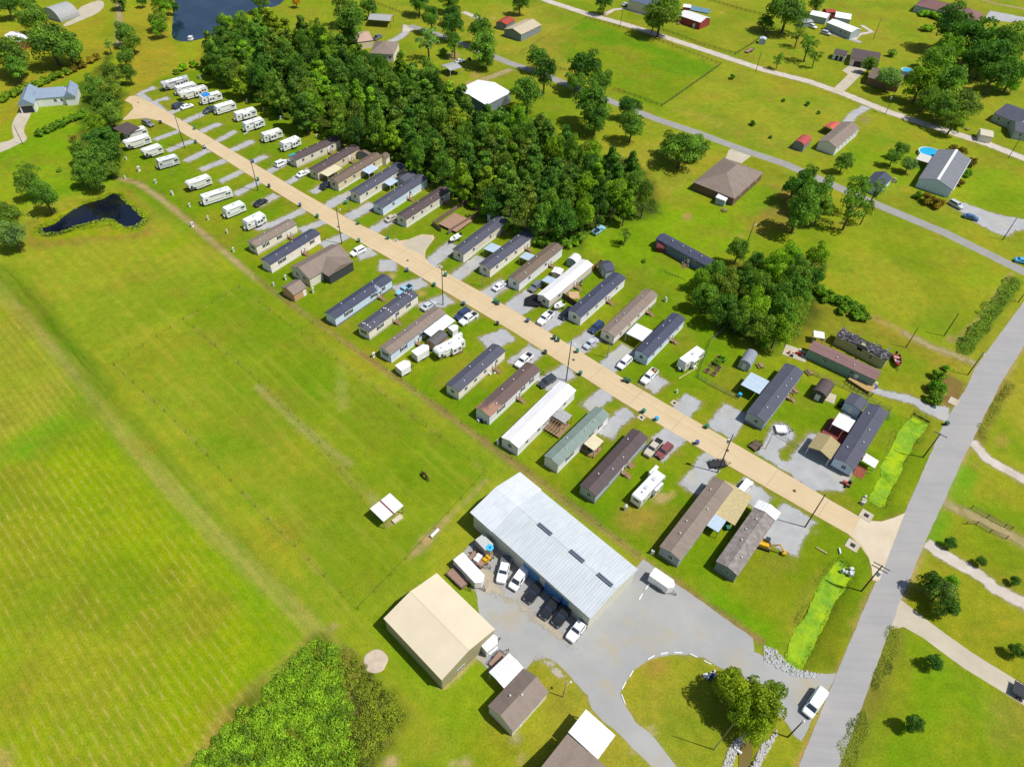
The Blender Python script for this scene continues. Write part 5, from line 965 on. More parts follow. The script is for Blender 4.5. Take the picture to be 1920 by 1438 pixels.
def flat_trailer(p1, p2, label, z=.7, w_=2.1, deckm=None, cargo_=None):
    a, b_ = W(p1, z), W(p2, z); d = b_-a; hl = d.length/2; mid_ = (a+b_)/2; root = thing('flatbed_trailer', label, 'trailer', (mid_.x, mid_.y, 0), math.atan2(d.y, d.x)-math.pi/2, 'open utility trailers'); hw = w_/2
    b2 = MB(); b2.box(-hw, hw, -hl, hl, z-.1, z); b2.build('deck', deckm or cm('worn_planks',(176,142,124),kind='planks'), root)
    b2 = MB()
    for s_ in (-1, 1):
        b2.box(s_*hw-.04, s_*hw+.04, -hl, hl, z+.3, z+.36)
        for i in range(5): y = -hl+.05+i*(2*hl-.1)/4; b2.box(s_*hw-.03, s_*hw+.03, y-.03, y+.03, z-.1, z+.3)
    b2.box(-hw, hw, hl-.04, hl+.04, z+.3, z+.36); b2.build('rail', BLK, root)
    b2 = MB(); b2.tube((-.6, hl, z-.1), (0, hl+1.3, z-.12), .05, None, 6); b2.tube((.6, hl, z-.1), (0, hl+1.3, z-.12), .05, None, 6); b2.tube((0, hl+1.2, 0), (0, hl+1.2, z), .05, None, 6); b2.build('tow_hitch', BLK, root)
    wheels(root, (-.45, .45) if hl > 1.8 else (0,), hw+.2, .33)
    return root
t0 = flat_trailer(c('r',345,440), c('r',500,540), 'open trailer loaded with white crates and a yellow machine'); 
b2 = MB(); b2.box(-.8, -.05, -.9, .3, .72, 1.4); b2.box(.05, .8, -.9, .3, .72, 1.4); b2.build('crate', RVW, t0) if 0 else None
for x0 in (-.85, .05): o_ = MB(); o_.box(x0, x0+.8, -.6, .5, 0, .75); q = tag(o_.build('crate', RVW), 'white crate on the loaded trailer, %s' % ('workshop side' if x0 < 0 else 'warehouse side'), 'crate', 'white crates on the trailer'); q.location = t0.matrix_world.translation+Vector((0,0,.71)) if 0 else Vector(t0.location)+Vector((0,0,.71)); q.rotation_euler = t0.rotation_euler
YEL = mat('machine_yellow', S(240,185,30), .5)
def machine(p, label):
    o = W(p); r = thing('compactor', label, 'machine', (o.x, o.y, .03), 1.0)
    b2 = MB(); b2.box(-.9, .9, -.6, .6, .5, .75); b2.box(-.75, -.1, -.45, .45, .76, 1.25); b2.box(.15, .7, -.4, .4, .76, 1.1); b2.build('body', YEL, r); b2 = MB(); b2.box(-.05, .12, -.35, .35, .76, 1.35); b2.build('engine', BLK, r)
    b2 = MB()
    for x in (-.6, .6): b2.tube((x, -.7, .28), (x, .7, .28), .28, None, 12)
    b2.build('roller', TYRE, r); b2 = MB(); b2.tube((.9, -.4, .7), (1.7, -.4, 1.1), .04, None, 6); b2.tube((.9, .4, .7), (1.7, .4, 1.1), .04, None, 6); b2.tube((1.7, -.4, 1.1), (1.7, .4, 1.1), .04, None, 6); b2.build('handle', YEL, r)
machine(c('r',508,505), 'yellow compactor with black parts behind the white crates')
flat_trailer(c('r',130,600), c('r',300,760), 'long plank-decked trailer tight against the cream workshop')
flat_trailer(c('L',1775,690), c('L',1860,590), 'plank-decked trailer beside the white ribbed carport')
flat_trailer(c('K',60,335), c('K',150,340), 'small white-decked trailer on its own gravel pad', .7, 2.6, mat('white_deck', (.65,.65,.66), .6))
flat_trailer(c('N',1840,830), c('N',1960,900), 'black dump trailer at the end of the concrete drive', 1.0, 2.6, mat('black_deck', (.015,.018,.022), .5))
flat_trailer(c('J',1480,600), c('J',1600,590), 'black mesh-decked trailer under the pole at the lane edge', .6, 2.0, mat('mesh_deck', (.03,.03,.03), .8))
flat_trailer(c('J',1800,480), c('J',1850,440), 'small black trailer loaded with scrap by the lane edge', .6, 2.0, mat('scrap_deck', (.10,.07,.05), .9, 'mottle'))
flat_trailer(c('C',1755,390), c('C',1805,365), 'pale utility trailer near the little pasture box', .6, 2.0)
flat_trailer(c('D',550,245), c('D',600,255), 'black utility trailer before the sprawling white house', .6, 2.0, BLK)
def boat(p1, p2, label, hullm):
    a, b_ = W(p1, .8), W(p2, .8); d = b_-a; hl = d.length/2; mid_ = (a+b_)/2; r = thing('boat', label, 'boat', (mid_.x, mid_.y, 0), math.atan2(d.y, d.x)-math.pi/2, 'boats on trailers')
    def rg(y, w_, z0, z1): return [(0, y, z0), (w_*.7, y, z0+.15), (w_, y, z1), (w_-.12, y, z1), (w_*.55, y, z0+.35), (-w_*.55, y, z0+.35), (-w_+.12, y, z1), (-w_, y, z1), (-w_*.7, y, z0+.15)]
    b2 = MB(); b2.loft([rg(-hl, .95, .45, 1.2), rg(0, 1.05, .45, 1.25), rg(hl*.6, .8, .5, 1.35), rg(hl, .16, .9, 1.45)]); b2.build('hull', hullm, r)
    b2 = MB(); b2.box(-.8, .8, -.2, .5, .82, .95); b2.box(-.7, .7, -1.4, -1.0, .82, .95); b2.build('bench', RVG, r); b2 = MB(); b2.box(-.2, .2, -hl-.45, -hl-.02, .7, 1.6); b2.build('outboard_motor', BLK, r)
    b2 = MB(); b2.box(-.5, .5, .5, .55, 1.2, 1.7); b2.build('windscreen', AUTOG, r); b2 = MB(); b2.tube((-.5, -hl, .42), (0, hl+1.2, .42), .05, None, 6); b2.tube((.5, -hl, .42), (0, hl+1.2, .42), .05, None, 6); b2.build('trailer_frame', BLK, r); wheels(r, (-.6,), 1.15, .3)
boat(c('F',1530,325), c('F',1455,372), 'small white boat with dark interior by the fenced dog yard', RVW)
boat(c('G',385,835), c('G',318,875), 'white boat by the front corner of the upper white metal roofed home', RVW)
boat(c('H',960,1215), c('H',975,1310), 'white and red boat at the end of the burnt trailer', mat('boat_red', (.3,.05,.04), .4))
# ---------------------------------------------------------------- bins, pedestals, poles
def near_phrase(v, k=1):
    d = sorted((((b_[0]-Vector((v.x, v.y, 0))).length, b_[1]) for b_ in BLD)); return d[0][1]
def protos(fn):
    r = fn(); return r, tree_of(r)
def mkbin():
    r = thing('garbage_cart', 'x', 'cart'); THINGS.pop(); b2 = MB(); b2.loft([[(-.27,-.3,.08),(.27,-.3,.08),(.27,.3,.08),(-.27,.3,.08)], [(-.36,-.42,1.05),(.36,-.42,1.05),(.36,.42,1.05),(-.36,.42,1.05)]]); b2.build('bin_body', BODY, r)
    b2 = MB(); b2.prism([(-.46, 1.05), (.46, 1.05), (.4, 1.15), (-.38, 1.13)][::-1], 'x', -.39, .39); b2.build('lid', BODY, r)
    for s_ in (-1, 1): b2 = MB(); b2.tube((s_*.3, .36, .14), (s_*.36, .36, .14), .14, None, 10); b2.build('wheel', TYRE, r)
    return r
bp, bt = protos(mkbin); first = True
BC = {'green':(.01,.17,.10), 'dkgreen':(.012,.08,.05), 'blue':(.04,.09,.25), 'sky':(.02,.35,.6), 'black':(.03,.03,.035)}
BINS = [('green','A',1457,962),('green','A',1465,1065),('blue','A',1535,1105),('green','A',1107,1055),('blue','A',1893,1210),('green','A',1215,675),('dkgreen','A',1203,918),('green','B',15,1345),('dkgreen','B',98,1395),('green','F',672,82),('green','F',765,235),
 ('green','F',988,345),('green','F',770,367),('green','F',460,183),('blue','F',330,100),('blue','F',1132,588),('green','F',1335,697),('green','F',1420,622),('green','F',1790,820),('dkgreen','F',1812,835),('blue','F',1555,840),('black','F',1808,988),('blue','G',118,965),
 ('dkgreen','G',315,1093),('dkgreen','G',345,1110),('green','G',488,1193),('black','G',248,1202),('green','G',512,1360),('dkgreen','G',845,1408),('dkgreen','G',875,1418),('green','J',985,205),('sky','J',1083,262),('green','J',1460,320),('blue','J',1385,440),('dkgreen','K',1338,298),
 ('green','J',1615,1080),('sky','J',1705,85),('dkgreen','F',1845,1115),('black','F',55,1000) ][:37]
for i, (colr, k_, x, y) in enumerate(BINS):
    p = W(c(k_, x, y), .5); o = bp if i == 0 else copy_tree(bp, None, bt); o.location = (p.x, p.y, .03); o.rotation_euler = (0, 0, random.uniform(-.6, .6)+.6)
    for ch in kids(o):
        if 'wheel' not in ch.name: ch.material_slots[0].link = 'OBJECT'; ch.material_slots[0].material = paint(colr+'_bin', BC[colr], .5)
    tag(o, {'green':'green','dkgreen':'dark green','blue':'blue','sky':'bright blue','black':'black'}[colr]+' wheeled garbage cart near '+near_phrase(p), 'garbage cart', 'garbage carts along the road')
def mkped():
    r = thing('utility_pedestal', 'x', 'pedestal'); THINGS.pop(); b2 = MB(); b2.box(-.28,.28,-.16,.16,0,1.15); b2.build('cabinet', RVW, r); b2 = MB(); b2.prism([(-.2,1.16),(.2,1.16),(0,1.28)], 'x', -.32, .32); b2.build('cap', RVG, r); b2 = MB(); b2.box(-.18,.18,-.175,-.165,.5,1.0); b2.build('panel', STRG, r); return r
pp, pt_ = protos(mkped)
for i, (k_, x, y) in enumerate([('E',1418,102),('E',1558,199),('E',1440,250),('E',1700,297),('E',1748,437),('E',1290,14),('A',1040,1272),('A',1165,1362),('A',935,1328),('F',130,692),('F',222,647),('F',428,744),('F',880,1225),('I',1810,442),('J',850,932),('J',1052,1262),('J',1235,55),('G',1152,810),('t',932,160),('t',1455,420),('t',1640,510),('t',1830,605),('B',185,885),('B',320,955),('B',455,1025),('t',95,1060)]):
    p = W(c(k_, x, y), .5); o = pp if i == 0 else copy_tree(pp, None, pt_); o.location = (p.x, p.y, 0); o.rotation_euler = (0, 0, random.uniform(0, 3)); s_ = random.uniform(.85, 1.4); o.scale = (s_,)*3
    tag(o, 'white utility pedestal on the grass near '+near_phrase(p), 'utility pedestal', 'utility pedestals on the lots')
PW = mat('pole_wood', S(92,82,76), .9, var=.2); PWL = mat('pale_pole_wood', S(176,164,150), .9, var=.15); PSTEEL = mat('lamp_steel', (.6,.6,.6), .4, metal=.4)
def pole(base, top, label, arm=0, tr=False, lamp=True, m=None, r=.15, lampdir=0.0, dbl=False):
    b0 = W(base); best = min(((W(base)+Vector((0,0,h_)), h_) for h_ in np.arange(3, 16, .1)), key=lambda q: math.hypot(*(np.array(pix(q[0]))-np.array(top)))); h = float(best[1])
    ro = thing('power_pole' if r > .1 else 'lamp_post', label, 'power pole' if r > .1 else 'lamp post', (b0.x, b0.y, 0), lampdir, 'poles'); m = m or PW
    b2 = MB(); b2.tube((0,0,-.2), (0,0,h), r, r*.62, 10); b2.build('pole', m, ro)
    for j in range(arm):
        b2 = MB(); z = h-.35-j*1.0; b2.box(-1.5, 1.5, -.08, .06, z, z+.12)
        b2.build('crossarm', m, ro)
        for x in (-1.35, -.6, .6, 1.35): b2 = MB(); b2.tube((x, 0, z+.12), (x, 0, z+.34), .06, .03, 6); b2.build('insulator', RVG, ro)
    if tr: b2 = MB(); b2.tube((.45, 0, h-3.2), (.45, 0, h-2.2), .3, None, 12); b2.build('transformer', mat('transformer_grey', (.5,.52,.53), .5), ro)
    if lamp: 
        b2 = MB(); b2.tube((0,0,h-1.6), (0,-1.1,h-1.2), .035, None, 6); q = b2.build('lamp_arm', PSTEEL, ro); b2 = MB(); b2.tube((0,-1.1,h-1.4), (0,-1.1,h-1.1), .22, .12, 10); b2.build('lamp_head', mat('lamp_white', (.75,.75,.75), .4), q)
    return ro
def pix(v):
    d = Vector(v)-Vector((0,0,H)); w_ = d.dot(FW); return (960+FPX*d.dot(RT)/w_, 719-FPX*d.dot(UP)/w_)
POLES = [((1061.4,713.5),(1074.7,641.7),'tall lane pole beside the black suv and long white roofed home',0,0,1,PW,.15),
 ((1509.4,988),(1543,924),'lane pole near the junction, leaning over the corner pad',0,0,0,PW,.15), ((1345,885.7),(1375.6,814),'lane pole standing by the mesh-decked trailer with transformer',0,1,0,PW,.15),
 ((641,458),(629.7,387.5),'lane pole between the brown L-shaped house and its white suv',0,0,1,PW,.15), ((830.8,572),(830.8,504),'lane pole beside the silver sedan in mid lane',0,0,1,PW,.15),
 ((346.8,278.4),(329,217.8),'farthest lane pole, near the campers at the lane head',0,0,1,PW,.15), ((484,358),(469.5,298),'lane pole between the lower campers and upper homes',0,0,0,PW,.15),
 ((1730.4,857.7),(1771.7,818.9),'roadside pole with a crossarm by the upper algae ditch',1,0,0,PW,.17), ((1615,1108),(1656,1061),'roadside pole with double crossarms by the concrete junction',2,1,0,PW,.17),
 ((1698.6,651.7),(1720.4,614),'bare pole on the grass behind the burnt trailer',0,0,0,PW,.14), ((1770,629.9),(1796.8,586.6),'bare pole at the edge of the open field by the weed ditch',0,0,0,PW,.15),
 ((1814.3,703),(1839.8,656.7),'roadside pole with lamp beside the bushy brown lot',0,0,1,PW,.15), ((1890.7,296.7),(1913,258),'pole at the right end of the white gravel road',0,0,0,PW,.14),
 ((1880,450),(1908,410),'pole at the bend of the wide gravel drive',0,0,0,PW,.15), ((1909,567),(1925,550),'pole at the right edge beside the weed ditch',0,0,1,PW,.15), ((42.6,270.4),(25,236.6),'pole by the curved concrete driveway, left edge',0,0,0,PW,.12),
 ((1476.8,1381.5),(1500,1349.7),'yard entrance pole with lamp by the white van',0,0,1,PW,.14), ((1055,1306),(1065,1280),'pale lamp pole beside the brown roofed yard house',0,0,1,PWL,.1), ((1338,1405),(1366,1352),'pale slanting pole among the bushes of the loop island',0,0,0,PWL,.09),
 ((1401,457),(1412,415),'pole with lamp in the grass beyond the lone slate trailer',0,0,1,PW,.14), ((657,398),(652,361),'pole on the upper side of the lane beside the green cart',0,0,0,PWL,.12), ((905,538),(903,500),'pole on the upper side by the white home with patio cover',0,0,0,PWL,.12),
 ((1138,671),(1142,637),'pole in front of the taupe roofed home',0,0,0,PWL,.12), ((322,202),(308,170),'pale pole among the first upper campers',0,0,0,PWL,.1), ((378,235),(370,205),'pale pole beside the second upper gravel lot',0,0,0,PWL,.1), ((508,310),(498,282),'pale pole near the last upper camper',0,0,0,PWL,.1),
 ((1163,50),(1169,15),'pole beside the white road near the blue-grey roofed house',0,0,0,PW,.13), ((1417,135),(1427,96),'pole at the corner of the railed pasture',0,0,0,PW,.13), ((1637,75),(1649,34),'pole in the grass right of the sprawling white house',0,0,0,PW,.13), ((1660,214),(1677,172),'pole by the white road under the big trees',0,1,0,PW,.13),
 ((324,330),(318,316),'short white post by the third lower camper',0,0,0,PWL,.08), ((1435,842),(1437,800),'thin black pole at the end of the long grey home',0,0,0,BLK,.07), ((224,168),(212,145),'pale pole among trees at the lane head',0,1,0,PWL,.1)]
for b_, t_, lab, arm, tr, lp, m_, r_ in POLES: pole(b_, t_, lab, arm, bool(tr), bool(lp), m_, r_, lampdir=2.2 if arm == 0 else -.6)
# ---------------------------------------------------------------- fences
def fence(pts, name, label, m, h=1.2, gap=2.5, rails=(.5,1.0), solid=False, post=.06, maxp=95, world=False):
    rh = .006 if name == 'wire_fence' else .045; post = .035 if name == 'wire_fence' else post; P = [Vector((*W2(p), 0)) for p in pts] if not world else [Vector(p) for p in pts]; o0 = P[0].copy(); r = thing(name, label, 'fence', (o0.x, o0.y, 0), 0, None); P = [p-o0 for p in P]; tot = sum((b-a).length for a, b in zip(P[:-1], P[1:])); gap = max(gap, tot/maxp)
    rl = MB()
    for a, b in zip(P[:-1], P[1:]):
        d = b-a; L = d.length; u = d/L; n = Vector((-u.y, u.x, 0)); k = max(1, round(L/gap))
        for i in range(k+(1 if b is P[-1] else 0)):
            q = a+u*(L*i/k); pb = MB(); pb.box(q.x-post, q.x+post, q.y-post, q.y+post, 0, h+.08); pb.build('post', m, r)
        if solid: f_ = MB(); t = .03; f_.loft([[a-n*t+Vector((0,0,z)) for z in (.05, h)]+[a+n*t+Vector((0,0,z)) for z in (h, .05)], [b-n*t+Vector((0,0,z)) for z in (.05, h)]+[b+n*t+Vector((0,0,z)) for z in (h, .05)]]); f_.build('board_panel', m, r)
        else:
            for z in rails: rl.loft([[a-n*.02+Vector((0,0,z-rh)), a+n*.02+Vector((0,0,z-rh)), a+n*.02+Vector((0,0,z+rh)), a-n*.02+Vector((0,0,z+rh))], [b-n*.02+Vector((0,0,z-rh)), b+n*.02+Vector((0,0,z-rh)), b+n*.02+Vector((0,0,z+rh)), b-n*.02+Vector((0,0,z+rh))]])
    if rl.v: rl.build('rail', m, r)
    return r
DF = mat('dark_fence_wood', S(84,78,62), .9); GF = mat('grey_fence_wood', S(150,128,104), .9, 'planks'); WIREF = mat('fence_wire', S(120,110,70), .8)
fence(cc('C',(1100,225),(1240,272),(1400,335),(1670,412)), 'rail_fence', 'dark rail fence along the white road below the red barn', DF, rails=(.4,.8,1.15))
fence(cc('C',(1672,412),(1790,340),(1917,245)), 'rail_fence', 'dark rail fence on the right side of the red barn pasture', DF, rails=(.4,.8,1.15))
fence(cc('C',(1450,0),(1680,70),(1917,130)), 'rail_fence', 'dark rail fence behind the red barn pasture', DF, rails=(.4,.8,1.15)); fence(cc('C',(550,145),(800,210),(1200,350),(1560,490)), 'rail_fence', 'low dark fence along the white road beside the mown pasture', DF, rails=(.6,1.1))
fence(cc('C',(1560,490),(1420,590),(1250,710),(1120,800)), 'rail_fence', 'dark board fence on the right side of the mown pasture', DF, rails=(.3,.7,1.1)); fence(cc('C',(1120,800),(960,740),(760,675)), 'rail_fence', 'dark rail fence of the mown pasture along the narrow lane', DF, rails=(.3,.7,1.1))
fence(cc('C',(430,545),(330,515)), 'rail_fence', 'short piece of rail fence between two big trees', DF); fence(cc('C',(395,255),(700,375),(1000,480),(1345,605)), 'wire_fence', 'thin fence dividing the mown pasture lengthwise', WIREF, rails=(1.0,), h=1.0, gap=4)
fence(cc('C',(550,150),(330,250)), 'wire_fence', 'thin brown fence left of the mown pasture', DF, rails=(.5,1.0)); fence(cc('C',(290,258),(60,400),(90,420)), 'wire_fence', 'thin brown fence beside the beige metal roofed house', DF, rails=(.5,1.0))
fence(cc('F',(1325,255),(1570,90),(1690,150)), 'privacy_fence', 'grey board fence around the far side of the dog yard', GF, 1.7, solid=True); fence(cc('F',(1325,255),(1385,300)), 'privacy_fence', 'short grey board fence at the front of the dog yard', GF, 1.7, solid=True)
fence(cc('F',(1440,320),(1660,185)), 'privacy_fence', 'grey board fence closing the deck of the dog yard', GF, 1.7, solid=True)
fence(cc('G',(365,785),(480,860)), 'privacy_fence', 'brown board fence in front of the white home with gabled addition', mat('brown_fence', S(110,86,68), .9, 'planks'), 1.8, solid=True); fence(cc('G',(600,600),(655,545),(760,600)), 'privacy_fence', 'reddish board fence behind the white home with gabled addition', mat('red_fence', S(150,100,70), .9, 'planks'), 1.8, solid=True)
CH = mat('chain_link', S(130,140,120), .7)
fence([(1387,580),(1355,620),(1332,640),(1308,708),(1338,726),(1384,749)], 'chain_link_fence', 'thin chain link fence around the garden beds', CH, 1.2, 3.0, (.2,.6,1.15), post=.035); fence(cc('s',(880,490),(1290,670),(1560,800),(1545,880)), 'chain_link_fence', 'thin pale chain link fence behind the corner homes', CH, 1.2, 3.0, (.2,.6,1.15), post=.035)
fence(cc('s',(560,940),(740,1050),(900,1150)), 'chain_link_fence', 'thin chain link fence crossing the gravel pads', CH, 1.2, 3.0, (.6,1.15), post=.035)
for pts, lab in (([(345,600),(470,700),(600,830),(700,960)],'faint wire fence through the middle of the big pasture'), ([(215,685),(330,790),(480,950),(580,1050),(672,1143)],'faint wire fence along the crop side of the big pasture'), ([(450,540),(700,725),(800,800),(908,880)],'faint wire fence of the horse pasture beside the park'), ([(345,600),(450,540)],'faint wire fence at the upper end of the horse pasture'), ([(215,685),(345,600)],'faint wire fence at the upper end of the lower pasture'), ([(672,1143),(790,1020),(912,885)],'wire fence between the pasture and the cream workshop')):
    fence(pts, 'wire_fence', lab, WIREF, 1.1, 4.5, (1.0,), post=.05, maxp=60)
fence(cc('F',(0,640),(520,1060),(860,1260)), 'wire_fence', 'low wire fence along the dirt strip behind the lower homes', WIREF, 1.0, 5, (.8,), post=.04); fence([(700,676),(960,860),(1200,1042)], 'wire_fence', 'low wire fence behind the warehouse', WIREF, 1.0, 5, (.8,), post=.04)
fence(cc('K',(1520,930),(1640,1000),(1770,1070),(1820,1090)), 'rail_fence', 'grey rail fence lying above the farm track, right', GF, 1.2, 2.5, (.4,.8,1.15)); fence(cc('K',(1480,1050),(1560,1050),(1660,1110),(1780,1160)), 'rail_fence', 'grey rail fence below the farm track, right', GF, 1.2, 2.5, (.4,.8,1.15))
fence(cc('B',(890,30),(1000,70),(1075,100)), 'rail_fence', 'brown rail fence near the grey open carport', DF); fence(cc('K',(1085,228),(1205,292)), 'retaining_wall', 'black edging board across the top of the algae ditch', BLK, .5, 2, solid=True)
# ---------------------------------------------------------------- misc things
KERB = mat('white_kerb_block', WHITE, .7)
for i, (x0, y0, x1, y1) in enumerate([(1015,632,1065,602),(1110,592,1168,580),(1212,580,1275,581),(1330,590,1388,616),(1435,640,1492,668),(907,715,878,762),(852,798,822,855),(820,893,848,970)]):
    a, b_ = W(c('M', x0, y0)), W(c('M', x1, y1)); d = b_-a; q = MB(); hl = d.length/2; q.prism([(-.11,0),(.11,0),(.07,.16),(-.07,.16)], 'y', -hl, hl); o = q.build('wheel_stop', KERB); o.location = ((a+b_)/2)+Vector((0,0,.02)); o.rotation_euler = (0,0,math.atan2(d.y,d.x)-math.pi/2)
    tag(o, 'white wheel stop on the loop edge', 'wheel stop', 'white wheel stops around the loop')
for i, (x0, y0, x1, y1) in enumerate([(1028,65,998,108),(975,140,950,186)]):
    a, b_ = W(c('M', x0, y0)), W(c('M', x1, y1)); d = b_-a; q = MB(); hl = d.length/2; q.prism([(-.13,0),(.13,0),(.08,.16),(-.08,.16)], 'y', -hl, hl); o = q.build('wheel_stop', KERB); o.location = ((a+b_)/2)+Vector((0,0,.02)); o.rotation_euler = (0,0,math.atan2(d.y,d.x)-math.pi/2)
    tag(o, 'white wheel stop beside the cargo trailer, %s one' % ('nearer' if i == 0 else 'farther'), 'wheel stop', 'wheel stops by the cargo trailer')
PIPE = mat('pipe_white', (.7,.7,.68), .5)
def log(k_, x0, y0, x1, y1, r, label, m, cat='pipe', name='pipe'):
    a, b_ = W(c(k_, x0, y0)), W(c(k_, x1, y1)); q = MB(); q.tube(a+Vector((0,0,r+.04)), b_+Vector((0,0,r+.04)), r, None, 10); tag(q.build(name, m), label, cat)
log('I',1310,1150,1365,1095,.35,'white pipe lying on the bare dirt by the pasture fence',PIPE); log('t',1420,798,1540,728,.12,'thin white pole lying beside a camper',PIPE); log('K',540,1275,530,1232,.2,'white culvert pipe at the head of the lower algae ditch',PIPE); log('M',1715,1338,1660,1290,.25,'white culvert pipe by the muddy ditch',PIPE); log('v',910,425,1120,300,.12,'long timber beam on the grass beside the lone camper',cm('beam',(222,196,150)),'beam','timber_beam'); log('K',360,1225,440,1272,.15,'pale beam lying on the corner lawn',cm('beam',(222,196,150)),'beam','timber_beam')
def drain(p, label, cat='drain'):
    o = W(p); r = thing('storm_drain', label, cat, (o.x, o.y, 0), .9, 'concrete drain lids'); b2 = MB(); b2.box(-.9,.9,-.9,.9,0,.12); b2.build('lid', CONC, r); b2 = MB(); b2.box(-.35,.35,-.35,.35,.121,.14); b2.build('grate', BLK, r)
def drn(k, x, y, l, s=1): drain(c(k, x, y), l); THINGS[-1].scale = (s, s, 1)
drn('K',735,985,'square concrete drain above the junction, upper side',1.4); drn('K',633,1208,'square concrete drain below the junction, lower side',1.4); drn('v',865,695,'small concrete drain between the upper drives',.9); drn('J',968,252,'small concrete drain beside the green cart',.9); drn('F',1376,563,'small concrete drain near the home with the boat',.8); drn('F',1045,365,'small drain at the paved bay',.8)
MH = mat('manhole_iron', S(92,80,66), .7)
for k_, x, y, lab in (('F',1135,515,'dark manhole cover at the paved bay'),('K',197,800,'dark manhole cover near the corner pads'),('G',460,1258,'dark manhole cover beside the tall lane pole'),('F',615,262,'dark manhole cover past the brown L-shaped house'),('v',1460,1225,'dark manhole cover by the transformer pole'),('t',235,435,'dark manhole cover at the lane head')):
    p = W(c(k_, x, y)); q = MB(); q.tube((0,0,0), (0,0,.02), .38, None, 20); o = q.build('manhole_cover', MH); o.location = (p.x, p.y, .037); tag(o, lab, 'manhole cover', 'manhole covers in the lane')
# concrete ring in grass, pool, picnic deck, tables
def pool(p, r, h, label):
    o = W(p, h); ro = thing('swimming_pool', label, 'pool', (o.x, o.y, 0)); b2 = MB(); n = 36
    oo = b2.ring(0,0,0,r,n); 
    b2.loft([b2.ring(0,0,0,r,n), b2.ring(0,0,h,r+.08,n), b2.ring(0,0,h,r-.18,n), b2.ring(0,0,.1,r-.18,n)], cap=False); b2.build('wall', mat('pool_wall', (.7,.76,.75), .4), ro); b2 = MB(); b2.poly(b2.ring(0,0,h-.2,r-.17,n)); m = bpy.data.materials.new('pool_water'); nt, b = nodes(m); b.inputs['Roughness'].default_value = .06
    nt.links.new(mix(nt, noise(nt, coord(nt), 1.2), (.01,.28,.52), (.02,.42,.66)), b.inputs['Base Color']); b2.build('water', m, ro)
pool(c('D',1215,1140), 4.0, 1.25, 'round blue swimming pool by the white-ridged grey home'); pool(c('D',1045,525), 2.6, 1.2, 'pool edge showing behind the brown house under trees')
q = MB(); q.prism([(x*3, y*2) for x, y in ((-1,-1),(1,-1),(1,1),(-1,1))], 'z', 0, .5); o = q.build('pool_cover', cm('dull_blue',(110,150,170))); p = W(c('C',1400,80)); o.location = (p.x, p.y, 0); o.rotation_euler = (0,0,-.4); o.scale = (1.8,1.6,1); tag(o, 'flat blue-grey tank beside the dark red barn', 'tank')
def cone(p, r, label, rgb, name='well_pad', z=.1):
    o = W(p); q = MB(); q.loft([q.ring(0,0,0,r,22), q.ring(0,0,z,r*.94,22)]); q.v = [(x*(1+.05*math.sin(5*math.atan2(y,x))), y, zz) for x, y, zz in q.v]; b2 = q.build(name, cm('pad_'+name, rgb, var=.1, scale=.8)); b2.location = (o.x, o.y, .01); tag(b2, label, 'pad')
cone(c('L',895,643), 2.15, 'round pale concrete pad in the grass below the workshop', (214,194,172))
slabs = [('s',1050,690,4.6,3.4,'pale slab under the barrel-roofed shed'),('D',430,1065,3,2.4,'pale slab by the taupe roofed roadside home'),('s',810,350,6,4.5,'pale slab cluttered with toys by the green-sided trailer'),('K',1390,132,2.6,2.2,'pale utility slab at the roadside brown lot')]
for k_, x, y, a_, b_, lab in slabs:
    p = W(c(k_, x, y)); q = MB(); q.box(-a_/2,a_/2,-b_/2,b_/2,0,.09); o = q.build('concrete_slab', CONC); o.location = (p.x,p.y,.005); o.rotation_euler = (0,0,.9 if k_ != 's' else -.45); tag(o, lab, 'slab')
# timber decks
def deck(p1, p2, w_, z, label, m=None):
    cen, rz, L = frame_of(p1, p2, w_, z); r = thing('timber_deck', label, 'deck', cen, rz); b2 = MB(); b2.box(-w_/2,w_/2,-L/2,L/2,z-.12,z); b2.build('deck_boards', m or cm('new_deck',(216,198,146),kind='planks'), r)
    for x in (-w_/2+.1, w_/2-.1):
        for y in (-L/2+.1, 0, L/2-.1): b2 = MB(); b2.box(x-.06,x+.06,y-.06,y+.06,0,z-.121); b2.build('post', WOOD, r)
    return r
deck((1378,985), (1412,930), 6.6, 1.9, 'yellow timber plank roof deck beside the home with lumber deck'); r_ = deck((1347,998), (1362,976), 5.0, 2.4, 'pale blue sheet canopy below the timber plank deck', PALE)
deck(c('F',1500,300), c('F',1620,215), 7.0, .9, 'weathered deck inside the board fenced dog yard', cm('weathered_deck',(190,150,126),kind='planks'))
r_ = deck(c('H',600,1400), c('H',760,1500), 4.2, .8, 'cluttered timber deck in front of the green-sided trailer', cm('tan_deck',(206,170,110),kind='planks'))
fence(cc('H',(575,1420),(640,1480),(770,1535)), 'rail_fence', 'dark railing of the cluttered deck', DF, 1.4, 1.0, (.3,.6,.9,1.3))
deck(c('F',1290,390+0) if 0 else c('G',430,800), c('G',510,800), 3.2, .15, 'pile of tan boards inside the brown board fence', cm('boards',(220,180,140),kind='planks'))
def stairs(k_, x, y, rz, label, m=None):
    p = W(c(k_, x, y)); r = thing('timber_stair', label, 'stairs', (p.x,p.y,0), rz, 'timber stairs'); b2 = MB()
    for i in range(5): b2.box(-.8,.8,i*.32,i*.32+.3,0,.2+i*.18)
    b2.build('step', m or WOOD, r); b2 = MB()
    for s_ in (-1,1): b2.loft([[(s_*.8-.03,0,.9),(s_*.8+.03,0,.9),(s_*.8+.03,0,1.0),(s_*.8-.03,0,1.0)],[(s_*.8-.03,1.6,1.9),(s_*.8+.03,1.6,1.9),(s_*.8+.03,1.6,2.0),(s_*.8-.03,1.6,2.0)]])
    b2.build('handrail', m or WOOD, r)
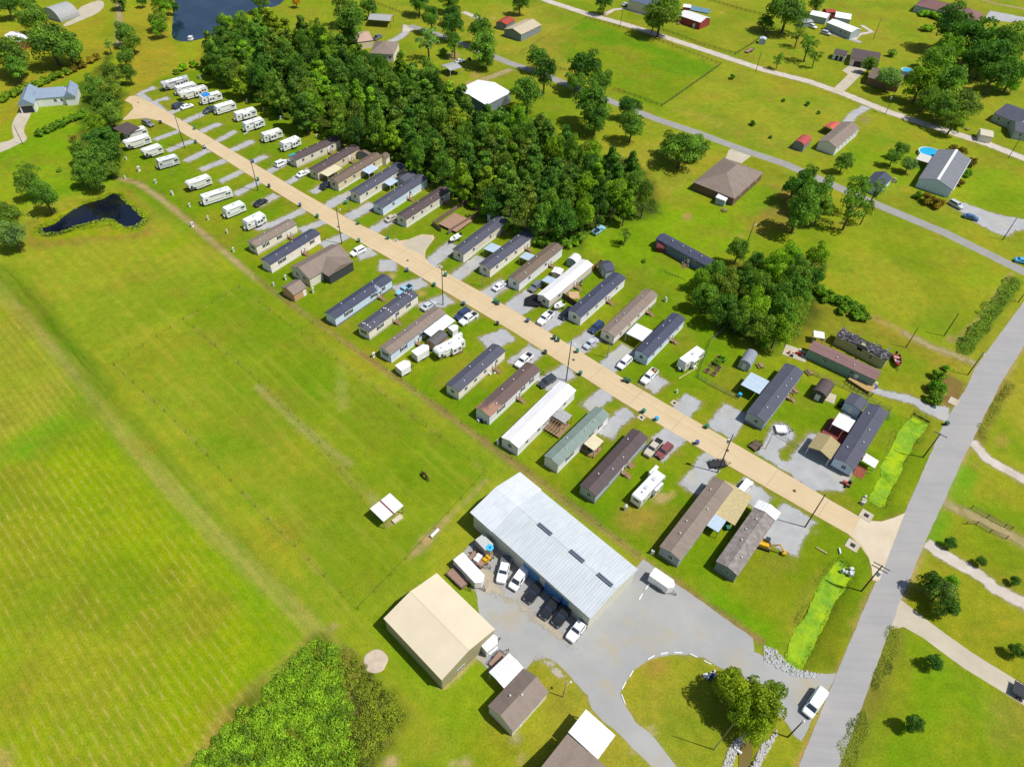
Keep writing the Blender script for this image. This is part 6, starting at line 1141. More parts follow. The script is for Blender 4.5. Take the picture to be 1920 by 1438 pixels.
stairs('F',1500,1210,-.8,'grey timber stair beside the big white camper'); stairs('J',905,625,.8,'pale timber stair beside the dark brown roofed home'); stairs('s',795,665,.6,'pale timber stair at the far side of the long grey home'); stairs('C',955,45,-.4,'white stair rising to the blue-grey roofed house', WTRIM); stairs('J',1080,810,.9,'small grey stair beside the lower camper')
def table(k_, x, y, rz, label):
    p = W(c(k_, x, y)); r = thing('picnic_table', label, 'picnic table', (p.x,p.y,0), rz, 'picnic tables'); b2 = MB(); b2.box(-.4,.4,-.9,.9,.7,.76); b2.build('tabletop', WOOD, r)
    for s_ in (-1,1): b2 = MB(); b2.box(s_*.75-.14,s_*.75+.14,-.9,.9,.42,.47); b2.build('bench', WOOD, r)
    for yy in (-.7,.7): b2 = MB(); b2.box(-.8,.8,yy-.04,yy+.04,.36,.41); b2.box(-.06,.06,yy-.04,yy+.04,0,.69); b2.build('leg', WOOD, r)
table('G',1590,145,.5,'tan picnic table alone in the grass near the pyramid roofed house'); table('v',1830,285,.3,'small table beside the teal tarp of the grey shed'); table('D',1490,975,.4,'grey bench frame left of the cream shed'); table('C',1245,185,.2,'picnic table inside the red barn pasture'); table('K',195,60,.5,'wooden table at the long side of the grey home'); table('s',920,510,.4,'green-topped table by the chain link corner')
BEDM = cm('bed_timber',(196,156,104),kind='planks'); SOIL = mat('soil', (.06,.04,.025), .95, var=.2)
for x, y, lab in ((1360,195,'timber garden bed highest of the five'),(1295,268,'timber garden bed left of centre'),(1360,310,'timber garden bed with plants right of centre'),(1235,335,'timber garden bed nearest the corner post'),(1310,370,'timber garden bed with orange boards')):
    p = W(c('v',x,y)); r = thing('garden_bed', lab, 'garden bed', (p.x,p.y,0), .95, 'raised garden beds'); b2 = MB(); b2.box(-.9,-.82,-.6,.6,0,.4); b2.box(.82,.9,-.6,.6,0,.4); b2.box(-.82,.82,-.6,-.52,0,.4); b2.box(-.82,.82,.52,.6,0,.4); b2.build('frame', BEDM, r); b2 = MB(); b2.box(-.815,.815,-.515,.515,0,.33); b2.build('soil', SOIL, r)
# playground-like wooden frame near lone slate trailer
fence(cc('G',(1150,600),(1200,625),(1245,640)), 'wooden_rack', 'low yellowish timber rack on the grass below the slate trailer', cm('rack',(190,190,90)), .7, .8, (.3,.6)); fence(cc('G',(1245,640),(1300,665)), 'wooden_rack', 'shorter timber rack beside the low rack', cm('rack',(190,190,90)), .5, .8, (.3,))
# clutter
def clutter(k_, x, y, label, pal, n=7, rad=1.4, seed=1):
    rs = random.Random(seed); p = W(c(k_,x,y)); r = MB(); ms = [cm('clutter_%d_%d_%d' % q_, q_) for q_ in pal]
    for i in range(n):
        a_, d_ = rs.uniform(0,6.3), rs.uniform(0,rad); cx_, cy_ = math.cos(a_)*d_, math.sin(a_)*d_; s_ = rs.uniform(.15,.45); n0 = len(r.v); r.box(-s_,s_,-s_*.7,s_*.7,0,rs.uniform(.2,.9),rs.randrange(len(ms))); t = rs.uniform(0,3)
        r.v[n0:] = [(cx_+vx*math.cos(t)-vy*math.sin(t), cy_+vx*math.sin(t)+vy*math.cos(t), vz) for vx,vy,vz in r.v[n0:]]
    o = r.build('junk_pile', ms); o.location = (p.x,p.y,.01); tag(o, label, 'clutter', 'piles of yard clutter', 'stuff')
for i, a_ in enumerate([('G',1305,545,'blue and red toys beside the slate trailer steps',[(30,110,210),(210,60,60),(240,240,240)]),('s',820,355,'red toys and chairs on the cluttered slab',[(200,60,40),(240,240,235),(60,60,60)]),('I',1690,275,'blue and white junk behind the rust stained home',[(30,70,160),(230,230,230),(40,40,50)]),('s',1390,600,'barrels and boxes on the cluttered deck',[(230,200,150),(40,90,170),(60,60,60),(240,240,240)]),
  ('K',555,160,'white appliance parts by the dark roofed shed',[(235,235,235),(20,20,20)]),('K',720,880,'broken concrete blocks at the foot of the algae ditch',[(220,215,205),(190,185,180)]),('G',510,685,'tools beside the white metal roofed home wall',[(120,60,40),(50,50,50),(180,170,160)]),('r',395,400,'pallets behind the long cargo trailer',[(210,180,140),(120,80,60),(40,30,30)]),('B',1500,560,'red tractor parts beside the small grey field shed',[(170,60,40),(90,50,40),(50,60,70)]),
  ('B',1600,450,'farm machinery under the trees by the lane',[(110,60,50),(50,60,60),(160,160,160)]),('H',395,1080,'dark goods under the white open carport',[(30,30,35),(220,220,220)]),('D',960,1365,'bikes and boxes beside the slate-roofed lane shed',[(60,80,110),(200,170,150)]),('N',590,-20,'papers at the roadside near the junction pole',[(230,230,230)]),('J',590,510,'crates by the covered porch steps',[(220,170,110),(60,110,110)]),('K',590,510+250,'flower pots at the end of the corner pad',[(190,90,80),(40,50,30)]),
  ('G',1340,1310,'white chairs near the garden beds',[(240,240,240),(200,150,90)]),('F',1765,1340,'clothes hung by the plain charcoal home',[(40,110,140),(240,240,240),(200,180,150)]),('M',1490,750,'blue mailbox stand and boxes at the loop edge',[(30,60,130),(240,240,235)])]): clutter(*a_, n=10 if i in (1,3) else 7, rad=2.2 if i in (1,3) else 1.3, seed=i)
# horse
def horse(p, rz):
    o = W(p); m_ = mat('horse_coat', S(92,62,50), .8); r = thing('horse', 'dark brown horse grazing alone in the big pasture', 'horse', (o.x,o.y,0), rz)
    vs = [(0,-.75,1.25),(0,-.1,1.2),(0,.6,1.3),(0,1.0,1.15),(0,1.45,.6),(0,1.6,.25),(.18,-.8,.75),(.2,-.95,.42),(.2,-.85,.04),(-.18,-.8,.75),(-.2,-.75,.42),(-.2,-.7,.04),(.17,.65,.7),(.17,.7,.4),(.17,.68,.04),(-.17,.65,.7),(-.17,.85,.4),(-.17,.82,.04)]
    es = [(0,1),(1,2),(2,3),(3,4),(4,5),(0,6),(6,7),(7,8),(0,9),(9,10),(10,11),(2,12),(12,13),(13,14),(2,15),(15,16),(16,17)]; rd = [.33,.34,.3,.2,.13,.09,.15,.08,.06,.15,.08,.06,.13,.08,.06,.13,.08,.06]
    me = bpy.data.meshes.new('body'); me.from_pydata(vs, es, []); b_ = bpy.data.objects.new('body', me); COL.objects.link(b_); b_.parent = r; md = b_.modifiers.new('s','SKIN'); me.skin_vertices[0].data[0].use_root = True
    for i, q_ in enumerate(rd): me.skin_vertices[0].data[i].radius = (q_, q_)
    b_.modifiers.new('ss','SUBSURF').levels = 1; b_.modifiers['ss'].render_levels = 2; me.materials.append(m_)
    b2 = MB(); b2.tube((0,-1.05,1.3), (0,-1.2,.55), .07, .12, 6); b2.build('tail', BLK, r); b2 = MB(); b2.loft([[(-.03,.75,1.6),(.03,.75,1.6),(.03,.8,1.35),(-.03,.8,1.35)],[(-.03,1.3,1.05),(.03,1.3,1.05),(.03,1.25,.85),(-.03,1.25,.85)]]); b2.build('mane', BLK, r)
    for s_ in (-1,1): b2 = MB(); b2.tube((s_*.07,1.42,.78),(s_*.1,1.36,.95),.04,.01,5); b2.build('ear', m_, r)
horse(c('I',1265,698), -2.4)
q = MB(); q.box(-1.1,1.1,-.5,.5,.0,.5); q.box(-1.0,1.0,-.4,.4,.5,.52); o = q.build('water_trough', mat('trough', S(226,220,190), .5)); p = W(c('I',1060,1017)); o.location = (p.x,p.y,0); o.rotation_euler = (0,0,.8); tag(o, 'cream water trough beside the pasture shelter', 'trough')
q = MB(); q.box(-.9,.9,-1.1,1.1,0,1.9); q.prism([(-.9,1.9),(.9,1.9),(0,2.3)],'y',-1.15,1.15); o = q.build('tank_shed', PALE); p = W(c('C',1875,310),1); o.location = (p.x,p.y,0); o.rotation_euler = (0,0,-.3); o.scale = (1.7,1.4,1.2); tag(o, 'pale blue box shed at the pasture corner', 'shed')
q = MB(); q.box(-.8,.8,-1.2,1.2,.4,.9); q.box(-.8,.8,-1.0,1.0,1.7,1.78); [q.box(x-.04,x+.04,y-.04,y+.04,.9,1.7) for x in (-.7,.7) for y in (-.9,.9)]; o = q.build('golf_cart', RVW); p = W(c('A',1428,292),.8); o.location = (p.x,p.y,0); tag(o, 'white golf cart at the edge of the lake', 'golf cart')
# grill-like trampoline and tarp in drive, gazebo red
q = MB(); q.poly([(-1.6,-1.2,.5),(1.5,-1.5,1.0),(2.0,1.0,1.4),(.2,1.9,1.1),(-1.5,1.0,.5)]); o = q.build('tarp', mat('black_tarp', (.01,.01,.012), .6)); md = o.modifiers.new('t','SOLIDIFY'); md.thickness = .05; p = W(c('G',155,815),.8); o.location = (p.x,p.y,0); o.scale = (1.4,1.4,1); tag(o, 'black tarp-covered frame in front of the white metal roofed home', 'tarp')
building('red_shelter','shelter','small maroon arched shelter at the end of the lone slate trailer','', c('G',1080,420), c('G',1140,430), 3.4, 1.6, .8, cm('maroon_fabric',(120,50,50)), cm('maroon_fabric',(120,50,50)), roof='arch', ov=.1)
def excav(p, rz):
    o = W(p); r = thing('excavator', 'orange-yellow excavator arm beside the mottled grey roofed home', 'excavator', (o.x,o.y,0), rz)
    for s_ in (-1,1): b2 = MB(); b2.box(s_*.8-.22,s_*.8+.22,-1.3,1.3,0,.6); b2.build('track', TYRE, r)
    b2 = MB(); b2.box(-.9,.9,-1.2,.8,.62,1.6); b2.build('body', YEL, r); b2 = MB(); b2.box(-.85,0,-.1,.75,1.61,2.5); b2.build('cab', AUTOG, r); b2 = MB(); b2.tube((.3,.8,1.2),(.3,2.6,2.8),.18,.15,6); b2.tube((.3,2.6,2.8),(.3,4.0,1.0),.15,.12,6); ar = b2.build('arm', YEL, r); b2 = MB(); b2.box(-.2,.8,3.7,4.4,.2,.9); b2.build('bucket', YEL, ar)
excav(c('J',1880,1215), -1.9)
# ================================================================ VEGETATION
def leafmat(name, dark, lite, trans=.38):
    m = bpy.data.materials.new(name); m.use_nodes = True; nt = m.node_tree; b = nt.nodes['Principled BSDF']; b.inputs['Roughness'].default_value = .65; b.inputs['Specular IOR Level'].default_value = .2
    at = nt.nodes.new('ShaderNodeAttribute'); at.attribute_name = 'lv'; oi = nt.nodes.new('ShaderNodeObjectInfo')
    x = mix(nt, at.outputs['Fac'], dark, lite); x = mix(nt, ramp(nt, noise(nt, coord(nt), .5, 3), .4, .62), x, mix(nt, .5, x, lite)); x = mix(nt, 1.0, x, oi.outputs['Color'], 'MULTIPLY'); nt.links.new(x, b.inputs['Base Color'])
    tr = nt.nodes.new('ShaderNodeBsdfTranslucent'); y = mix(nt, 1.0, x, (1.2,1.3,.4), 'MULTIPLY'); nt.links.new(y, tr.inputs['Color']); ms = nt.nodes.new('ShaderNodeMixShader'); ms.inputs[0].default_value = trans; out = nt.nodes['Material Output']
    nt.links.new(b.outputs[0], ms.inputs[1]); nt.links.new(tr.outputs[0], ms.inputs[2]); nt.links.new(ms.outputs[0], out.inputs['Surface']); return m
LEAF = leafmat('broadleaf_foliage', (.040,.105,.018), (.23,.42,.036)); SHL = leafmat('shrub_foliage', (.06,.15,.012), (.25,.48,.02), .25); BARK = mat('bark', (.13,.10,.075), .9, var=.25)
def leaves(rng_, centers, radii, n_each, size, flat=.0, shade=None):
    V, F, LV = [], [], []
    k = 0; allp = []; alls = []; nrm = []
    for (c_, r_), n_ in zip(zip(centers, radii), n_each):
        d = rng_.normal(size=(n_, 3)); d /= np.linalg.norm(d, axis=1)[:, None]; d[:, 2] = np.where(d[:, 2] < -.35, -d[:, 2]*.6, d[:, 2])
        rr = r_*(.72+.33*rng_.random(n_)**.6)[:, None]; allp.append(np.array(c_)+d*rr*np.array([1, 1, .82])); nrm.append(d+rng_.normal(size=(n_, 3))*.55); alls.append(size*rng_.uniform(.6, 1.35, n_)); LV.append(np.clip(rng_.normal(.45, .24)+rng_.normal(0, .2, n_), 0, 1))
    P = np.concatenate(allp); N = np.concatenate(nrm); Sz = np.concatenate(alls); LVv = np.concatenate(LV); N /= np.linalg.norm(N, axis=1)[:, None]
    a = np.cross(N, rng_.normal(size=N.shape)); a /= np.linalg.norm(a, axis=1)[:, None]; b = np.cross(N, a); s_ = Sz[:, None]
    w2 = rng_.uniform(.45, .9, len(P))[:, None]
    V = np.stack([P-a*s_, P-b*s_*w2+N*s_*.15, P+a*s_, P+b*s_*w2+N*s_*.15], 1).reshape(-1, 3); return V, LVv
def mesh_from_quads(name, V, lv, m):
    me = bpy.data.meshes.new(name); n = len(V)//4; me.vertices.add(len(V)); me.vertices.foreach_set('co', V.astype(np.float32).ravel()); me.loops.add(n*4); me.loops.foreach_set('vertex_index', np.arange(n*4, dtype=np.int32)); me.polygons.add(n); me.polygons.foreach_set('loop_start', (np.arange(n)*4).astype(np.int32)); me.update(calc_edges=True)
    at = me.attributes.new('lv', 'FLOAT', 'FACE'); at.data.foreach_set('value', lv.astype(np.float32)); me.materials.append(m); return me
def make_tree(seed, kind):
    """unit tree: crown radius 1, height hh (in radii)"""
    r = np.random.default_rng(seed); hh = {'broad':2.2, 'tall':3.0, 'shrub':1.5, 'sparse':2.5, 'spread':1.8, 'wood':3.6}[kind]; cz = {'broad':1.2, 'tall':1.65, 'shrub':.72, 'sparse':1.45, 'spread':1.02, 'wood':2.05}[kind]; vz = {'broad':1.0, 'tall':1.4, 'shrub':.75, 'sparse':1.0, 'spread':.8, 'wood':1.85}[kind]
    nc = {'broad':34, 'tall':36, 'shrub':18, 'sparse':20, 'spread':38, 'wood':44}[kind]; cs, rs_ = [], []
    for i in range(nc):
        d = r.normal(size=3); d /= np.linalg.norm(d); d[2] = abs(d[2])*1.0-.42 if i % 2 else d[2]
        rad = r.uniform(.45, .8); w_ = 1.0 if kind not in ('tall','wood') else (1.0-(.25 if kind == 'tall' else .75)*max(0, d[2])); cs.append((d[0]*rad*w_, d[1]*rad*w_, cz+d[2]*rad*vz*1.05)); rs_.append(r.uniform(.22, .40)*(.72 if kind == 'sparse' else .85 if kind == 'wood' else 1.0))
    cs.append((0, 0, cz)); rs_.append(.5 if kind != 'sparse' else .3)
    dens = {'broad':1250, 'tall':1250, 'shrub':950, 'sparse':760, 'spread':1300, 'wood':1200}[kind]; n_each = [int(dens*q*q)+14 for q in rs_]; size = {'broad':.052, 'tall':.052, 'shrub':.09, 'sparse':.056, 'spread':.048, 'wood':.075}[kind]
    V, lv = leaves(r, cs, rs_, n_each, size); crown = mesh_from_quads('crown', V, lv, SHL if kind == 'shrub' else LEAF)
    t = MB(); th = cz-.15; t.tube((0, 0, -.05), (.03, .02, th*.55), .075, .055, 7); t.tube((.03, .02, th*.55), (0, 0, th+.4), .055, .02, 6)
    for i in range(7 if kind != 'shrub' else 4):
        q = cs[i*3 % nc]; z0 = th*r.uniform(.45, .9); t.tube((.02, .02, z0), (q[0]*.9, q[1]*.9, q[2]), .035, .012, 5)
    me = bpy.data.meshes.new('trunk'); me.from_pydata(t.v, [], t.f); me.materials.append(BARK); return crown, me, hh, cz
TV = {k: [make_tree(100*j+i, k) for i in range({'broad':5,'tall':5,'shrub':4,'sparse':3,'spread':3,'wood':6}[k])] for j, k in enumerate(('broad', 'tall', 'shrub', 'sparse', 'spread', 'wood'))}
HH = {'broad':2.2, 'tall':3.0, 'shrub':1.5, 'sparse':2.5, 'spread':1.8, 'wood':3.6}
TINT = {'mid':(1,1,1), 'dark':(.62,.74,.8), 'yel':(1.9,1.35,.7), 'olive':(1.25,1.0,1.0), 'grey':(1.5,1.25,2.6), 'red':(1.9,.7,1.3), 'bright':(1.45,1.35,.6), 'orange':(4.0,1.2,.5), 'loop':(1.75,1.25,.55)}
def tree(p, r, kind='broad', tint='mid', label=None, group=None, h=None, ground=False, name=None, cat='tree'):
    """p: where the crown's middle is seen; r: crown radius in metres"""
    crown, trunk, hh, cz = random.choice(TV[kind]); sz = r if h is None else h/hh; z = cz*sz; q = W(p, 0 if ground else z)
    root = bpy.data.objects.new(name or ('tree' if kind != 'shrub' else 'shrub'), None); COL.objects.link(root); root.location = (q.x, q.y, 0); root.rotation_euler = (0, 0, random.uniform(0, 6.28)); k = random.uniform(.93, 1.08); root.scale = (r*k, r/k, sz)
    a = bpy.data.objects.new('crown', crown); b = bpy.data.objects.new('trunk', trunk)
    for o in (a, b): COL.objects.link(o); o.parent = root
    t = TINT[tint]; j = random.uniform(.85, 1.15); a.color = (t[0]*j*random.uniform(.9, 1.12), t[1]*j, t[2]*j, 1)
    tag(root, label or 'tree', cat, group); return root
def rpx(p, px, z=5): return px*((W((p[0]+1, p[1]), z)-W(p, z)).length)
# --- the wood: individual trees
poly1 = [(382,88),(400,118),(450,150),(530,195),(590,222),(650,245),(715,262),(770,292),(835,326),(880,342),(925,388),(1000,416),(1060,428),(1110,408),(1150,385),(1225,385),(1225,365),(1200,325),(1175,296),(1118,286),(1068,264),(1038,246),(993,228),(948,216),(905,212),(862,188),(815,142),(762,130),(716,119),(686,102),(637,84),(598,64),(558,57),(530,44),(500,44),(470,42),(430,56),(400,68)]
pw = [W2(p, 8) for p in poly1]; a_ = np.array(pw); pts = []; rr = random.Random(5)
def inpoly(x, y, poly): return sdf(np.array([x]), np.array([y]), poly)[0] < 0
tries = 0; area_s = 0
cand = [(rr.uniform(a_[:,0].min(), a_[:,0].max()), rr.uniform(a_[:,1].min(), a_[:,1].max())) for _ in range(9000)]
ca = np.array(cand); keep = sdf(ca[:,0], ca[:,1], pw) < -1.0
for (x, y), k_ in zip(cand, keep):
    if not k_: continue
    if all((x-px_)**2+(y-py_)**2 > 6.0**2 for px_, py_ in pts): pts.append((x, y))
WOODN = len(pts)
wl = {'mid':'mid green broadleaf tree in the long dense wood','dark':'dark green tree in the long dense wood','yel':'yellow-green tree standing out in the long dense wood','olive':'olive green tree in the long dense wood','bright':'bright green tree in the long dense wood'}
for x, y in pts[:290]:
    r_ = rr.uniform(3.3, 4.9); t = rr.choices(['mid','dark','yel','olive','bright'], [5,3,.8,2,2.6])[0]; random.seed(int(x*100)); px_ = pix(Vector((x, y, 8)))
    tree(px_, r_, rr.choice(['broad','tall','wood','wood','wood']), t, wl[t], 'trees of the long dense wood', h=rr.uniform(12.5, 19))
edge = [(380,118),(400,140),(440,165),(490,192),(530,215),(575,238),(620,252),(650,262),(700,278),(735,292),(790,322),(835,350),(870,368),(925,410),(975,438),(1020,455),(1060,458),(1092,446)]
for (x0, y0), (x1, y1) in zip(edge[:-1], edge[1:]):
    for k in range(3):
        t_ = (k+rr.random()*.8)/3; p = (x0+(x1-x0)*t_, y0+(y1-y0)*t_-rr.uniform(0, 5)); t = rr.choice(['bright','mid','mid','olive','bright','dark'])
        tree(p, rr.uniform(1.3, 2.7), 'shrub', t, {'bright':'bright green','mid':'mid green','olive':'olive green','dark':'dark'}[t]+' bush along the lower border of the long dense wood', 'bushes bordering the long wood', h=rr.uniform(2, 4.2))
# --- round wood on the right
for i, (x, y, r_) in enumerate([(1386,468,20),(1418,490,17),(1483,480,22),(1530,478,22),(1455,500,24),(1500,512,26),(1527,515,20),(1346,508,24),(1320,523,20),(1360,535,28),(1323,555,24),(1360,578,28),(1388,593,26),(1410,573,30),(1430,610,28),(1455,550,28),(1495,542,26),(1472,585,26),(1460,620,27),(1492,580,20),(1506,560,15),(1395,520,24),(1425,535,24),(1440,635,18),(1345,560,20),(1400,610,16)]):
    t = ['mid','dark','mid','bright','olive'][i % 5] if i not in (2, 4) else 'bright'; tree((x, y), rpx((x, y), r_)*.98, 'broad', t, h=rpx((x, y), r_)*2.95, label= {'mid':'mid green','dark':'dark','bright':'bright green','olive':'olive green'}[t]+' tree in the round wood beside the slate trailer', group='trees of the round wood')
for i, (x, y) in enumerate([(1538,543),(1548,556),(1560,553),(1573,562),(1588,565),(1600,574),(1612,582),(1620,592),(1606,590),(1583,580)]): tree((x, y), rpx((x, y), 13), 'shrub', 'mid', 'leafy bush in the hedge trailing from the round wood', 'bushes trailing from the round wood')
# --- solitary trees (pixel centre, radius px, kind, tint, label)
TR = [(62,32,28,'broad','mid','tree left of the quonset hut at the top'),(92,75,42,'spread','mid','big spreading tree below the quonset hut'),(125,92,28,'broad','mid','tree at the right of the big spreading tree'),(15,98,34,'broad','olive','large tree at the left edge by the red barn'),(25,125,24,'broad','mid','lower tree at the left edge'),
 (12,8,22,'broad','dark','tree in the top left corner'),(48,4,18,'broad','mid','second tree in the top left corner'),(235,62,20,'broad','mid','tree above the hedge line near the lake'),(248,80,17,'broad','olive','tree right of the lake-side farm track'),(232,106,18,'broad','mid','tree below the farm track trees'),(240,135,14,'tall','mid','slim tree above the lane head'),(203,83,12,'sparse','grey','bare greyish tree by the farm track'),
 (210,138,20,'broad','olive','olive tree at the top of the tree belt'),(175,163,22,'broad','mid','tree in the belt near the farmhouse'),(203,168,24,'broad','olive','tree in the belt above the lane head'),(198,195,25,'broad','mid','tree in the belt left of the lane head'),(208,218,22,'broad','olive','tree in the belt beside the turning circle'),(180,232,20,'broad','bright','bright tree in the belt below the farmhouse'),(172,258,18,'broad','mid','small tree in the middle of the belt'),(198,262,26,'broad','dark','dark tree in the belt beside the shelter'),
 (155,285,20,'broad','mid','tree on the left of the belt bottom'),(172,303,28,'broad','mid','wide tree at the belt bottom'),(203,292,24,'broad','dark','dark tree by the first lower camper'),(155,325,20,'broad','mid','tree at the lower left of the belt'),(182,332,20,'broad','mid','lowest tree of the belt'),(208,318,15,'broad','olive','olive tree near the corner of the park'),(138,263,12,'sparse','red','reddish small tree left of the belt'),
 (52,318,20,'sparse','mid','tree above the small pond, uppermost'),(52,343,22,'broad','mid','tree above the small pond, middle'),(82,368,24,'broad','mid','tree above the small pond, lowest'),(14,410,28,'spread','olive','tree at the left edge of the pond'),(22,440,26,'spread','grey','greyish tree at the left edge below the pond'),
 (300,8,20,'broad','bright','tree at the left bank of the lake, top'),(292,35,18,'broad','olive','tree at the left bank of the lake'),(298,52,16,'broad','bright','bright tree at the left bank of the lake, lowest'),(322,12,12,'broad','dark','dark tree hanging over the lake'),(225,-2,16,'broad','dark','tree at the top edge by the farm track'),(265,2,10,'broad','mid','small tree at the top edge beside the lake'),
 (425,42,15,'broad','bright','yellow-green tree on the lake bank near the wood'),(452,38,15,'broad','bright','bright tree on the lake bank beside the wood'),(490,0,18,'broad','mid','tree over the far side of the lake'),
 (645,18,24,'broad','olive','tree left of the grey open carport, upper'),(660,42,30,'broad','mid','big tree left of the grey open carport'),(652,66,15,'broad','mid','small tree above the pale pink roofed house'),(690,12,17,'broad','mid','tree above the grey open carport'),(555,3,9,'broad','orange','small orange tree at the top edge by the lake'),
 (808,30,17,'tall','mid','tall slim tree near the narrow lane top'),(803,72,24,'sparse','grey','thin greyish tree above the small field shed'),(848,25,17,'broad','dark','dark tree at the lane top'),(847,48,22,'broad','dark','dark big tree beside the narrow lane'),(852,78,16,'tall','mid','slim tree below the lane bend'),(830,98,8,'shrub','grey','grey shrub near the field shed'),
 (903,55,23,'broad','mid','tree by the narrow lane with machinery below, upper'),(907,88,26,'broad','mid','big tree by the narrow lane above the machinery'),(912,110,16,'broad','dark','dark tree over the machinery'),(785,2,20,'broad','dark','dark tree at the top edge centre left'),(840,-4,20,'broad','dark','dark tree at the top edge above the lane'),(975,5,17,'broad','mid','tree at the top edge near the beige metal house'),
 (1133,5,16,'broad','mid','tree at the top edge beside the white road'),(1240,28,32,'spread','olive','big tree beside the blue-grey roofed house'),(1255,8,20,'broad','mid','tree behind the blue-grey roofed house'),(1225,42,14,'broad','olive','small round tree by the white road'),(1437,42,13,'broad','dark','small dark tree by the rail fence'),
 (1008,108,20,'broad','dark','dark tree at the left of the mown pasture'),(1022,135,22,'tall','dark','tall dark tree by the lane beside the mown pasture'),(990,170,30,'broad','mid','round tree between lane and wood'),(1097,128,30,'broad','dark','large dark tree by the lane, upper'),(1080,152,20,'broad','mid','tree left of the large pair by the lane'),(1125,152,22,'broad','mid','tree right of the large pair by the lane'),(1113,192,34,'broad','mid','large round tree below the lane'),(1118,222,24,'broad','dark','dark tree at the edge of the wood'),
 (1182,200,20,'broad','dark','dark tree beside the lane, upper of two'),(1185,236,24,'broad','mid','dark tree beside the lane, lower of two'),(1280,278,34,'spread','mid','wide tree with black shadow left of the pyramid roofed house'),(1257,268,20,'broad','olive','olive side of the wide tree near the lane'),(1310,276,20,'broad','mid','right neighbour of the wide tree'),
 (1478,20,32,'spread','mid','big tree left of the sprawling white house'),(1533,6,15,'broad','mid','tree behind the sprawling white house'),(1499,62,15,'sparse','olive','small round tree below the sprawling house'),(1518,82,19,'sparse','mid','thin tree with clear shadow above the white road'),(1530,106,13,'sparse','olive','low thin tree above the white road'),(1461,110,12,'sparse','mid','sparse tree by the pasture corner'),
 (1633,120,13,'broad','olive','small tree before the brown garage'),(1668,145,22,'spread','grey','greyish tree over the brown house'),(1673,100,8,'shrub','grey','shrub right of the brown garage'),(1755,115,25,'broad','mid','tree in the grove behind the brown house'),(1780,95,25,'broad','bright','bright tree in the grove behind the brown house'),(1728,155,27,'broad','bright','bright green tree at the left of the roadside grove'),(1740,182,20,'broad','mid','low tree at the front of the roadside grove'),
 (1778,155,30,'broad','mid','big tree in the middle of the roadside grove'),(1803,190,32,'spread','olive','big olive tree of the roadside grove'),(1768,200,28,'spread','mid','front tree of the roadside grove'),(1790,225,20,'broad','olive','lowest tree of the roadside grove'),(1785,48,30,'broad','dark','dark tree below the red-brown hipped house'),(1828,72,30,'broad','dark','second dark tree below the red-brown hipped house'),(1853,103,30,'broad','dark','dark tree in the right grove'),
 (1890,90,32,'broad','mid','tree in the right grove near the edge'),(1903,133,26,'broad','mid','tree at the right edge of the right grove'),(1865,140,25,'broad','dark','dark low tree of the right grove'),(1828,112,25,'broad','dark','dark tree joining the two groves'),(1900,160,12,'broad','bright','small bright tree at the right edge'),
 (1692,280,14,'broad','mid','small tree above the slate-roofed lane shed, upper'),(1676,294,15,'broad','mid','small tree above the slate-roofed lane shed, lower'),(1583,303,17,'broad','mid','round tree below the taupe roofed roadside home'),(1705,308,15,'spread','grey','grey-green tree by the slate-roofed lane shed'),(1645,352,18,'sparse','grey','thin pale tree by the slate-roofed lane shed'),
 (1490,348,22,'broad','dark','upper left part tree of the roadside pair'),(1512,338,18,'tall','mid','uppermost tree of the roadside pair'),(1530,362,26,'broad','mid','right tree of the big clump by the lane'),(1503,388,32,'broad','mid','big low tree of the clump by the lane'),(1540,390,22,'broad','olive','low right tree of the clump by the lane'),(1608,352,26,'sparse','mid','lacy tree beside the narrow lane, upper'),(1602,380,27,'sparse','mid','lacy tree with visible trunk by the lane'),(1627,390,17,'sparse','olive','right edge tree of the lacy pair'),
 (1173,440,15,'sparse','olive','thin yellowish tree beside the old pale pickup'),(1745,1093,22,'broad','dark','dark tree right of the junction, upper'),(1765,1108,25,'spread','grey','pale grey-green tree right of the junction'),(1783,1092,14,'broad','bright','small bright tree right of the junction'),(1778,1138,20,'broad','dark','dark low tree right of the junction'),
 (1752,1241,16,'broad','dark','small tree below the concrete drive'),(1715,1356,18,'broad','dark','small lone tree in the bottom right lawn'),(1906,1220,15,'broad','dark','small tree above the concrete drive, right edge'),(1840,1052,10,'broad','dark','tiny dark tree between the farm tracks, right one'),(1783,1018,11,'broad','dark','tiny dark tree between the farm tracks, left one'),(1903,1089,9,'broad','dark','tiny tree near the right edge'),
 (1373,1293,34,'broad','loop','left tree of the yard loop clump'),(1410,1303,32,'broad','loop','upper middle tree of the yard loop clump'),(1432,1326,34,'broad','loop','right tree of the yard loop clump'),(1388,1328,30,'broad','loop','lower left tree of the yard loop clump'),(1418,1362,28,'broad','loop','lowest tree of the yard loop clump'),(1455,1298,22,'broad','loop','tree of the yard loop clump facing the road'),(1372,1272,20,'broad','loop','small upper tree of the yard loop clump')]
for x, y, r_, kd, tn, lab in TR: r_m = rpx((x, y), r_)*1.08; tree((x, y), r_m, kd, tn, lab, h=HH[kd]*r_m*((1.32 if y > 320 else 1.06) if r_ >= 17 else 1.05))
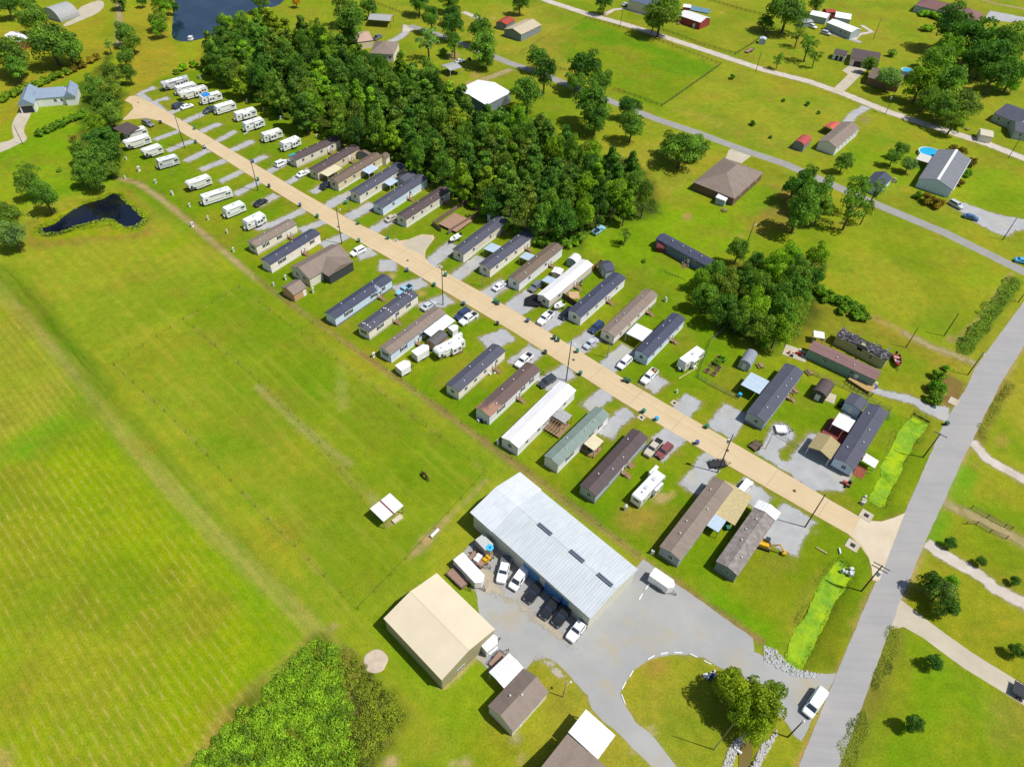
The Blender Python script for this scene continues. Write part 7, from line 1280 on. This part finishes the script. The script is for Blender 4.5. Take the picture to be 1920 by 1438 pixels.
# brownish shrubs by the grey home
for x, y, r_, tn, lab in [(1788,278,9,'red','dark red shrub above the white-ridged home, left'),(1805,283,9,'red','dark red shrub above the white-ridged home, right'),(1825,305,10,'red','dark red shrub by the far corner of the white-ridged home'),(1815,325,9,'mid','green shrub along the white-ridged home'),(1800,342,9,'red','dark shrub along the garden path'),(1740,372,13,'red','brown shrub before the white-ridged home, left'),(1757,380,13,'red','brown shrub before the white-ridged home, right'),(1722,365,9,'mid','green shrub at the corner of the white-ridged home'),
  (1373,144,6,'dark','small round shrub in the upper lawn'),(1411,231,6,'dark','small dark shrub in the upper lawn'),(1469,188,4,'dark','tiny dark shrub below the white road, left'),(1515,195,5,'dark','tiny dark shrub below the white road, middle'),(1535,211,4,'dark','tiny dark shrub below the white road, right'),(1445,257,4,'dark','tiny dark shrub by the narrow lane'),(1208,489,5,'mid','small shrub near the sparse tree'),(1346,678,9,'mid','garden shrub between the raised beds, left'),(1357,672,9,'mid','garden shrub between the raised beds, right'),
  (343,126,10,'bright','bush above the first camper'),(362,120,9,'bright','bush beside the wood corner'),(330,135,7,'mid','low bush above the first camper'),(111,318,6,'mid','small bush in the lawn left of the belt'),(1763,703,14,'mid','bush on the brown roadside lot, upper'),(1753,745,16,'mid','bush on the brown roadside lot, lowest'),(1760,725,18,'mid','bush on the brown roadside lot, middle'),(1775,690,8,'bright','small bush on the brown roadside lot, top'),(1600,395,4,'grey','tiny pale shrub by the lane'),
  (1165,455,5,'olive','low shrub under the yellowish tree'),(610,262,6,'bright','bush at the wood edge by the tarped home'),(1080,455,8,'bright','bush at the lower tip of the wood'),(1040,440,9,'bright','bright bush at the wood edge near the old pickup'),(950,410,9,'bright','bright bush at the wood edge by the dog yard')]:
    tree((x, y), rpx((x, y), r_, 1), 'shrub', tn, lab, None)
for i, (x, y) in enumerate([(15,735),(48,715),(85,700),(120,685),(170,665),(208,650),(262,632),(300,615),(335,600),(395,575),(445,558),(498,535),(550,510),(580,490),(612,480),(675,450),(722,425)]): p = c('A', x, y); tree(p, 1.9, 'shrub', 'olive' if i < 12 else 'red', 'rounded shrub in the long hedge above the white farmhouse', 'hedge shrubs above the farmhouse', h=2.9)
for x, y in [(292,992),(345,970),(395,948),(447,928),(497,902),(543,882),(590,862),(635,842)]: p = c('A', x, y); tree(p, 1.75, 'shrub', 'mid', 'rounded shrub in the short row below the white farmhouse', 'shrubs below the farmhouse', h=2.8)
for x, y in [(1175,100),(1210,108),(1245,115),(1280,125),(1320,135),(1195,210),(1700,228),(1740,238),(1780,250),(1815,258)]: p = c('D', x, y); tree(p, 3.4, 'shrub', 'bright', 'clipped bush in the hedge near the red-brown hipped house', 'hedge bushes by the red-brown hipped house', h=3)
# --- undergrowth (uncountable)
def undergrowth(name, poly, n, size, zmax, label, tint, seed, edge=2.0, bare=0.0, hole=None):
    r = np.random.default_rng(seed); a = np.array(poly); X_ = r.uniform(a[:,0].min(), a[:,0].max(), n*3); Y_ = r.uniform(a[:,1].min(), a[:,1].max(), n*3); d = sdf(X_, Y_, poly)+(fbm(X_+3, Y_, 4, 3)-.5)*4; k = (d < 0) if hole is None else (d < 0) & (sdf(X_, Y_, hole)+(fbm(X_, Y_+7, 1.5, 2)-.5)*1.2 > 0); X_, Y_, d = X_[k][:n], Y_[k][:n], d[k][:n]
    hgt = zmax*np.clip(-d/edge, .12, 1)*(.1+2.2*fbm(X_, Y_, 3.0, 3)**2.2)*(.25+1.2*fbm(X_+40, Y_, 1.3, 2)); Z_ = hgt*r.uniform(.55, 1.05, len(X_)); P = np.stack([X_, Y_, Z_], 1); N = r.normal(size=P.shape)*.6; N[:,2] += 1; N /= np.linalg.norm(N, axis=1)[:, None]
    q = np.cross(N, r.normal(size=N.shape)); q /= np.linalg.norm(q, axis=1)[:, None]; b = np.cross(N, q); s_ = (size*r.uniform(.5, 1.4, len(X_)))[:, None]; V = np.stack([P-q*s_, P-b*s_*.6+N*s_*.2, P+q*s_, P+b*s_*.6+N*s_*.2], 1).reshape(-1, 3)
    lv = np.clip(fbm(X_+9, Y_+2, 5, 3)*1.5-.3+r.normal(0, .16, len(X_)), 0, 1); me = mesh_from_quads(name, V, lv, SHL); o = bpy.data.objects.new(name, me); COL.objects.link(o); o.color = (*tint, 1); tag(o, label, 'undergrowth', None, 'stuff'); return o
TH = WP([(603,1196),(630,1206),(645,1240),(650,1290),(668,1340),(660,1400),(690,1445),(640,1520),(480,1600),(300,1520),(352,1440),(385,1400),(440,1345),(482,1308),(510,1265),(560,1222)])
TB = WP([(640,1210),(665,1228),(700,1270),(740,1305),(768,1335),(745,1370),(700,1430),(670,1470),(650,1400),(665,1330),(640,1270)])
def clumps(name, poly, n, rmin, rmax, zr, dens, size, label, tint, seed, cat='undergrowth', edge=.6):
    r = np.random.default_rng(seed); a = np.array(poly); cs, rs_, ne = [], [], []
    while len(cs) < n:
        x, y = r.uniform(a[:,0].min(), a[:,0].max()), r.uniform(a[:,1].min(), a[:,1].max()); d = sdf(np.array([x]), np.array([y]), poly)[0]
        if d > r.uniform(-2.5, .4)*edge: continue
        q = r.uniform(rmin, rmax)*(1 if d < -2 else .7); cs.append((x, y, q*r.uniform(*zr))); rs_.append(q); ne.append(int(dens*q*q)+20)
    V, lv = leaves(r, cs, rs_, ne, size); off = np.repeat(r.uniform(-.3, .3, len(cs)), ne); lv = np.clip(lv+off, 0, 1); V[:, 2] = np.maximum(V[:, 2], .03)
    me = mesh_from_quads(name, V, lv, SHL); o = bpy.data.objects.new(name, me); COL.objects.link(o); o.color = (*tint, 1); tag(o, label, cat, None, 'stuff'); return o
clumps('thicket', TH, 640, .35, 1.35, (.0, .65), 150, .17, 'bright green tangled thicket at the bottom left', (1.3,1.12,1), 11)
undergrowth('thicket_floor', TH, 16000, .16, .5, 'low growth between the thicket bushes', (1.1,.95,1), 31)
undergrowth('dry_grass_tufts', TB, 9000, .12, .5, 'dry tufts between the brown brush', (1.3,.62,1.9), 32)
clumps('dry_brush', TB, 230, .35, 1.1, (.1, .8), 170, .12, 'brownish dry brush on the right side of the thicket', (1.4,.86,1.3), 12)
clumps('dry_brush', TH, 60, .4, 1.1, (.2, .9), 150, .11, 'scattered brownish bushes inside the green thicket', (1.5,.85,1.2), 33)
undergrowth('tall_weeds', WP([(1890,520),(1912,532),(1878,585),(1840,640),(1815,672),(1793,660),(1800,640),(1840,580)]), 9000, .2, 1.5, 'strip of tall weeds in the roadside ditch', (.95,.8,.9), 13, 1.2)
undergrowth('roadside_weeds', WP(cc('N',(930,380),(1000,400),(960,520),(860,760),(760,1000),(690,1200),(630,1450),(530,1450),(620,1150),(720,940),(840,660),(900,480))), 9000, .11, .3, 'strip of dry weeds along the asphalt road', (1.25,.8,1.2), 14, .2)
undergrowth('roadside_weeds', WP(cc('K',(1800,0),(1850,10),(1750,140),(1650,320),(1600,410),(1560,390),(1620,260),(1700,120))), 3500, .13, .5, 'dry weeds on the upper road verge', (1.4,.85,1.2), 15, .8)
undergrowth('wood_floor', WP(wooded), 26000, .3, 2.0, 'low growth under the long dense wood', (.75,.75,.8), 16, 3); undergrowth('wood_floor', WP([(1315,560),(1345,510),(1430,500),(1525,500),(1520,560),(1495,630),(1440,650),(1360,615)]), 8000, .25, 1.6, 'low growth under the round wood', (.8,.85,.8), 17, 3)
for i, (k_, pts_, n_, lab) in enumerate([('E',((200,330),(300,230),(420,200),(560,120),(700,50),(820,0),(920,10),(1020,120),(1110,210),(1080,290),(930,310),(800,270),(600,290),(350,350)),9000,'tall reeds around the small pond')]): undergrowth('reeds', WP(cc(k_, *pts_)), n_, .14, .55, lab, (1.7,1.15,.6), 20+i, 1.5, hole=grow(POND1,1.03))
for i, (D_, lab) in enumerate(((DITCH1, 'grassy fringe of the upper algae ditch'), (DITCH2, 'grassy fringe of the lower algae ditch'))):
    undergrowth('ditch_grass', grow(D_, 1.1), 5000, .1, .35, lab, (1.25,.95,.8), 40+i, .2, hole=grow(D_, .93))
def rocks(poly, n, smin, smax, name, label, rgb, seed):
    rs = random.Random(seed); a = np.array(poly); b2 = MB(); k = 0
    while k < n:
        x, y = rs.uniform(a[:,0].min(), a[:,0].max()), rs.uniform(a[:,1].min(), a[:,1].max())
        if not inpoly(x, y, poly): continue
        k += 1; s_ = rs.uniform(smin, smax); t = rs.uniform(0, 3); pr = [(x+math.cos(t+i*1.2566)*s_*rs.uniform(.7,1.1), y+math.sin(t+i*1.2566)*s_*rs.uniform(.7,1.1)) for i in range(5)]; cx_, cy_ = x, y; z = s_*rs.uniform(.5,1.0)
        b2.loft([[(p[0],p[1],-.1) for p in pr], [(cx_+(p[0]-cx_)*.9, cy_+(p[1]-cy_)*.9, z*.6) for p in pr], [(cx_+(p[0]-cx_)*.5, cy_+(p[1]-cy_)*.5, z) for p in pr]])
    tag(b2.build(name, cm('riprap', rgb, var=.2, scale=6)), label, 'rocks', None, 'stuff')
rocks(WP(cc('N',(-40,520),(60,560),(120,630),(200,700),(330,730),(400,745),(340,770),(200,760),(60,690),(-30,640))), 420, .12, .3, 'riprap', 'grey riprap stones between the yard entrance and algae ditch', (205,205,205), 1)
rocks(WP(cc('M',(1640,1260),(1760,1170),(1740,1240),(1680,1330),(1640,1440),(1570,1440))), 300, .12, .28, 'riprap', 'grey riprap stones left of the muddy ditch', (210,205,200), 2); rocks(WP(cc('M',(1880,1250),(1917,1230),(1990,1150),(1980,1200),(1850,1440),(1790,1440))), 260, .12, .28, 'riprap', 'grey riprap stones right of the muddy ditch', (210,205,200), 3)
# --- labels that would be shared get a place of their own
from collections import defaultdict
dd = defaultdict(list)
for o in THINGS: dd[o['label']].append(o)
ORD = ['leftmost','second from left','third from left','fourth from left','fifth from left','sixth from left','seventh from left']
for lab, L_ in dd.items():
    if len(L_) > 1 and len(L_) <= 7:
        L_.sort(key=lambda o: pix(o.matrix_world.translation if o.parent else o.location)[0])
        for i, o in enumerate(L_): o['label'] = lab+', '+('left of two' if len(L_) == 2 and i == 0 else 'right of two' if len(L_) == 2 else ORD[i] if i < len(L_)-1 else 'rightmost of %d' % len(L_))
print('wood trees', WOODN, 'objects', len(bpy.data.objects))
# ================================================================ LIGHT
w = bpy.data.worlds.new('World'); sc.world = w; w.use_nodes = True; nt = w.node_tree
sky = nt.nodes.new('ShaderNodeTexSky'); sky.sky_type = 'NISHITA'; sky.sun_disc = False
EL, AZ = math.radians(60), math.radians(-15)
sky.sun_elevation = EL; sky.sun_rotation = math.pi/2-AZ
nt.links.new(sky.outputs[0], nt.nodes['Background'].inputs[0]); nt.nodes['Background'].inputs[1].default_value = .10
sl = bpy.data.lights.new('sun', 'SUN'); sl.energy = 4.85; sl.angle = math.radians(.5); sl.color = (1, .975, .93)
so = bpy.data.objects.new('sun', sl); COL.objects.link(so)
dv = Vector((math.cos(AZ)*math.cos(EL), math.sin(AZ)*math.cos(EL), math.sin(EL))); so.rotation_euler = dv.to_track_quat('Z', 'Y').to_euler(); so.location = dv*200
sc.view_settings.view_transform = 'Standard'; sc.view_settings.look = 'None'; sc.view_settings.exposure = .07; sc.view_settings.gamma = 1
sc.cycles.max_bounces = 5; sc.cycles.transparent_max_bounces = 4
